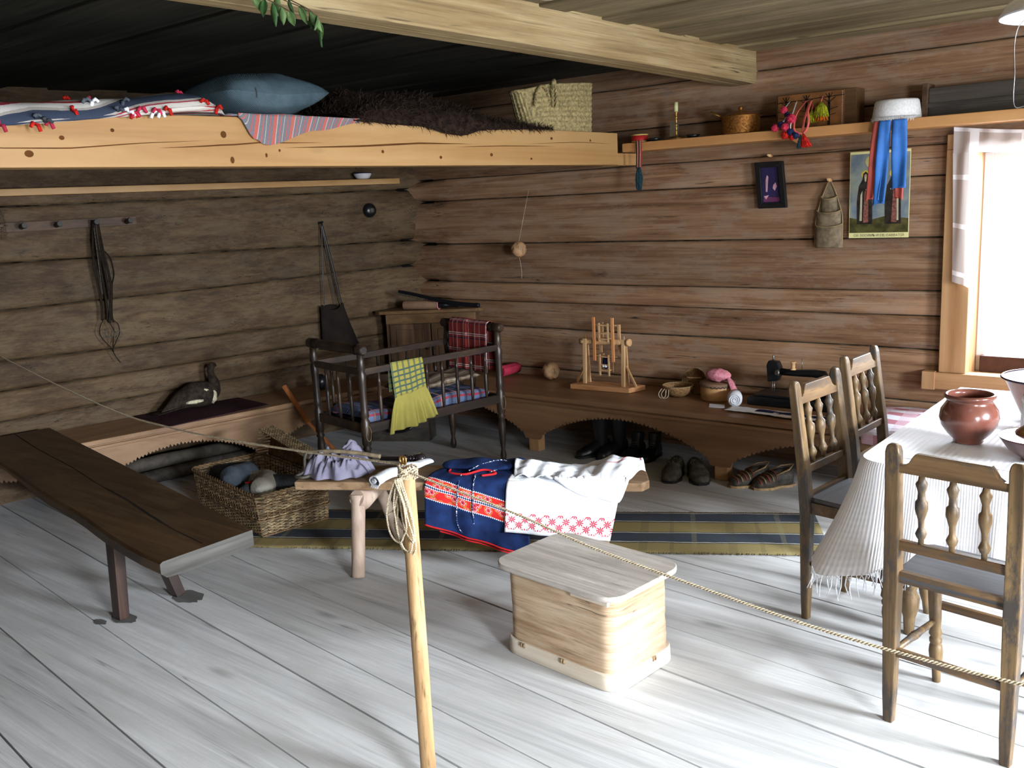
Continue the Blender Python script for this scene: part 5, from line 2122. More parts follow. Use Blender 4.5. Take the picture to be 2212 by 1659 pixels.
def roll(s, t):
    a = 2 * pi * t
    u = lerp(0.68, 1.10, s)
    e = min(1, min(s, 1 - s) * 9) ** 0.5
    w_ = 0.055 * (0.75 + 0.4 * sin(pi * s)) * e
    return SP(u, -0.175 + w_ * cos(a) * 1.35 + 0.01 * sin(u * 22), HT + 0.026 + (0.020 + 0.006 * sin(u * 31)) * e * sin(a) + 0.004)


mb.grid(50, 16, roll, uvf=lambda s, t: (s, 0.3 + 0.3 * t))
mb.build('rolled_bodice', 'apron_cloth', ap)
mb = MB()
mb.tube(smooth_path([SP(0.73, -0.125, HT + .02), SP(0.74, -0.075, HT + .018), SP(0.82, -0.045, HT + .02), SP(0.90, -0.085, HT + .03), SP(0.96, -0.06, HT + .02), SP(0.90, -0.03, HT + .018)], 10), 0.0055, 6)
mb.build('neck_binding', 'red_trim', ap)
for ctrl in ([SP(0.80, -0.05, HT + .02), SP(0.80, 0.02, HT - .01), SP(0.79, 0.045, 0.33), SP(0.795, 0.05, 0.25), SP(0.83, 0.05, 0.215), SP(0.865, 0.048, 0.25), SP(0.865, 0.045, 0.34), SP(0.87, 0.02, HT - .01), SP(0.87, -0.04, HT + .022)],
             [SP(0.83, -0.07, HT + .03), SP(0.90, -0.13, HT + .05), SP(0.97, -0.18, HT + .05), SP(1.01, -0.15, HT + .04), SP(0.97, -0.10, HT + .03), SP(0.93, -0.06, HT + .025)]):
    mb = MB()
    mb.tube(smooth_path(ctrl, 10), 0.0032, 6)
    mb.build('spotted_cord', 'spotted_cord', ap)

chm = thing('embroidered_chemise', 'white linen chemise with red cross-stitch border draped over the right of the bench', 'chemise', SP(1.3, -0.1, 0.46))
_, chf = over_bench('embroidered_linen', 'skirt_panel', chm, lambda t: lerp(1.035, 1.01, t), lambda t: lerp(1.55, 1.485, max(0, (t - 0.3) / 0.7)), 0.12, 0.232, 0.198,
                    lambda s, t, f: (lerp(0, 0.46, s), (1 - t) / 0.6 * 0.235 if t > 0.4 else 0.235 + (0.4 - t) * 0.4), folds=0.004, wl=0.7, thick=0.003, d0=0.012)
mb = MB()


def bodice(s, t):
    """gathered upper part thrown over, billowing; s along the bench, t from back to front"""
    u = lerp(1.03, 1.62, s) + 0.02 * t
    front = cubic([0, 0.25, 0.6, 0.8, 1.0], [-0.03, 0.0, 0.045, 0.06, -0.10], s)
    d = lerp(-0.225 + 0.03 * s, front, t)
    hgt = 0.016 + 0.045 * sin(pi * min(1, t * 1.05)) * (0.6 + 0.4 * sin(s * 7 + 1)) + 0.05 * max(0, 1 - abs(s - 0.78) / 0.2) * (1 - t) ** 0.7
    hgt += 0.010 * sin(s * 42 + t * 5) * t + 0.008 * nz(s * 9, t * 8, 1)
    z = HT + max(0.006, hgt)
    if d > 0:
        z = HT + 0.012 - d * 1.6 + 0.02 * (1 - min(1, d / 0.02))
        d = 0.022 + d * 0.4
    return SP(u, d, z)


mb.grid(70, 40, bodice, thick=0.004)
mb.build('gathered_bodice', 'white_linen', chm)
mb = MB()
mb.tube([bodice(0.62 + 0.3 * k / 20, 0.30 + 0.25 * sin(pi * k / 20)) + V((0, 0, 0.003)) for k in range(21)], 0.0022, 5)
mb.tube([bodice(0.98, 0.1 + 0.5 * k / 10) + V((0, 0, 0.003)) for k in range(11)], 0.003, 5)
mb.build('red_neckline', 'red_trim', chm)

# crumpled lilac-grey linen on the left of the bench
mb = MB()


def lin_b(s, t):
    a = 2 * pi * s
    r = t
    u = 0.165 + 0.180 * r * cos(a)
    d = -0.14 + 0.140 * r * sin(a)
    h = 0.058 * (1 - r ** 3)
    h += 0.060 * math.exp(-((u - 0.235) ** 2 / 0.0022 + (d + 0.19) ** 2 / 0.003)) + 0.022 * math.exp(-((u - 0.10) ** 2 / 0.003 + (d + 0.12) ** 2 / 0.004))
    rid = 1 - abs(2 * abs(nz(u * 16 + 3 * d, d * 9, 1.7)) - 0.35) * 2
    h += 0.030 * max(0, rid) * (1 - r ** 4) + 0.028 * nz(u * 34, d * 22, 3) * (1 - r ** 4)
    h += 0.014 * abs(sin(a * 8 + 4 * nz(u * 10, d * 10, 0))) * r * (1 - r ** 6) * 2
    d2 = d + 0.014 * nz(a * 3, 0, 0) * r + 0.012 * sin(a * 11) * r
    return SP(u, d2, HT + 0.004 + max(0, h))


mb.grid(150, 34, lin_b)
tag(mb.build('crumpled_linen', 'grey_linen'), 'crumpled lilac-grey linen cloth heaped at the left end of the bench', 'cloth')

# rolled white towel with a knotted end
rt = thing('rolled_towel', 'rolled white linen towel lying across the bench in front of the pole', 'towel', SP(0.43, -0.08, 0.47))
mb = MB()
c0, c1_ = SP(0.405, 0.03, HT + 0.022), SP(0.60, -0.24, HT + 0.024)
dv = (c1_ - c0)
side = V((dv.y, -dv.x, 0)).normalized()


def towel(s, t):
    a = 2 * pi * t
    c = c0 + dv * s
    fl = 1 - 0.55 * max(0, (s - 0.5) / 0.5)
    sag = -0.018 * max(0, 1 - s / 0.15)
    return c + side * 0.040 * (1 - 0.2 * s) * cos(a) + V((0, 0, sag + 0.022 * fl * (1 + 0.15 * sin(s * 20 + a)) * sin(a) + (0.006 if s > .5 else 0)))


mb.grid(40, 20, towel)
mb.tube([towel(0.01, k / 10) for k in range(10)], 0.004, 5, closed=True)
mb.tube([c0 + V((0, 0, -0.014)) + side * (0.018 - 0.009 * (k / 10)) * cos(k * 1.1) + V((0, 0, (0.011 - 0.006 * k / 10) * sin(k * 1.1))) for k in range(14)], 0.004, 5)
mb.poly([towel(1.0, k / 12) for k in range(12)])
mb.build('towel_roll', 'white_linen', rt)
for i in range(10):
    mb = MB() if i == 0 else mb
    p = c0 + V((0, 0, -0.03)) + side * (0.03 - 0.006 * i)
    mb.tube([p, p + V((0.002, -0.006, -0.012 - 0.006 * random.random()))], 0.0013, 4)
mb.build('frayed_ends', 'white_linen', rt)

# distaff-like turned dark object and curved stick with iron hook
mb = MB()
a_, b_ = SP(0.34, -0.275, HT + 0.030), SP(0.57, -0.275, HT + 0.030)
r = 0.024
tb_ = thing('turned_spindle', 'dark glossy turned spindle with a faceted end lying at the back of the bench', 'spindle', a_)
mb.turn(a_, b_, [(0, .010), (.50, .011), (.52, .018), (.56, .022), (.60, .019), (.63, .010), (.66, .017), (.69, .017), (.71, .011), (.74, .020), (.77, .020), (.78, .012)], 18)
mb.build('turned_shaft', 'bottle_dark', tb_)
mb = MB()
mb.turn(a_.lerp(b_, .775), b_, [(0, .014), (.12, .026), (.55, .031), (.95, .020), (1, .012)], 6)
mb.build('faceted_end', 'bottle_dark', tb_)
sk = thing('hooked_stick', 'curved peeled stick with an iron hook over the crumpled linen', 'stick', SP(0.0, -0.1, 0.5))
mb = MB()
mb.tube(smooth_path([SP(0.03, -0.12, HT + 0.105), SP(0.15, -0.10, HT + 0.116), SP(0.28, -0.10, HT + 0.108), SP(0.40, -0.10, HT + 0.09)], 8), [0.010] * 25, 10)
mb.build('stick_shaft', 'birch_bark_grey', sk)
mb = MB()
mb.tube(smooth_path([SP(0.03, -0.12, HT + 0.115), SP(0.02, -0.10, HT + 0.08), SP(0.03, -0.06, HT + 0.03), SP(-0.0, -0.03, HT + 0.012), SP(0.04, -0.01, HT + 0.012), SP(0.07, -0.04, HT + 0.013)], 8), 0.0075, 8)
mb.build('iron_hook', 'worn_leather', sk)

# ------------------------------------------------------------------ left wall things
bo = thing('enamel_bowl', 'small white enamel bowl with a blue rim on the left wall shelf', 'bowl', LW(2.40, 0.075, 1.912))
mb = MB()
mb.lathe([(0.022, 0.0), (0.05, 0.006), (0.066, 0.03), (0.070, 0.044), (0.067, 0.044), (0.062, 0.03), (0.045, 0.010), (0.0005, 0.008)], seg=24)
mb.build('bowl_body', 'enamel_white', bo, world=False)
mb = MB()
mb.tube([(0.070 * cos(k * pi / 12), 0.070 * sin(k * pi / 12), 0.045) for k in range(24)], 0.003, 6, closed=True)
mb.build('bowl_rim', 'enamel_blue', bo, world=False)

pr = thing('peg_rack', 'old wooden peg rail with four dark pegs on the left log wall', 'peg rail', LW(0.25, 0.02, 1.69))
mb = MB()
mb.prism([(-0.62, 1.655), (0.675, 1.662), (0.68, 1.72), (-0.62, 1.715)], lambda a, b, t: LW(a, -0.012 + t, b), 0.042)
mb.build('rail_board', 'peg_wood', pr, 0.003)
for u in (-0.02, 0.18, 0.40, 0.61):
    mb = MB()
    mb.turn(tuple(LW(u, 0.02, 1.685)), tuple(LW(u + 0.0, 0.115, 1.695)), [(0, .016), (.5, .015), (.9, .019), (1, .016)], 10)
    mb.build('peg', 'dark_peg', pr)

ha = thing('horse_harness', 'bundle of dark leather harness straps with rings hanging from the peg rail', 'harness', LW(0.40, 0.09, 1.67))
random.seed(31)
straps = [[(0.39, 1.705), (0.365, 1.45), (0.38, 1.2), (0.37, 1.07)], [(0.39, 1.705), (0.40, 1.45), (0.41, 1.15), (0.40, 1.07)], [(0.41, 1.705), (0.43, 1.5), (0.45, 1.3), (0.43, 1.1), (0.44, 1.05)],
          [(0.41, 1.70), (0.42, 1.45), (0.43, 1.2), (0.41, 1.05)], [(0.43, 1.52), (0.47, 1.46), (0.48, 1.36), (0.46, 1.29), (0.45, 1.2)], [(0.38, 1.08), (0.35, 1.03), (0.345, 0.98), (0.37, 0.93), (0.40, 0.89), (0.41, 0.86)],
          [(0.42, 1.07), (0.46, 1.04), (0.465, 0.98), (0.44, 0.93), (0.41, 0.88)], [(0.41, 1.05), (0.43, 1.0), (0.42, 0.95), (0.41, 0.87), (0.42, 0.83), (0.445, 0.785)]]
for i, st in enumerate(straps):
    mb = MB()
    off = 0.075 + 0.006 * (i % 4)
    mb.tube(smooth_path([LW(u, off * (1 if z > 1.6 else 0.75), z) for u, z in st], 8), 0.0085 if i < 5 else 0.0055, 6, flat=0.45)
    mb.build('strap', 'old_strap', ha)
for (u, z, r_) in ((0.40, 0.985, 0.028), (0.46, 0.97, 0.02)):
    mb = MB()
    mb.tube([LW(u + r_ * cos(k * pi / 10), 0.075, z + r_ * sin(k * pi / 10)) for k in range(20)], 0.003, 6, closed=True)
    mb.build('ring', 'worn_leather', ha)
for i in range(1):
    mb = MB()
    mb.tube([LW(0.385 - 0.00 * k, 0.085, 1.66 - 0.012 * k) for k in range(36)], [0.004 if k % 2 else 0.002 for k in range(36)], 6)
    mb.build('studded_strap', 'worn_leather', ha)

so = thing('wall_socket', 'round black bakelite fitting on the left log wall near the corner', 'socket', LW(2.48, 0.02, 1.677))
mb = MB()
mb.turn(tuple(LW(2.48, -0.01, 1.677)), tuple(LW(2.48, 0.045, 1.677)), [(0, .055), (.5, .055), (.85, .045), (1, .02)], 24)
mb.build('cover', 'black_iron', so)
mb = MB()
mb.turn(tuple(LW(2.48, 0.035, 1.677)), tuple(LW(2.48, 0.055, 1.677)), [(0, .02), (.9, .018), (1, .004)], 14)
mb.build('centre_cap', 'worn_leather', so)

hb = thing('hanging_satchel', 'dark satchel hanging by long straps on the left log wall', 'satchel', LW(2.0, 0.05, 0.85))
mb = MB()


def satch(s, t):
    a = 2 * pi * s
    z = lerp(0.66, 0.975, t)
    w_ = lerp(0.165, 0.10, t ** 0.8)
    c = lerp(2.10, 2.055, t)
    q = 0.045 * (1 - 0.5 * t)
    dz = 0.02 * sin(a * 3) * (t > 0.95)
    return LW(c + w_ * math.copysign(abs(cos(a)) ** 0.7, cos(a)), 0.05 + q * sin(a), z + dz + 0.01 * nz(s * 6, t * 4, 0))


mb.grid(40, 20, satch)
mb.poly([satch(k / 30, 0.0) for k in range(30)])
mb.build('bag_body', 'dark_sack', hb)
mb = MB()
mb.turn(tuple(LW(2.03, -0.01, 1.60)), tuple(LW(2.03, 0.06, 1.61)), [(0, .006), (1, .008)], 8)
mb.build('nail', 'black_iron', hb)
for st, w_ in (([(2.03, 1.60), (2.01, 1.3), (1.99, 0.96)], 0.004), ([(2.03, 1.60), (2.09, 1.3), (2.15, 0.96), (2.24, 0.72)], 0.009), ([(2.03, 1.60), (2.06, 1.3), (2.10, 0.97)], 0.004)):
    mb = MB()
    mb.tube(smooth_path([LW(u, 0.045, z) for u, z in st], 8), w_, 6, flat=0.5)
    mb.build('strap', 'black_leather', hb)

mb = MB()
mb.tube(smooth_path([LW(-0.12, 0.03, 1.80), LW(-0.11, 0.05, 1.7), LW(-0.12, 0.06, 1.62)], 5), 0.002, 4)
for i in range(16):
    p = LW(-0.115 + random.uniform(-.02, .02), 0.05, 1.62 + 0.18 * i / 16)
    mb.blob(p, (0.004, 0.008, 0.004), None, 8, 5)
tag(mb.build('herb_sprig', 'twig'), 'dry herb sprig hanging beside the peg rail at the left edge', 'herb')

# stuffed game bird on a dark cloth
mb = MB()
mb.prism([(0.50, 0.02), (1.24, 0.04), (1.27, 0.45), (0.56, 0.54)], lambda a, b, t: LW(a, b, 0.402 + t), 0.006)
tag(mb.build('bench_cloth', 'purple_cloth', bevel=0.002), 'dark purple cloth spread on the left bench under the stuffed bird', 'cloth')
bd = thing('stuffed_bird', 'stuffed dark game bird with a long upright neck on the left bench', 'bird', (-5.685, 3.55, 0.412))
mb = MB()
path = [V((-5.705, 3.28, 0.425)), V((-5.700, 3.34, 0.45)), V((-5.690, 3.42, 0.485)), V((-5.685, 3.52, 0.505)), V((-5.680, 3.60, 0.50)), V((-5.680, 3.665, 0.515)), V((-5.680, 3.685, 0.56)), V((-5.685, 3.675, 0.61)), V((-5.685, 3.672, 0.65)), V((-5.685, 3.68, 0.678)), V((-5.685, 3.70, 0.682)), V((-5.685, 3.725, 0.672))]
rad = [0.006, 0.03, 0.062, 0.088, 0.090, 0.066, 0.040, 0.025, 0.022, 0.026, 0.021, 0.003]
den, dr_ = [], []
for i in range(len(path) - 1):
    for k in range(5):
        t = k / 5
        den.append(path[i].lerp(path[i + 1], t))
        dr_.append(lerp(rad[i], rad[i + 1], t))
den.append(path[-1])
dr_.append(rad[-1])
mb.tube(den, dr_, 18)
mb.build('body', 'bird_dark', bd, subsurf=1)
mb = MB()
for (y, z, a, b) in ((3.57, 0.515, 0.068, 0.042), (3.50, 0.470, 0.08, 0.018), (3.63, 0.485, 0.034, 0.055)):
    mb.blob((-5.635, y, z), (0.038, a, b), None, 14, 10, lambda d: 1 + 0.25 * nz(d.x * 4, d.y * 4, d.z * 4))
mb.build('white_wing_patch', 'bird_white', bd)
mb = MB()
for k in range(6):
    mb.bar((-5.635 - 0.02 * k, 3.50, 0.455 - 0.004 * k), (-5.680 - 0.012 * k, 3.24, 0.422), 0.028, 0.004)
mb.build('tail_feathers', 'bird_dark', bd)
mb = MB()
mb.blob(LW(1.78, 0.28, 0.46), (0.05, 0.05, 0.06), None, 12, 8, lambda d: 1 + 0.3 * nz(d.x * 3, d.y * 3, d.z * 3))
tag(mb.build('dark_pot', 'black_iron'), 'small blackened pot on the left bench behind the cot', 'pot')

# poles stored under the left bench
random.seed(14)
for i, (a, b, z) in enumerate(((0.02, 1.25, .055), (0.1, 1.35, .045), (0.0, 1.1, .13))):
    mb = MB()
    mb.tube([LW(a, 0.24 + 0.10 * i * (1 if i < 2 else .4), z), LW((a + b) / 2, 0.23 + 0.1 * i * (1 if i < 2 else .4), z + 0.01), LW(b, 0.22 + 0.09 * i * (1 if i < 2 else .4), z)], [0.042, 0.045, 0.04], 12)
    tag(mb.build('stored_pole', 'old_grey_wood'), ['thick grey pole on the floor under the left bench, nearest the wall', 'thick grey pole on the floor under the left bench, nearest the hamper', 'grey pole lying on top of the other poles under the left bench'][i], 'pole')

# orange shaft leaning between bench and cot
mb = MB()
mb.bar((-5.30, 3.985, 0.515), (-5.12, 4.03, 0.258), 0.03, 0.022)
mb.bar((-5.125, 4.03, 0.265), (-4.955, 4.15, 0.010), 0.026, 0.020)
tag(mb.build('wooden_shaft', 'orange_stick', bevel=0.003), 'orange-brown bent wooden shaft leaning from the left bench down under the cot', 'stick')

# carrying box under the cot
bx = thing('carrying_box', 'grey wooden box with a curved handle on the floor under the cot', 'box', (-5.0, 4.65, 0))
mb = MB()
M_ = Matrix.Translation(V((-4.93, 4.68, 0))) @ rotz(radians(27))
mb.box((0.02, 0.09, 0.10), (0.44, 0.18, 0.20), M_)
mb.build('box_body', 'old_grey_wood', bx, 0.004)
mb = MB()
mb.tube(smooth_path([M_ @ V((-0.08, -0.003, 0.10)), M_ @ V((-0.05, -0.03, 0.085)), M_ @ V((0.03, -0.035, 0.08)), M_ @ V((0.10, -0.03, 0.10)), M_ @ V((0.13, -0.003, 0.12))], 6), 0.010, 8)
mb.build('handle', 'black_iron', bx)

# things on the corner cupboard
mb = MB()
mb.tube(smooth_path([(-5.33, 5.18, 1.045), (-5.20, 5.22, 1.02), (-5.0, 5.27, 0.975), (-4.80, 5.32, 0.945), (-4.66, 5.36, 0.935)], 8), [0.012 + 0.0002 * k for k in range(33)], 10)
for k in range(26):
    p = V((-5.33, 5.18, 1.045)).lerp(V((-5.02, 5.265, 0.985)), k / 26)
    mb.tube([p, p + V((0.004, -0.01, -0.028))], [0.004, 0.002], 4)
tag(mb.build('carding_stick', 'black_iron'), 'long black notched stick lying across the corner cupboard', 'stick')
rp = thing('rolling_pin', 'dark roller in a faded pink sleeve on the corner cupboard', 'roller', (-5.2, 5.25, 0.94))
mb = MB()
mb.turn((-5.30, 5.20, 0.935), (-5.02, 5.30, 0.935), [(0, .034), (.02, .036), (.98, .033), (1, .030)], 16)
mb.build('cloth_sleeve', 'tub_lid', rp)
mb = MB()
mb.turn((-5.03, 5.296, 0.935), (-4.86, 5.357, 0.93), [(0, .026), (.4, .026), (.45, .016), (.8, .017), (.9, .02), (1, .012)], 14)
mb.build('turned_end', 'black_iron', rp)
mb = MB()
mb.tube([V((-5.02, 5.30, 0.935)) + V((0.0, 0.0, 0.034 * sin(k * pi / 9))) + V((0.34, -0.94, 0)).normalized() * 0.034 * cos(k * pi / 9) for k in range(18)], 0.0035, 6, closed=True)
mb.build('pink_edge', 'pink_print', rp)

# ------------------------------------------------------------------ things on the back bench
rr2 = thing('rolled_mat', 'crimson rolled cloth on the back bench beside the cot', 'roll', (-4.45, 5.38, 0.45))
mb = MB()
for k in range(1):
    pts = []
    for i in range(60):
        a = i * 0.33
        r_ = 0.012 + 0.036 * i / 60
        pts.append((r_ * cos(a), r_ * sin(a)))
    A1_ = mb.add([V((-4.44 + x, 5.30, 0.455 + z)) for x, z in pts])
    B1_ = mb.add([V((-4.44 + x, 5.50, 0.455 + z)) for x, z in pts])
    for i in range(59):
        mb.face([A1_ + i, A1_ + i + 1, B1_ + i + 1, B1_ + i], True)
o_ = mb.build('roll_body', 'red_cloth', rr2)
sm = o_.modifiers.new('solid', 'SOLIDIFY')
sm.thickness = 0.008


def birch_ball(name, label, c, r, parent_label=None, seed=1):
    o = thing(name, label, 'ball', (c[0], c[1], c[2] - r))
    c = V(c)
    mb = MB()
    # woven from six crossing bark bands: pillow-shaped facets
    dirs = [V(d).normalized() for d in ((1, 1, 1), (1, 1, -1), (1, -1, 1), (1, -1, -1), (-1, 1, 1), (-1, 1, -1), (-1, -1, 1), (-1, -1, -1), (1, 0, 0), (-1, 0, 0), (0, 1, 0), (0, -1, 0), (0, 0, 1), (0, 0, -1))]

    def fn(d):
        ds = sorted([d.dot(q) for q in dirs[8:]], reverse=True)
        e = ds[0] - ds[1]
        return 0.88 + 0.12 * min(1, e * 3.2) + 0.05 * (1 - ds[0])
    R = Matrix.Rotation(0.5 * seed, 4, V((0.3, 1, 0.5)).normalized())
    mb.blob(c, (r, r, r), R, 48, 32, fn)
    mb.build('woven_shell', 'birch_bark', o)
    for ax in range(3):
        mb = MB()
        n_ = V((ax == 0, ax == 1, ax == 2)).normalized()
        a_, b_, _ = frame_from((0, 0, 0), (n_ + V((0.577, 0.577, 0.577)) * 0.9).normalized())
        a_, b_ = R.to_3x3() @ a_, R.to_3x3() @ b_
        pts = [c + (a_ * cos(k * pi / 16) + b_ * sin(k * pi / 16)) * (r * 0.985) for k in range(33)]
        w_ = a_.cross(b_)
        A1_ = mb.add([p + w_ * r * 0.20 for p in pts])
        B1_ = mb.add([p - w_ * r * 0.20 for p in pts])
        for i in range(32):
            mb.face([A1_ + i, A1_ + i + 1, B1_ + i + 1, B1_ + i], True)
        mb.build('bark_band', 'birch_bark', o)
    return o


birch_ball('birch_ball', 'woven birch bark ball sitting on the back bench', (-4.055, 5.42, 0.468), 0.064, seed=1)
hbll = birch_ball('birch_ball', 'woven birch bark ball hanging on a string from the log wall', (-4.335, 5.46, 1.345), 0.058, seed=2)
mb = MB()
mb.tube([(-4.285, 5.545, 1.765), (-4.33, 5.46, 1.40)], 0.0016, 4)
mb.build('string', 'twine', hbll)
mb = MB()
mb.tube(smooth_path([(-4.335, 5.46, 1.30), (-4.325, 5.47, 1.2), (-4.335, 5.48, 1.13)], 6), 0.0018, 4)
mb.build('string_tail', 'twine', hbll)

# toy swing wheel
toy = thing('toy_swing_wheel', 'small unpainted wooden model of a swing wheel on a plank base', 'toy', (-3.5, 5.3, 0.401))
mb = MB()
mb.prism([(-3.735, 5.205), (-3.285, 5.245), (-3.245, 5.39), (-3.70, 5.37)], lambda a, b, t: V((a, b, 0.402 + t)), 0.034)
mb.build('base_board', 'toy_base', toy, 0.003)
for x in (-3.655, -3.345):
    for y0_ in (5.27, 5.325):
        mb = MB()
        mb.bar((x, y0_ - 0.0, 0.436), (x, 5.295 + (y0_ - 5.2975) * 0.35, 0.745), 0.024, 0.014, up=(0, 1, 0))
        mb.build('upright', 'toy_wood', toy)
    sx = -1 if x < -3.5 else 1
    mb = MB()
    mb.bar((x + sx * 0.085, 5.30, 0.436), (x + sx * 0.008, 5.30, 0.575), 0.012, 0.012)
    mb.build('side_brace', 'toy_wood', toy)
    mb = MB()
    mb.turn((x, 5.297, 0.74), (x, 5.297, 0.775), [(0, .004), (1, .0025)], 6)
    mb.build('pin', 'toy_wood', toy)
mb = MB()
mb.turn((-3.70, 5.297, 0.722), (-3.30, 5.297, 0.735), [(0, .020), (.09, .020), (.1, .016), (.5, .021), (.9, .018), (.93, .012), (.94, .024), (1, .024)], 16)
mb.build('axle', 'toy_wood', toy)
for x in (-3.57, -3.42):
    for y_ in (5.272, 5.322):
        mb = MB()
        mb.bar((x + (y_ - 5.27) * .4, y_, 0.60 + (y_ - 5.27)), (x + (y_ - 5.27) * .4, y_, 0.90 - (y_ - 5.27)), 0.018, 0.012, up=(0, 1, 0))
        mb.build('wheel_arm', 'toy_wood_orange' if y_ < 5.3 else 'toy_wood', toy)
for zc, fill in ((0.80, False), (0.585, True)):
    for x in (-3.53, -3.458):
        for y_ in (5.275, 5.32):
            mb = MB()
            mb.bar((x, y_, zc - 0.065 - (0.02 if y_ < 5.3 and fill else 0)), (x, y_, zc + 0.06), 0.011, 0.010, up=(0, 1, 0))
            mb.build('seat_post', 'toy_wood', toy)
    mb = MB()
    for y_ in (5.275, 5.32):
        for dz in (-0.05, -0.01, 0.045):
            mb.bar((-3.535, y_, zc + dz), (-3.452, y_, zc + dz), 0.008, 0.008)
    mb.prism([(-3.53, 5.275), (-3.458, 5.275), (-3.458, 5.32), (-3.53, 5.32)], lambda a, b, t: V((a, b, zc - 0.052 + t)), 0.008)
    mb.build('seat_frame', 'toy_wood', toy)
    mb = MB()
    mb.bar((-3.585, 5.297, zc + 0.045), (-3.405, 5.297, zc + 0.045), 0.008, 0.008)
    mb.build('hanger_rod', 'toy_wood', toy)
    if fill:
        dl = thing('rag_doll', 'tiny rag doll in a dark blue wrap sitting in the lower toy swing', 'doll', (-3.494, 5.297, zc - 0.044))
        mb = MB()
        mb.blob((-3.494, 5.296, zc + 0.0), (0.026, 0.017, 0.042), None, 14, 10)
        mb.build('dress', 'yarn_navy', dl)
        mb = MB()
        mb.blob((-3.503, 5.278, zc - 0.018), (0.012, 0.010, 0.011), None, 10, 8)
        mb.blob((-3.484, 5.278, zc - 0.018), (0.012, 0.010, 0.011), None, 10, 8)
        mb.build('white_mittens', 'white_linen', dl)

# birch bowls
def bowl_basket(name, label, c, r, h, tilt, axis, handle):
    o = thing(name, label, 'basket', c)
    M_ = Matrix.Translation(V(c)) @ Matrix.Rotation(tilt, 4, axis)
    mb = MB()
    mb.lathe([(0.001, 0.002), (r * .45, 0.0), (r * .8, h * .35), (r * .97, h * .8), (r, h), (r * .96, h), (r * .92, h * .8), (r * .75, h * .4), (r * .4, 0.008), (0.001, 0.010)], M_, 30)
    mb.build('woven_bowl', 'woven_box', o)
    mb = MB()
    mb.tube([M_ @ V((r * cos(k * pi / 20), r * sin(k * pi / 20), h)) for k in range(40)], 0.004, 6, closed=True)
    mb.build('rim', 'birch_rim', o)
    mb = MB()
    if handle == 'arch':
        mb.tube([M_ @ V((r * .5 * cos(k * pi / 16), 0.3 * r + r * 0.0, h + r * .95 * sin(k * pi / 16))) for k in range(17)], 0.005, 6)
        mb.build('handle', 'woven_box', o)
    else:
        for dx in (-0.035, -0.015):
            mb = MB()
            mb.tube(smooth_path([M_ @ V((dx - .03, -r * .93, h * .85)), M_ @ V((dx - .045, -r * 1.1, h * .4)), M_ @ V((dx - .03, -r * 1.1, h * .02)), M_ @ V((dx, -r * 1.05, h * .2)), M_ @ V((dx, -r * .95, h * .8))], 5), 0.003, 5)
            mb.build('cord_loop', 'twine', o)
    return o


bowl_basket('woven_bowl', 'open woven bark bowl with cord loops on the back bench', (-2.955, 5.31, 0.402), 0.098, 0.072, 0, 'X', 'cord')
bowl_basket('woven_bowl', 'woven bark basket tipped on its side against the wall behind the open bowl', (-2.90, 5.49, 0.475), 0.088, 0.06, radians(82), 'X', 'arch')

tub = thing('birch_tub', 'round bent birch bark box with a lid on the back bench', 'box', (-2.700, 5.36, 0.401))
mb = MB()
mb.lathe([(0.104, 0.0), (0.106, 0.004), (0.106, 0.085), (0.104, 0.088)], seg=40)
mb.build('tub_wall', 'birch_tub', tub, world=False)
mb = MB()
mb.lathe([(0.109, 0.086), (0.111, 0.089), (0.110, 0.106), (0.104, 0.110), (0.001, 0.109)], seg=40)
mb.build('tub_lid', 'tub_lid', tub, world=False)
mb = MB()
mb.tube([(0.112 * cos(-1.5 + k * 0.045), 0.112 * sin(-1.5 + k * .045), 0.088 + 0.005 * sin(k * 1.3)) for k in range(26)], 0.003, 5)
mb.build('lid_stitching', 'worn_leather', tub, world=False)
pk = thing('cloth_bundle', 'pink printed cloth bundle with a tied tail lying on the round bark box', 'bundle', (-2.69, 5.36, 0.512))
mb = MB()
mb.blob((-0.005, 0, 0.040), (0.082, 0.06, 0.040), None, 28, 16, lambda d: 1 + 0.12 * nz(d.x * 3, d.y * 3, d.z * 3) + 0.05 * sin(d.x * 9) * (d.x > 0))
mb.build('stuffed_body', 'pink_print', pk, world=False)
mb = MB()
mb.tube(smooth_path([(0.065, -0.01, 0.035), (0.085, -0.025, 0.022), (0.115, -0.045, -0.012), (0.135, -0.055, -0.045)], 6), [0.012, 0.010, 0.009, 0.010, 0.012, 0.014, 0.016, 0.017, 0.018, 0.019, 0.020, 0.021, 0.021, 0.021, 0.022, 0.022, 0.022, 0.021, 0.018], 12, flat=0.5)
mb.build('tied_tail', 'pink_print', pk, world=False)

wr = thing('linen_roll', 'small roll of white linen on the back bench beside the round bark box', 'roll', (-2.51, 5.20, 0.401))
mb = MB()
mb.turn((-2.485, 5.165, 0.448), (-2.535, 5.265, 0.452), [(0, .030), (.03, .042), (.5, .045), (.97, .042), (1, .03)], 22)
mb.build('roll_body', 'white_linen', wr)
mb = MB()
mb.tube([V((-2.484, 5.163, 0.448)) + V((0.9, 0.45, 0)).normalized() * (0.008 + 0.028 * i / 40) * cos(i * 0.4) + V((0, 0, (0.008 + 0.028 * i / 40) * sin(i * 0.4))) for i in range(41)], 0.0028, 5)
mb.build('spiral_edge', 'white_linen', wr)
mb = MB()
mb.prism([(-2.665, 5.185), (-2.665 + .035, 5.105), (-2.53, 5.115), (-2.57, 5.20)], lambda a, b, t: V((a, b, 0.402 + t)), 0.003)
tag(mb.build('paper_card', 'paper'), 'blank white paper lying on the back bench in front of the round bark box', 'paper')
mb = MB()
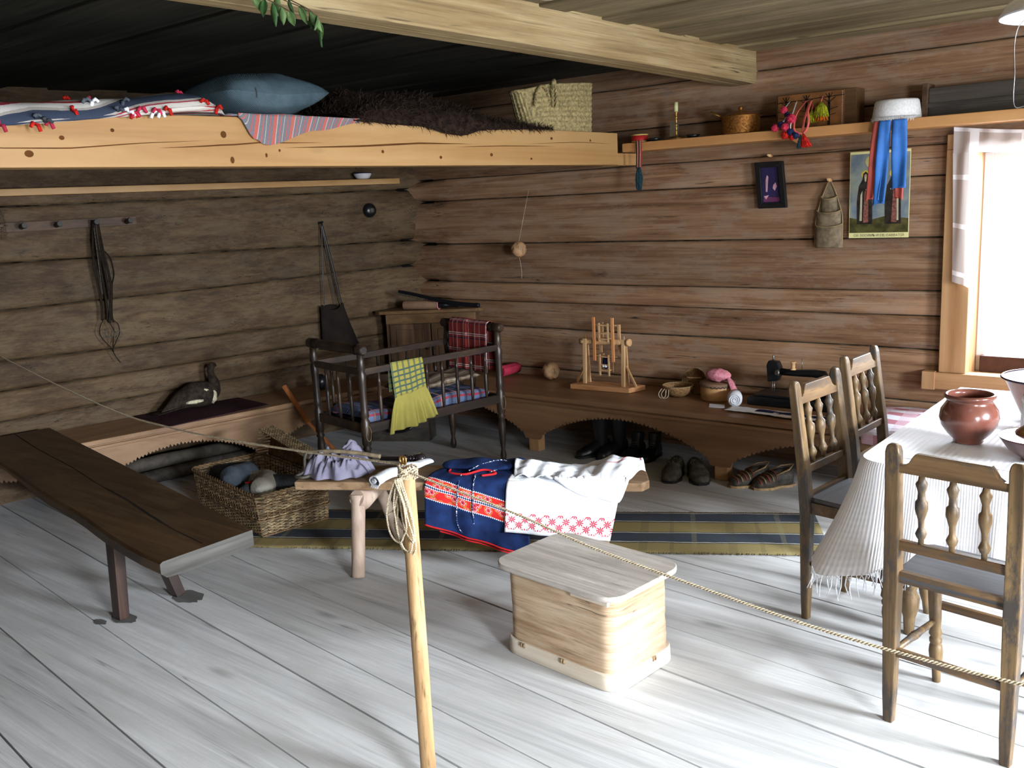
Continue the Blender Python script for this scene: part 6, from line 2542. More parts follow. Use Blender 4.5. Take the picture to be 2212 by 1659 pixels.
mb.grid(50, 8, lambda s, t: V((lerp(-2.50, -1.72, s), lerp(5.165, 5.045, t) - 0.03 * s + 0.01 * sin(s * 9) * t, 0.405 + 0.006 * abs(nz(s * 12, t * 5, 0)) + 0.003)), thick=0.003)
tag(mb.build('white_strip', 'white_linen'), 'long white linen strip under the front of the sewing machine', 'cloth')
mb = MB()
mb.grid(30, 4, lambda s, t: V((lerp(-2.32, -1.72, s), lerp(5.135, 5.085, t) - 0.03 * s, 0.413 + 0.002 * sin(s * 20))), thick=0.002)
tag(mb.build('dark_strip', 'apron_cloth'), 'narrow dark blue strip lying on the white linen strip', 'cloth')

# sewing machine
sw = thing('sewing_machine', 'black hand sewing machine with a wooden thread spool on the back bench', 'sewing machine', (-2.2, 5.38, 0.401))
mb = MB()
mb.span((-2.46, 5.27, 0.401), (-1.93, 5.49, 0.455))
mb.build('base', 'black_iron', sw, 0.012)
mb = MB()
mb.span((-2.43, 5.29, 0.455), (-1.96, 5.47, 0.468))
mb.build('bed_plate', 'black_iron', sw, 0.005)
mb = MB()
mb.prism([(-2.365, 0.535), (-2.30, 0.545), (-2.285, 0.58), (-2.285, 0.63), (-2.30, 0.665), (-2.36, 0.668), (-2.372, 0.64)], lambda a, b, t: V((a, 5.355 + t, b)), 0.05)
mb.build('head', 'black_iron', sw, 0.008)
mb = MB()
mb.tube([(-2.29, 5.38, 0.602), (-2.2, 5.38, 0.60), (-2.08, 5.38, 0.605), (-2.03, 5.38, 0.60), (-2.0, 5.38, 0.55), (-2.0, 5.38, 0.467)], [0.022, 0.020, 0.024, 0.030, 0.034, 0.042], 14)
mb.build('arm', 'black_iron', sw)
mb = MB()
mb.tube([(-1.965, 5.38 + 0.06 * cos(k * pi / 12), 0.59 + 0.06 * sin(k * pi / 12)) for k in range(24)], 0.008, 8, closed=True)
mb.build('hand_wheel', 'steel', sw)
for x in (-2.337, -2.325):
    mb = MB()
    mb.cyl((x, 5.37, 0.54), (x, 5.37, 0.475), 0.0032, 0.0025, 8)
    mb.build('needle_bar', 'steel', sw)
mb = MB()
mb.turn((-2.295, 5.345, 0.60), (-2.30, 5.335, 0.60), [(0, .02), (.5, .02), (1, .012)], 16)
mb.build('face_plate', 'steel', sw)
mb = MB()
mb.turn((-2.335, 5.38, 0.668), (-2.335, 5.38, 0.700), [(0, .008), (.3, .004), (.5, .009), (.8, .004), (1, .006)], 10)
mb.build('tension_screw', 'steel', sw)
mb = MB()
mb.turn((-2.21, 5.38, 0.618), (-2.21, 5.38, 0.668), [(0, .018), (.12, .018), (.2, .011), (.8, .011), (.88, .017), (1, .017)], 14)
mb.build('thread_spool', 'toy_wood', sw)
mb = MB()
mb.cyl((-2.155, 5.38, 0.618), (-2.155, 5.38, 0.69), 0.0025, 0.0025, 6)
mb.build('spool_pin', 'steel', sw)

# checked quilt on the bench beyond the table
mb = MB()


def quilt(s, t):
    x = lerp(-1.68, -0.9, s) + 0.05 * (t - 0.5)
    y = lerp(5.50, 4.92, t)
    h = 0.018 + 0.02 * sin(pi * min(1, t * 1.1)) + 0.006 * nz(x * 9, y * 9, 0)
    z = 0.402 + h
    if t > 0.9:
        z -= 0.0 + 0.08 * (t - 0.9) / 0.1
        y = 4.915 - 0.0
    if s < 0.02:
        z = 0.403
    return V((x, y, z))


mb.grid(40, 40, quilt, uvf=lambda s, t: (s * 0.8, t * 0.6), thick=0.006)
tag(mb.build('checked_quilt', 'quilt_checks'), 'pink and white checked quilt lying on the bench beyond the table', 'quilt')

# ------------------------------------------------------------------ footwear under the back bench
def footwear(name, label, x, y, yaw, L, W, H, mat, kind, sole=None):
    o = thing(name, label, 'shoe' if kind != 'boot' else 'boot', (x, y, 0))
    M_ = Matrix.Translation(V((x, y, 0))) @ rotz(yaw)
    mb = MB()

    def sec(s):
        # s 0 = toe .. 1 = heel; width and height of the foot part
        w_ = W * cubic([0, .12, .35, .6, .85, 1], [.35, .78, 1.0, .72, .78, .5], s)
        h_ = H * cubic([0, .12, .35, .6, 1], [.45, .62, .85, 1.15, 1.2], s)
        return w_, h_

    def foot(s, t):
        w_, h_ = sec(s)
        a = 2 * pi * t
        y_ = -L / 2 + L * s
        e = 1.0
        if s < .06:
            e = (s / .06) ** .5
        if s > .95:
            e = ((1 - s) / .05) ** .5
        z = h_ / 2 * e * (math.copysign(abs(sin(a)) ** .8, sin(a))) + h_ / 2
        return M_ @ V((w_ / 2 * e * cos(a), y_, z))
    mb.grid(28, 20, foot)
    mb.build('vamp', mat, o)
    mb = MB()
    pts = [(W * .5 * cubic([0, .12, .35, .6, .85, 1], [.35, .78, 1.0, .72, .78, .5], k / 12), -L / 2 + L * k / 12) for k in range(13)]
    outl = [(a, b) for a, b in pts] + [(-a, b) for a, b in reversed(pts)]
    mb.prism(outl, lambda a, b, t: M_ @ V((a * 1.04, b, t)), 0.014)
    mb.build('sole', sole or 'black_leather', o)
    if kind == 'boot':
        mb = MB()
        mb.tube([M_ @ V((0, L * .22, H * .5)), M_ @ V((0, L * .24, H * 1.3)), M_ @ V((0, L * .24, 0.17)), M_ @ V((0, L * .25, 0.26)), M_ @ V((0, L * .26, 0.325))], [W * .42, W * .46, W * .52, W * .62, W * .68], 18, caps=False)
        mb.build('boot_shaft', mat, o)
    elif kind == 'laced':
        mb = MB()
        mb.tube([M_ @ V((0, L * .2, H * .6)), M_ @ V((0, L * .22, H * 1.4)), M_ @ V((0, L * .25, H * 2.1))], [W * .44, W * .46, W * .5], 16, caps=False)
        mb.build('ankle', mat, o)
        for k in range(5):
            mb = MB()
            mb.bar(M_ @ V((-W * .2, -L * .02 + k * L * .04, H * (.98 + .17 * k))), M_ @ V((W * .2, -L * .02 + k * L * .04, H * (.98 + .17 * k))), 0.005, 0.004)
            mb.build('lace', 'steel', o)
    elif kind == 'bast':
        for k in range(5):
            mb = MB()
            mb.tube([foot(0.14 + k * 0.09, (0.02 + q / 14 * 0.46)) + V((0, 0, 0.002)) for q in range(15)], 0.006, 5, flat=0.5)
            mb.build('bast_strip', 'bast' if k % 2 else 'bast_red', o)
        mb = MB()
        for sx in (-1, 1):
            mb.tube([M_ @ V((sx * W * .36, 0.0, H * .9)), M_ @ V((sx * W * .4, L * .3, H * 1.2)), M_ @ V((0.0, L * .5, H * 1.35))], 0.005, 5)
        mb.build('side_loops', 'bast', o)
    elif kind == 'fur':
        mb = MB()
        for k in range(26):
            a = k / 26 * 2 * pi
            p = M_ @ V((W * .33 * cos(a), L * .05 + L * .13 * sin(a), H * 1.05))
            mb.tube([p, p + V((random.uniform(-.02, .02), random.uniform(-.02, .02), random.uniform(.01, .03)))], [0.003, 0.001], 4)
        mb.build('loose_ties', 'worn_leather', o)
    return o


footwear('tall_boot', 'tall black leather boot under the back bench, left one of the pair', -3.46, 5.06, radians(-20), 0.28, 0.10, 0.085, 'black_leather', 'boot')
footwear('tall_boot', 'tall black leather boot under the back bench, right one of the pair', -3.335, 5.10, radians(-12), 0.28, 0.10, 0.085, 'black_leather', 'boot')
footwear('ankle_boot', 'black laced ankle boot under the back bench, left one, beside the tall boots', -3.20, 5.14, radians(-5), 0.25, 0.09, 0.075, 'black_leather', 'laced')
footwear('ankle_boot', 'black laced ankle boot under the back bench, right one, beside the fur-edged shoes', -3.08, 5.17, radians(5), 0.25, 0.09, 0.075, 'black_leather', 'laced')
footwear('leather_shoe', 'worn dark leather shoe under the back bench, left one of the tied pair', -2.745, 4.86, radians(15), 0.25, 0.125, 0.095, 'worn_leather', 'fur')
footwear('leather_shoe', 'worn dark leather shoe under the back bench, right one of the tied pair', -2.60, 4.90, radians(40), 0.25, 0.125, 0.095, 'worn_leather', 'fur')
footwear('bast_shoe', 'woven bast shoe under the back bench, left one beside the bench leg', -2.30, 4.96, radians(-35), 0.26, 0.12, 0.09, 'worn_leather', 'bast', 'bast')
footwear('bast_shoe', 'woven bast shoe under the back bench, right one nearest the chair', -2.165, 4.985, radians(-38), 0.26, 0.12, 0.09, 'worn_leather', 'bast', 'bast')

# ------------------------------------------------------------------ things on the wall shelf
ZS = 2.021
wbn = thing('woven_belt', 'narrow red woven belt with a dark tassel hanging from the shelf end', 'belt', (-3.2, 5.28, ZS))
mb = MB()
mb.grid(4, 30, lambda s, t: V((lerp(-3.215, -3.175, s) + 0.005 * sin(t * 4), 5.292 - 0.006 * sin(pi * t), lerp(2.03, 1.86, t))), uvf=lambda s, t: (s * .04, t * .2), thick=0.003)
mb.grid(4, 6, lambda s, t: V((lerp(-3.215, -3.175, s), lerp(5.40, 5.292, t), 2.026 + 0.003 * sin(t * 3))), uvf=lambda s, t: (s * .04, t * .2), thick=0.003)
mb.build('woven_band', 'braid_red', wbn)
mb = MB()
for k in range(36):
    a = k * 2.4
    r_ = 0.003 + 0.022 * (k / 36)
    mb.tube([(-3.195 + 0.010 * cos(a), 5.286 + 0.006 * sin(a), 1.865), (-3.195 + r_ * 1.2 * cos(a), 5.284 + 0.4 * r_ * sin(a), 1.80), (-3.198 + r_ * cos(a) * 0.9, 5.284 + 0.3 * r_ * sin(a), 1.742 - 0.01 * (k % 3))], 0.003, 4)
mb.build('tassel', 'yarn_teal', wbn)
tn = thing('red_tin', 'small round red tin with a gold edge at the left end of the shelf', 'tin', (-3.235, 5.37, ZS))
mb = MB()
mb.lathe([(0.052, 0), (0.053, 0.003), (0.053, 0.042)], seg=28)
mb.build('tin_wall', 'red_tin', tn, world=False)
for z in (0.003, 0.043):
    mb = MB()
    mb.lathe([(0.054, z), (0.055, z + .004), (0.054, z + .008), (0.0005, z + 0.008)], seg=28)
    mb.build('gold_edge', 'gold_paint', tn, world=False)
cs = thing('candlestick', 'thin brass candlestick with a short pale candle on the shelf', 'candlestick', (-2.965, 5.36, ZS))
mb = MB()
mb.lathe([(0.045, 0), (0.045, .006), (0.02, .012), (0.006, .018), (0.006, .04), (0.009, .044), (0.005, .05), (0.005, .08), (0.009, .084), (0.005, .09), (0.005, .125), (0.010, .13), (0.006, .135), (0.006, .15), (0.011, .155), (0.011, .168)], seg=16)
mb.build('stick_body', 'brass', cs, world=False)
mb = MB()
mb.cyl((0, 0, 0.165), (0, 0, 0.222), 0.012, 0.013, 12)
mb.build('candle', 'wax', cs, world=False)
mb = MB()
mb.prism([(-3.035, 2.045), (-2.975, 2.04), (-2.97, 2.125), (-3.03, 2.13)], lambda a, b, t: V((a, 5.40 + t, b)), 0.004)
tag(mb.build('glass_plate', 'steel'), 'small grey glass plate standing behind the candlestick', 'plate')
for i, (x, lab) in enumerate(((-3.12, 'small dark dish on the shelf between the red tin and the candlestick'), (-2.85, 'small dark dish on the shelf between the candlestick and the copper pan'))):
    mb = MB()
    mb.lathe([(0.02, 0), (0.035, .004), (0.042, .02), (0.038, .02), (0.03, .008), (0.0005, .006)], Matrix.Translation(V((x, 5.36, ZS))), 20)
    tag(mb.build('dark_dish', 'black_iron'), lab, 'dish')

cp = thing('copper_pan', 'hammered copper pan with a lid and side handle on the shelf', 'pan', (-2.555, 5.40, ZS))
mb = MB()
mb.lathe([(0.108, 0), (0.112, .004), (0.112, .095), (0.115, .098)], seg=36)
mb.build('pan_body', 'copper', cp, world=False)
mb = MB()
mb.lathe([(0.122, .098), (0.123, .102), (0.09, .112), (0.05, .128), (0.02, .134), (0.012, .136), (0.012, .146), (0.018, .150), (0.012, .157), (0.0005, .158)], seg=36)
mb.build('pan_lid', 'copper', cp, world=False)
mb = MB()
mb.tube([(-0.105, -0.02, 0.105), (-0.15, -0.03, 0.125), (-0.18, -0.035, 0.142)], [0.006, 0.007, 0.006], 8)
mb.build('handle', 'brass', cp, world=False)

pbx = thing('painted_box', 'wooden box painted with bare dark trees on the shelf behind the pompoms', 'box', (-2.08, 5.46, ZS))
mb = MB()
mb.span((-2.335, 5.40, ZS), (-1.87, 5.53, ZS + 0.195))
mb.build('box_carcass', 'box_side', pbx, 0.003)
mb = MB()
mb.span((-2.32, 5.393, ZS + 0.006), (-1.935, 5.401, ZS + 0.19))
mb.build('front_panel', 'box_panel', pbx)
mb = MB()


def ln(x0, z0, x1, z1, w_):
    mb.bar((x0, 5.3915, z0), (x1, 5.3915, z1), 0.002, w_, up=(0, 0, 1)) if abs(x1 - x0) > abs(z1 - z0) else mb.bar((x0, 5.3915, z0), (x1, 5.3915, z1), w_, 0.002, up=(0, 1, 0))


for xc in (-2.27, -2.15, -2.02):
    ln(xc, ZS + .008, xc, ZS + .13, 0.013)
    ln(xc, ZS + .12, xc, ZS + .18, 0.006)
    for sg in (-1, 1):
        for z0, dl_, dz in ((.06, .04, .008), (.09, .05, .012), (.13, .035, .025), (.15, .02, .03)):
            ln(xc, ZS + z0, xc + sg * dl_, ZS + z0 + dz, 0.003)
ln(-2.32, ZS + .150, -1.935, ZS + .163, 0.004)
mb.build('painted_trees', 'painted_tree', pbx)
mb = MB()
for k in range(24):
    mb.box((-1.945, 5.3905, ZS + 0.01 + k * 0.0075), (0.005, 0.003, 0.003))
mb.build('dotted_edge', 'silver_braid', pbx)

# pompom braids
random.seed(8)


def pompom(mb, c, r):
    mb.blob(c, (r, r * .9, r), None, 16, 12, lambda d: 1 + 0.13 * nz(d.x * 6, d.y * 6, d.z * 6))
    for k in range(70):
        d = V((random.gauss(0, 1), random.gauss(0, 1), random.gauss(0, 1))).normalized()
        mb.tube([V(c) + d * r * .8, V(c) + d * r * 1.18], [0.0018, 0.001], 3)


def braid(name, label, top, beads, mat='silver_braid'):
    o = thing(name, label, 'braid', top)
    mb = MB()
    mb.tube(smooth_path([top] + [b[0] for b in beads], 6), 0.004, 6, flat=0.5)
    mb.build('braid_cord', mat, o)
    for c, r, m_ in beads:
        mb = MB()
        pompom(mb, c, r)
        mb.build('pompom', m_, o)
    return o


Yp = 5.275
braid('pompom_braid', 'hanging braid with pink and navy pompoms, leftmost on the shelf', (-2.245, 5.385, 2.175), [((-2.245, 5.30, 2.125), 0.020, 'yarn_pink'), ((-2.225, 5.30, 2.10), 0.014, 'yarn_navy'), ((-2.25, Yp, 2.045), 0.018, 'yarn_navy'), ((-2.285, Yp, 2.03), 0.021, 'yarn_pink'), ((-2.222, Yp - .01, 2.03), 0.022, 'yarn_pink'), ((-2.225, Yp, 1.985), 0.022, 'yarn_red')])
braid('pompom_braid', 'hanging braid with one bright pink and two navy pompoms, second from left', (-2.205, 5.385, 2.175), [((-2.19, Yp, 2.072), 0.026, 'yarn_pink'), ((-2.195, Yp, 2.0), 0.020, 'yarn_navy'), ((-2.185, Yp, 1.972), 0.017, 'yarn_red'), ((-2.165, Yp, 1.978), 0.018, 'yarn_navy')])


def tassel_yarn(mb, top, r0, r1, L, n, lean=(0, 0, 0)):
    for k in range(n):
        a = k * 2.399
        q = sqrt((k + .5) / n)
        t_ = V(top)
        e = t_ + V((r1 * q * cos(a), r1 * .6 * q * sin(a), -L * (1 - .12 * random.random()))) + V(lean)
        m_ = t_ + V((r0 * q * cos(a), r0 * .7 * q * sin(a), -L * .35)) + V(lean) * .3
        mb.tube([t_, m_, e], [0.0035, 0.0045, 0.003], 4)


tr_ = thing('tasselled_ribbon', 'red patterned ribbon loops ending in a red and a dark tassel over the shelf edge', 'ribbon', (-2.13, 5.3, 2.15))
for ctrl in ([(-2.15, 5.385, 2.17), (-2.17, 5.30, 2.10), (-2.175, Yp, 2.03), (-2.165, Yp, 2.0), (-2.13, Yp, 1.985)], [(-2.12, 5.385, 2.17), (-2.105, 5.30, 2.11), (-2.09, Yp, 2.05), (-2.10, Yp, 2.01), (-2.12, Yp, 1.985)], [(-2.13, 5.385, 2.16), (-2.125, 5.30, 2.06), (-2.125, Yp, 1.985)]):
    mb = MB()
    mb.tube(smooth_path(ctrl, 7), 0.007, 6, flat=0.25)
    mb.build('ribbon_loop', 'ribbon_red', tr_)
mb = MB()
tassel_yarn(mb, (-2.12, Yp, 1.985), 0.014, 0.032, 0.075, 70, (0.018, 0, 0))
mb.build('red_tassel', 'yarn_red', tr_)
mb = MB()
tassel_yarn(mb, (-2.135, Yp, 1.98), 0.008, 0.014, 0.075, 40, (-0.008, 0, 0))
mb.build('dark_tassel', 'yarn_teal', tr_)
for nm, c, r_, L_, lab in (('yarn_tassel', (-2.057, 5.37, 2.155), 0.045, 0.085, 'larger yellow-green and orange yarn tassel hanging before the painted box'), ('yarn_tassel', (-2.112, 5.375, 2.115), 0.032, 0.07, 'smaller yellow-green yarn tassel hanging before the painted box')):
    o = thing(nm, lab, 'tassel', c)
    mb = MB()
    tassel_yarn(mb, c, r_ * .65, r_, L_, 90)
    mb.build('green_yarn', 'yarn_lime', o)
    if r_ > .04:
        mb = MB()
        tassel_yarn(mb, (c[0], c[1] + .004, c[2] - .03), r_ * .6, r_ * .9, L_ * .9, 60)
        mb.build('orange_yarn', 'yarn_orange', o)
    mb = MB()
    mb.tube([c, (c[0] + 0.004, 5.384, c[2] + 0.03)], 0.003, 5)
    mb.build('hanging_loop', 'ribbon_red', o)

# bridal band hat with ribbons
ht = thing('ribbon_headdress', 'white embroidered round cap with lace fringe and long ribbons on the shelf edge', 'headdress', (-1.645, 5.37, ZS))
mb = MB()
mb.lathe([(0.120, 0.012), (0.124, 0.014), (0.112, 0.092), (0.104, 0.102), (0.098, 0.100), (0.110, 0.02)], seg=40, caps=False)
mb.build('cap_band', 'cap_cloth', ht, world=False)
mb = MB()
mb.lathe([(0.104, 0.094), (0.06, 0.098), (0.0005, 0.099)], seg=40, caps=False)
mb.build('cap_top', 'white_linen', ht, world=False)
mb = MB()
for k in range(70):
    a = pi + pi * k / 70
    p = V((0.125 * cos(a), 0.125 * sin(a), 0.014))
    mb.tube([p, p + V((0.004 * cos(a), 0.004 * sin(a), -0.014)), p + V((0.002, 0, -0.030 + 0.006 * (k % 3)))], [0.003, 0.002, 0.0014], 4)
mb.build('lace_fringe', 'cap_cloth', ht, world=False)


def ribbon(x0, x1, xb0, xb1, zb, y, mat, cutleft=True):
    mb = MB()

    def f(s, t):
        zz = lerp(2.015, zb, t)
        if t > 0.98:
            zz = zb + (0.035 * (s if cutleft else 1 - s))
        x = lerp(lerp(x0, x1, s), lerp(xb0, xb1, s), t)
        return V((x, y - 0.008 * sin(t * 5 + s * 3) - 0.003 * sin(s * 9), zz))
    mb.grid(8, 40, f, thick=0.0015)
    mb.build('ribbon', mat, ht)


ribbon(-1.728, -1.682, -1.768, -1.715, 1.60, 5.262, 'ribbon_red')
ribbon(-1.696, -1.634, -1.722, -1.655, 1.575, 5.245, 'ribbon_blue', True)
ribbon(-1.682, -1.655, -1.722, -1.69, 1.60, 5.256, 'ribbon_blue', False)
ribbon(-1.628, -1.553, -1.626, -1.548, 1.655, 5.245, 'ribbon_blue', True)
ribbon(-1.62, -1.56, -1.612, -1.565, 1.60, 5.258, 'ribbon_red', False)

mb = MB()
dk = thing('dark_crate', 'old dark wooden box frame at the right end of the shelf', 'crate', (-1.2, 5.46, ZS))
mb.span((-1.50, 5.42, ZS), (-0.90, 5.525, ZS + 0.15))
mb.build('crate_body', 'old_grey_wood', dk, 0.004)
mb = MB()
mb.span((-1.53, 5.405, ZS), (-1.50, 5.53, ZS + 0.175))
mb.build('end_board', 'peg_wood', dk, 0.003)
mb = MB()
mb.span((-1.50, 5.408, ZS + 0.05), (-0.90, 5.42, ZS + 0.07))
mb.build('slat', 'old_grey_wood', dk)

# ------------------------------------------------------------------ things on the back wall
YB = 5.545
pf_ = thing('framed_picture', 'small dark picture in a black frame hanging on the log wall', 'picture', (-2.42, 5.53, 1.71))
q4 = [(-2.522, 1.852), (-2.346, 1.852), (-2.318, 1.576), (-2.498, 1.576)]


def inset(q, k):
    cx_ = sum(p[0] for p in q) / 4
    cz_ = sum(p[1] for p in q) / 4
    return [(cx_ + (x - cx_) * k[0], cz_ + (z - cz_) * k[1]) for x, z in q]


inn = inset(q4, (0.64, 0.76))
mb = MB()
for i in range(4):
    j = (i + 1) % 4
    mb.prism([q4[i], q4[j], inn[j], inn[i]], lambda a, b, t: V((a, 5.545 - t, b)), 0.03)
mb.build('frame', 'black_frame', pf_, 0.003)
mb = MB()
mb.prism(inn, lambda a, b, t: V((a, 5.53 + t, b)), 0.003)
Y5 = 5.5292
cxp, czp = -2.421, 1.714
mb.mi = 1
mb.poly([(cxp - .032, Y5, czp - .04), (cxp - .022, Y5, czp - .04), (cxp - .016, Y5, czp + .05), (cxp - .026, Y5, czp + .06), (cxp - .034, Y5, czp + .03)])
mb.poly([(cxp + .015, Y5, czp + .0), (cxp + .03, Y5, czp + .015), (cxp + .038, Y5, czp - .01), (cxp + .025, Y5, czp - .035), (cxp + .012, Y5, czp - .02)])
mb.poly([(cxp - .045, Y5, czp - .065), (cxp - .012, Y5, czp - .06), (cxp - .03, Y5, czp - .085)])
mb.mi = 2
mb.poly([(cxp - .045, Y5 + .0004, czp - .10), (cxp + .062, Y5 + .0004, czp - .10), (cxp + .058, Y5 + .0004, czp - .075), (cxp - .045, Y5 + .0004, czp - .07)])
mb.build('print', ['picture_navy', 'picture_pink', 'picture_plum'], pf_)
mb = MB()
mb.turn((-2.424, 5.55, 1.885), (-2.424, 5.49, 1.89), [(0, .008), (.6, .010), (1, .005)], 8)
mb.build('wooden_peg', 'toy_wood', pf_)

pc = thing('bark_pouch', 'tiered birch bark wall pouch hanging from a peg beside the religious print', 'pouch', (-2.065, 5.5, 1.52))
mb = MB()
outl = [(-2.145, 1.335), (-1.985, 1.335), (-1.985, 1.50), (-2.0, 1.57), (-2.03, 1.66), (-2.062, 1.715), (-2.095, 1.66), (-2.125, 1.57), (-2.145, 1.47)]
mb.prism(outl, lambda a, b, t: V((a, 5.543 - t, b)), 0.006)
mb.build('back_panel', 'birch_bark_grey', pc)
for zt_, zb_, w_, dpt in ((1.475, 1.335, 0.080, 0.045), (1.555, 1.43, 0.072, 0.035), (1.635, 1.54, 0.048, 0.028)):
    mb = MB()

    def pk_(s, t):
        a = pi * s
        tt = t
        return V((-2.065 - w_ * cos(a), 5.537 - dpt * sin(a) * (0.55 + .45 * tt) - 0.002, lerp(zb_, zt_ - 0.018 * sin(a), tt)))
    mb.grid(20, 8, pk_, thick=0.003)
    mb.build('pocket', 'birch_bark_grey', pc)
    mb = MB()
    mb.tube([pk_(k / 20, 1.0) for k in range(21)], 0.003, 5)
    mb.build('pocket_rim', 'birch_rim', pc)
mb = MB()
mb.tube(smooth_path([(-2.145, 5.535, 1.335), (-2.145, 5.535, 1.47), (-2.125, 5.535, 1.57), (-2.095, 5.535, 1.66), (-2.062, 5.535, 1.718), (-2.03, 5.535, 1.66), (-2.0, 5.535, 1.57), (-1.985, 5.535, 1.50), (-1.985, 5.535, 1.335)], 4), 0.004, 5)
mb.build('edge_binding', 'birch_rim', pc)
mb = MB()
mb.turn((-2.062, 5.55, 1.722), (-2.055, 5.48, 1.73), [(0, .010), (.6, .012), (1, .006)], 8)
mb.build('wooden_peg', 'toy_wood', pc)

# printed religious picture: two robed, haloed men
pp = thing('religious_print', 'paper print of two haloed robed men with a caption pinned to the log wall', 'poster', (-1.775, 5.54, 1.63))
PX0, PX1, PZ0, PZ1 = -1.945, -1.612, 1.389, 1.873


def PQ(a, b, k=0):
    """poster coordinates 0..1"""
    return V((lerp(PX0, PX1, a), 5.532 - 0.0006 * k, lerp(PZ0, PZ1, b)))


mb = MB()
mb.grid(10, 2, lambda s, t: PQ(s, t), thick=0.0015, smooth=False)


def pg(mi, k, pts):
    mb.mi = mi
    mb.poly([PQ(a, b, k) for a, b in pts])


def el(mi, k, ca, cb, ra, rb, n=20):
    pg(mi, k, [(ca + ra * cos(2 * pi * i / n), cb + rb * sin(2 * pi * i / n)) for i in range(n)])


pg(1, 1, [(0.01, 0.06), (0.5, 0.06), (0.99, 0.06), (0.99, 0.97), (0.5, 0.97), (0.01, 0.97)])
el(2, 2, 0.42, 0.88, 0.16, 0.085)
pg(3, 2, [(0.01, 0.06), (0.99, 0.06), (0.99, 0.22), (0.6, 0.25), (0.3, 0.20), (0.01, 0.24)])
for cx_, fl in ((0.27, 1), (0.74, -1)):
    el(5, 3, cx_, 0.735, 0.075, 0.05)
    pg(4, 4, [(cx_ - .13, .16), (cx_ + .13, .16), (cx_ + .12, .45), (cx_ + .08, .62), (cx_ + .045, .68), (cx_ + .04, .745), (cx_, .77), (cx_ - .04, .745), (cx_ - .05, .68), (cx_ - .11, .60), (cx_ - .14, .42)])
    pg(8, 5, [(cx_ - .09 * fl, .2), (cx_ - .05 * fl, .2), (cx_ - .05 * fl, .55), (cx_ - .08 * fl, .5)])
    pg(7, 5, [(cx_ - .03, .18), (cx_ + .06, .18), (cx_ + .05, .52), (cx_ - .01, .55)])
    el(6, 5, cx_, 0.72, 0.022, 0.022)
    pg(8, 6, [(cx_ - .02, .71), (cx_ + .02, .71), (cx_ + .012, .66), (cx_, .65), (cx_ - .012, .66)])
    el(6, 6, cx_ + .03 * fl, 0.56, 0.03, 0.012)
mb.build('print_sheet', ['poster_paper', 'poster_sky', 'poster_glow', 'poster_ground', 'poster_robe', 'poster_halo', 'poster_skin', 'poster_red', 'poster_pale'], pp)
cu_ = bpy.data.curves.new('caption_curve', 'FONT')
cu_.body = '\u0421\u0412. \u0417\u041e\u0421\u0418\u041c\u042a \u0418 \u0421\u0412. \u0421\u0410\u0412\u0412\u0410\u0422\u0406\u0419'
cu_.size = 0.019
cu_.align_x = 'CENTER'
cu_.align_y = 'CENTER'
to = bpy.data.objects.new('tmp_caption', cu_)
COL.objects.link(to)
bpy.context.view_layer.update()
dg = bpy.context.evaluated_depsgraph_get()
tme = bpy.data.meshes.new_from_object(to.evaluated_get(dg))
bpy.data.objects.remove(to)
tme.materials.clear()
tme.materials.append(MATS['poster_ink'])
cap = bpy.data.objects.new('caption', tme)
COL.objects.link(cap)
cap.parent = pp
cap.rotation_euler = (radians(90), 0, 0)
cap.location = (0.0, 5.5262 - 5.54, 1.4025 - 1.63)

# ------------------------------------------------------------------ crockery on the table
ZT = 0.7245
pot = thing('clay_pot', 'round brown glazed clay pot with a wide neck near the table corner', 'pot', (-0.85, 3.735, ZT))
mb = MB()
mb.lathe([(0.0005, 0.0), (0.050, 0.0), (0.053, 0.005), (0.052, 0.012), (0.075, 0.035), (0.096, 0.065), (0.1035, 0.095), (0.099, 0.125), (0.084, 0.148), (0.078, 0.158), (0.081, 0.165), (0.089, 0.173), (0.090, 0.180), (0.084, 0.186), (0.077, 0.182), (0.074, 0.172), (0.076, 0.155), (0.090, 0.12), (0.092, 0.09), (0.07, 0.04), (0.04, 0.012), (0.0005, 0.01)], seg=48)
mb.build('pot_body', 'clay', pot, world=False)
bs = thing('enamel_basin', 'wide enamel basin with dark rim and brown outside on the table', 'basin', (-0.655, 4.22, ZT))
mb = MB()
mb.lathe([(0.0005, 0.0), (0.095, 0.0), (0.10, 0.004), (0.175, 0.165), (0.185, 0.172)], seg=48)
mb.build('outside', 'basin_out', bs, world=False)
mb = MB()
mb.lathe([(0.183, 0.176), (0.170, 0.166), (0.095, 0.010), (0.0005, 0.008)], seg=48, caps=False)
mb.build('inside', 'enamel_white', bs, world=False)
mb = MB()
mb.tube([(0.186 * cos(k * pi / 24), 0.186 * sin(k * pi / 24), 0.175) for k in range(48)], 0.005, 8, closed=True)
mb.build('rim', 'basin_rim', bs, world=False)
mb = MB()
mb.blob((-0.69, 4.26, ZT + 0.095), (0.09, 0.08, 0.07), None, 20, 12, lambda d: 1 + .06 * nz(d.x * 3, d.y * 3, d.z * 3))
tag(mb.build('bread_piece', 'bread'), 'yellow-brown piece of bread inside the enamel basin', 'bread')
mb = MB()
mb.lathe([(0.0005, 0), (0.036, 0), (0.039, .004), (0.039, .105), (0.036, .112), (0.036, .116), (0.038, .118), (0.038, .140), (0.036, .143), (0.0005, .144)], Matrix.Translation(V((-0.685, 4.0, ZT))), 28)
tag(mb.build('white_jar', 'frosted_jar'), 'small cloudy white jar with a lid between the basin and the clay bowl', 'jar')
cbw = thing('clay_bowl', 'brown clay bowl with yellow glaze inside in front of the jar', 'bowl', (-0.588, 3.60, ZT))
mb = MB()
mb.lathe([(0.0005, 0), (0.055, 0), (0.058, .006), (0.10, .035), (0.128, .075), (0.132, .082)], seg=40)
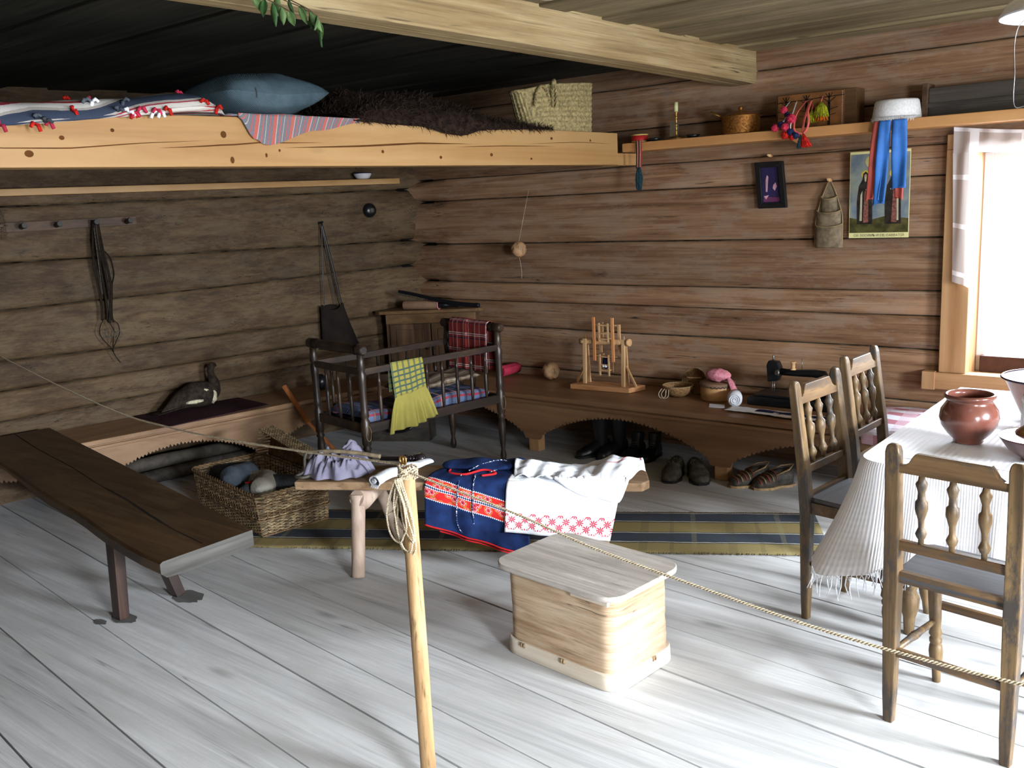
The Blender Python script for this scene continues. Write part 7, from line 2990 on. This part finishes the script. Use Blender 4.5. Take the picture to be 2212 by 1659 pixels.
mb.build('outside', 'clay_dark', cbw, world=False)
mb = MB()
mb.lathe([(0.132, .083), (0.122, .076), (0.09, .035), (0.05, .012), (0.0005, .010)], seg=40, caps=False)
mb.build('inside', 'yellow_glaze', cbw, world=False)
mb2 = MB()
mb2.blob((-0.60, 3.63, ZT + 0.078), (0.075, 0.055, 0.038), None, 16, 10, lambda d: 1 + .1 * nz(d.x * 3, d.y * 3, d.z * 3))
tag(mb2.build('bread_roll', 'yellow_glaze'), 'brown baked roll lying in the clay bowl', 'bread')

# ------------------------------------------------------------------ hanging lamp, ceiling fixture, greenery
lp = thing('hanging_lamp', 'round white lamp shade hanging at the top right corner of the room', 'lamp', (-0.36, 2.5, 2.0))
mb = MB()
mb.lathe([(0.165, 0.0), (0.168, 0.004), (0.15, 0.03), (0.10, 0.065), (0.05, 0.085), (0.03, 0.09), (0.0005, 0.09)], Matrix.Translation(V((-0.375, 2.5, 2.045))), 40, caps=False)
mb.build('lamp_shade', 'enamel_white', lp)
mb = MB()
mb.lathe([(0.16, 0.002), (0.10, 0.06), (0.05, 0.078), (0.0005, 0.082)], Matrix.Translation(V((-0.375, 2.5, 2.045))), 40, caps=False)
mb.build('shade_lining', 'lit_lamp_lining', lp)
mb = MB()
mb.blob((-0.375, 2.5, 2.075), (0.03, 0.03, 0.04), None, 16, 12)
mb.build('bulb', 'frosted_jar', lp)
mb = MB()
mb.cyl((-0.375, 2.5, 2.12), (-0.375, 2.5, 2.505), 0.004, 0.004, 8)
mb.build('hanging_cord', 'twine', lp)
mb = MB()
mb.tube(smooth_path([(-0.45, 2.5, 2.06), (-0.495, 2.5, 2.04), (-0.508, 2.5, 2.0), (-0.505, 2.5, 1.93), (-0.503, 2.5, 1.86), (-0.48, 2.5, 1.855), (-0.42, 2.5, 1.87), (-0.38, 2.5, 2.05)], 8), 0.0012, 4)
mb.build('pull_chain', 'steel', lp)
cf = thing('ceiling_fixture', 'small white round fitting under the ceiling beside the beam', 'fixture', (-2.27, 3.10, 2.49))
mb = MB()
mb.lathe([(0.05, 0.0), (0.05, -0.02), (0.035, -0.04), (0.0005, -0.042)], Matrix.Translation(V((-2.27, 3.12, 2.495))), 24)
mb.build('cap', 'enamel_white', cf)

gr = thing('leafy_twig', 'drooping green leafy twig tucked over the ceiling beam at the top', 'twig', (-2.45, 1.95, 2.36))
random.seed(17)
twigs = [[(-2.50, 1.80, 2.42), (-2.44, 1.86, 2.345), (-2.40, 1.90, 2.315), (-2.37, 1.93, 2.29)], [(-2.50, 1.86, 2.42), (-2.42, 1.93, 2.34), (-2.38, 1.98, 2.31), (-2.36, 2.03, 2.285)], [(-2.50, 1.9, 2.42), (-2.42, 1.97, 2.34), (-2.375, 2.02, 2.30), (-2.36, 2.04, 2.26)]]
for tw in twigs:
    mb = MB()
    mb.tube(smooth_path(tw, 8), 0.0018, 5)
    mb.build('stem', 'twig', gr)
    pth_ = smooth_path(tw, 8)
    for k in range(8, len(pth_), 4):
        p = pth_[k]
        d = V((random.uniform(-.2, .6), random.uniform(-.6, .5), -1)).normalized()
        sd = d.cross(V((random.uniform(-.5, .5), random.uniform(-1, 1), .2))).normalized()
        L_ = random.uniform(0.045, 0.07)
        mb = MB()

        def leaf(s, t):
            w_ = 0.014 * sin(pi * min(1, t * 1.02)) ** 0.8 * (1 - .3 * t)
            return p + d * L_ * t + sd * w_ * (2 * s - 1) + d.cross(sd) * (0.005 * (1 - abs(2 * s - 1)) - 0.01 * t * t)
        mb.grid(4, 8, leaf, thick=0.0006)
        mb.build('leaf', random.choice(['leaf', 'leaf', 'leaf_light']), gr)

# ------------------------------------------------------------------ groups of like things
GROUPS = {'dining_chair': 'spindle-back chairs round the table', 'tall_boot': 'pair of tall black boots under the bench', 'ankle_boot': 'pair of laced ankle boots under the bench',
          'leather_shoe': 'pair of worn leather shoes under the bench', 'bast_shoe': 'pair of bast shoes under the bench', 'felt_boot': 'felt boots in the wicker hamper', 'birch_ball': 'woven birch bark balls',
          'pompom_braid': 'pompom braids on the shelf', 'yarn_tassel': 'yarn tassels on the shelf', 'stored_pole': 'poles under the left bench', 'dark_dish': 'small dark dishes on the shelf', 'woven_bowl': 'woven bark bowls on the bench',
          'wall_bench': 'built-in wall benches', 'wall_shelf': 'wall shelves'}
for o in list(SC.objects):
    if o.parent is None:
        k = o.name.split('.')[0]
        if k in GROUPS:
            o['group'] = GROUPS[k]

# ------------------------------------------------------------------ pieces of parts hang under their part
SUBPARTS = {'bark_chest': {'root_stitch': 'bottom_hoop', 'lid_batten': 'lid'}, 'cradle': {'scratched_oval': 'post'}, 'corner_cupboard': {'knob': 'door'}, 'birch_tub': {'lid_stitching': 'tub_lid'},
            'sewing_machine': {'needle_bar': 'head', 'face_plate': 'head', 'tension_screw': 'head', 'hand_wheel': 'arm', 'thread_spool': 'arm', 'spool_pin': 'arm'}, 'bark_pouch': {'pocket_rim': 'pocket'},
            'religious_print': {'caption': 'print_sheet'}, 'barrier_pole': {'brass_ring': 'shaft'}, 'barrier_rope': {'coil_loop': 'knot_wraps'}, 'stuffed_bird': {'tail_feathers': 'body', 'white_wing_patch': 'body'},
            'ankle_boot': {'lace': 'ankle'}, 'bast_shoe': {'bast_strip': 'vamp'}, 'folk_apron': {'red_hem': 'apron_panel'}, 'painted_box': {'painted_trees': 'front_panel', 'dotted_edge': 'front_panel'},
            'leafy_twig': {'leaf': 'stem'}, 'rag_rug': {'rag_tuft': 'folded_rug'}, 'pillow': {'seam_slit': 'pillow_cover'}, 'felt_boot': {'red_patch': 'felt_upper'}, 'embroidered_chemise': {'red_neckline': 'gathered_bodice'}}


def centre(o):
    c = V((0, 0, 0))
    for q in o.bound_box:
        c += V(q)
    return c / 8


for o in list(SC.objects):
    if o.parent is None and o.name.split('.')[0] in SUBPARTS:
        mp_ = SUBPARTS[o.name.split('.')[0]]
        kids = list(o.children)
        for ch_ in kids:
            k = ch_.name.split('.')[0]
            if k in mp_:
                cand = [q for q in kids if q.name.split('.')[0] == mp_[k]]
                if cand:
                    ch_.parent = min(cand, key=lambda q: (centre(q) - centre(ch_)).length)
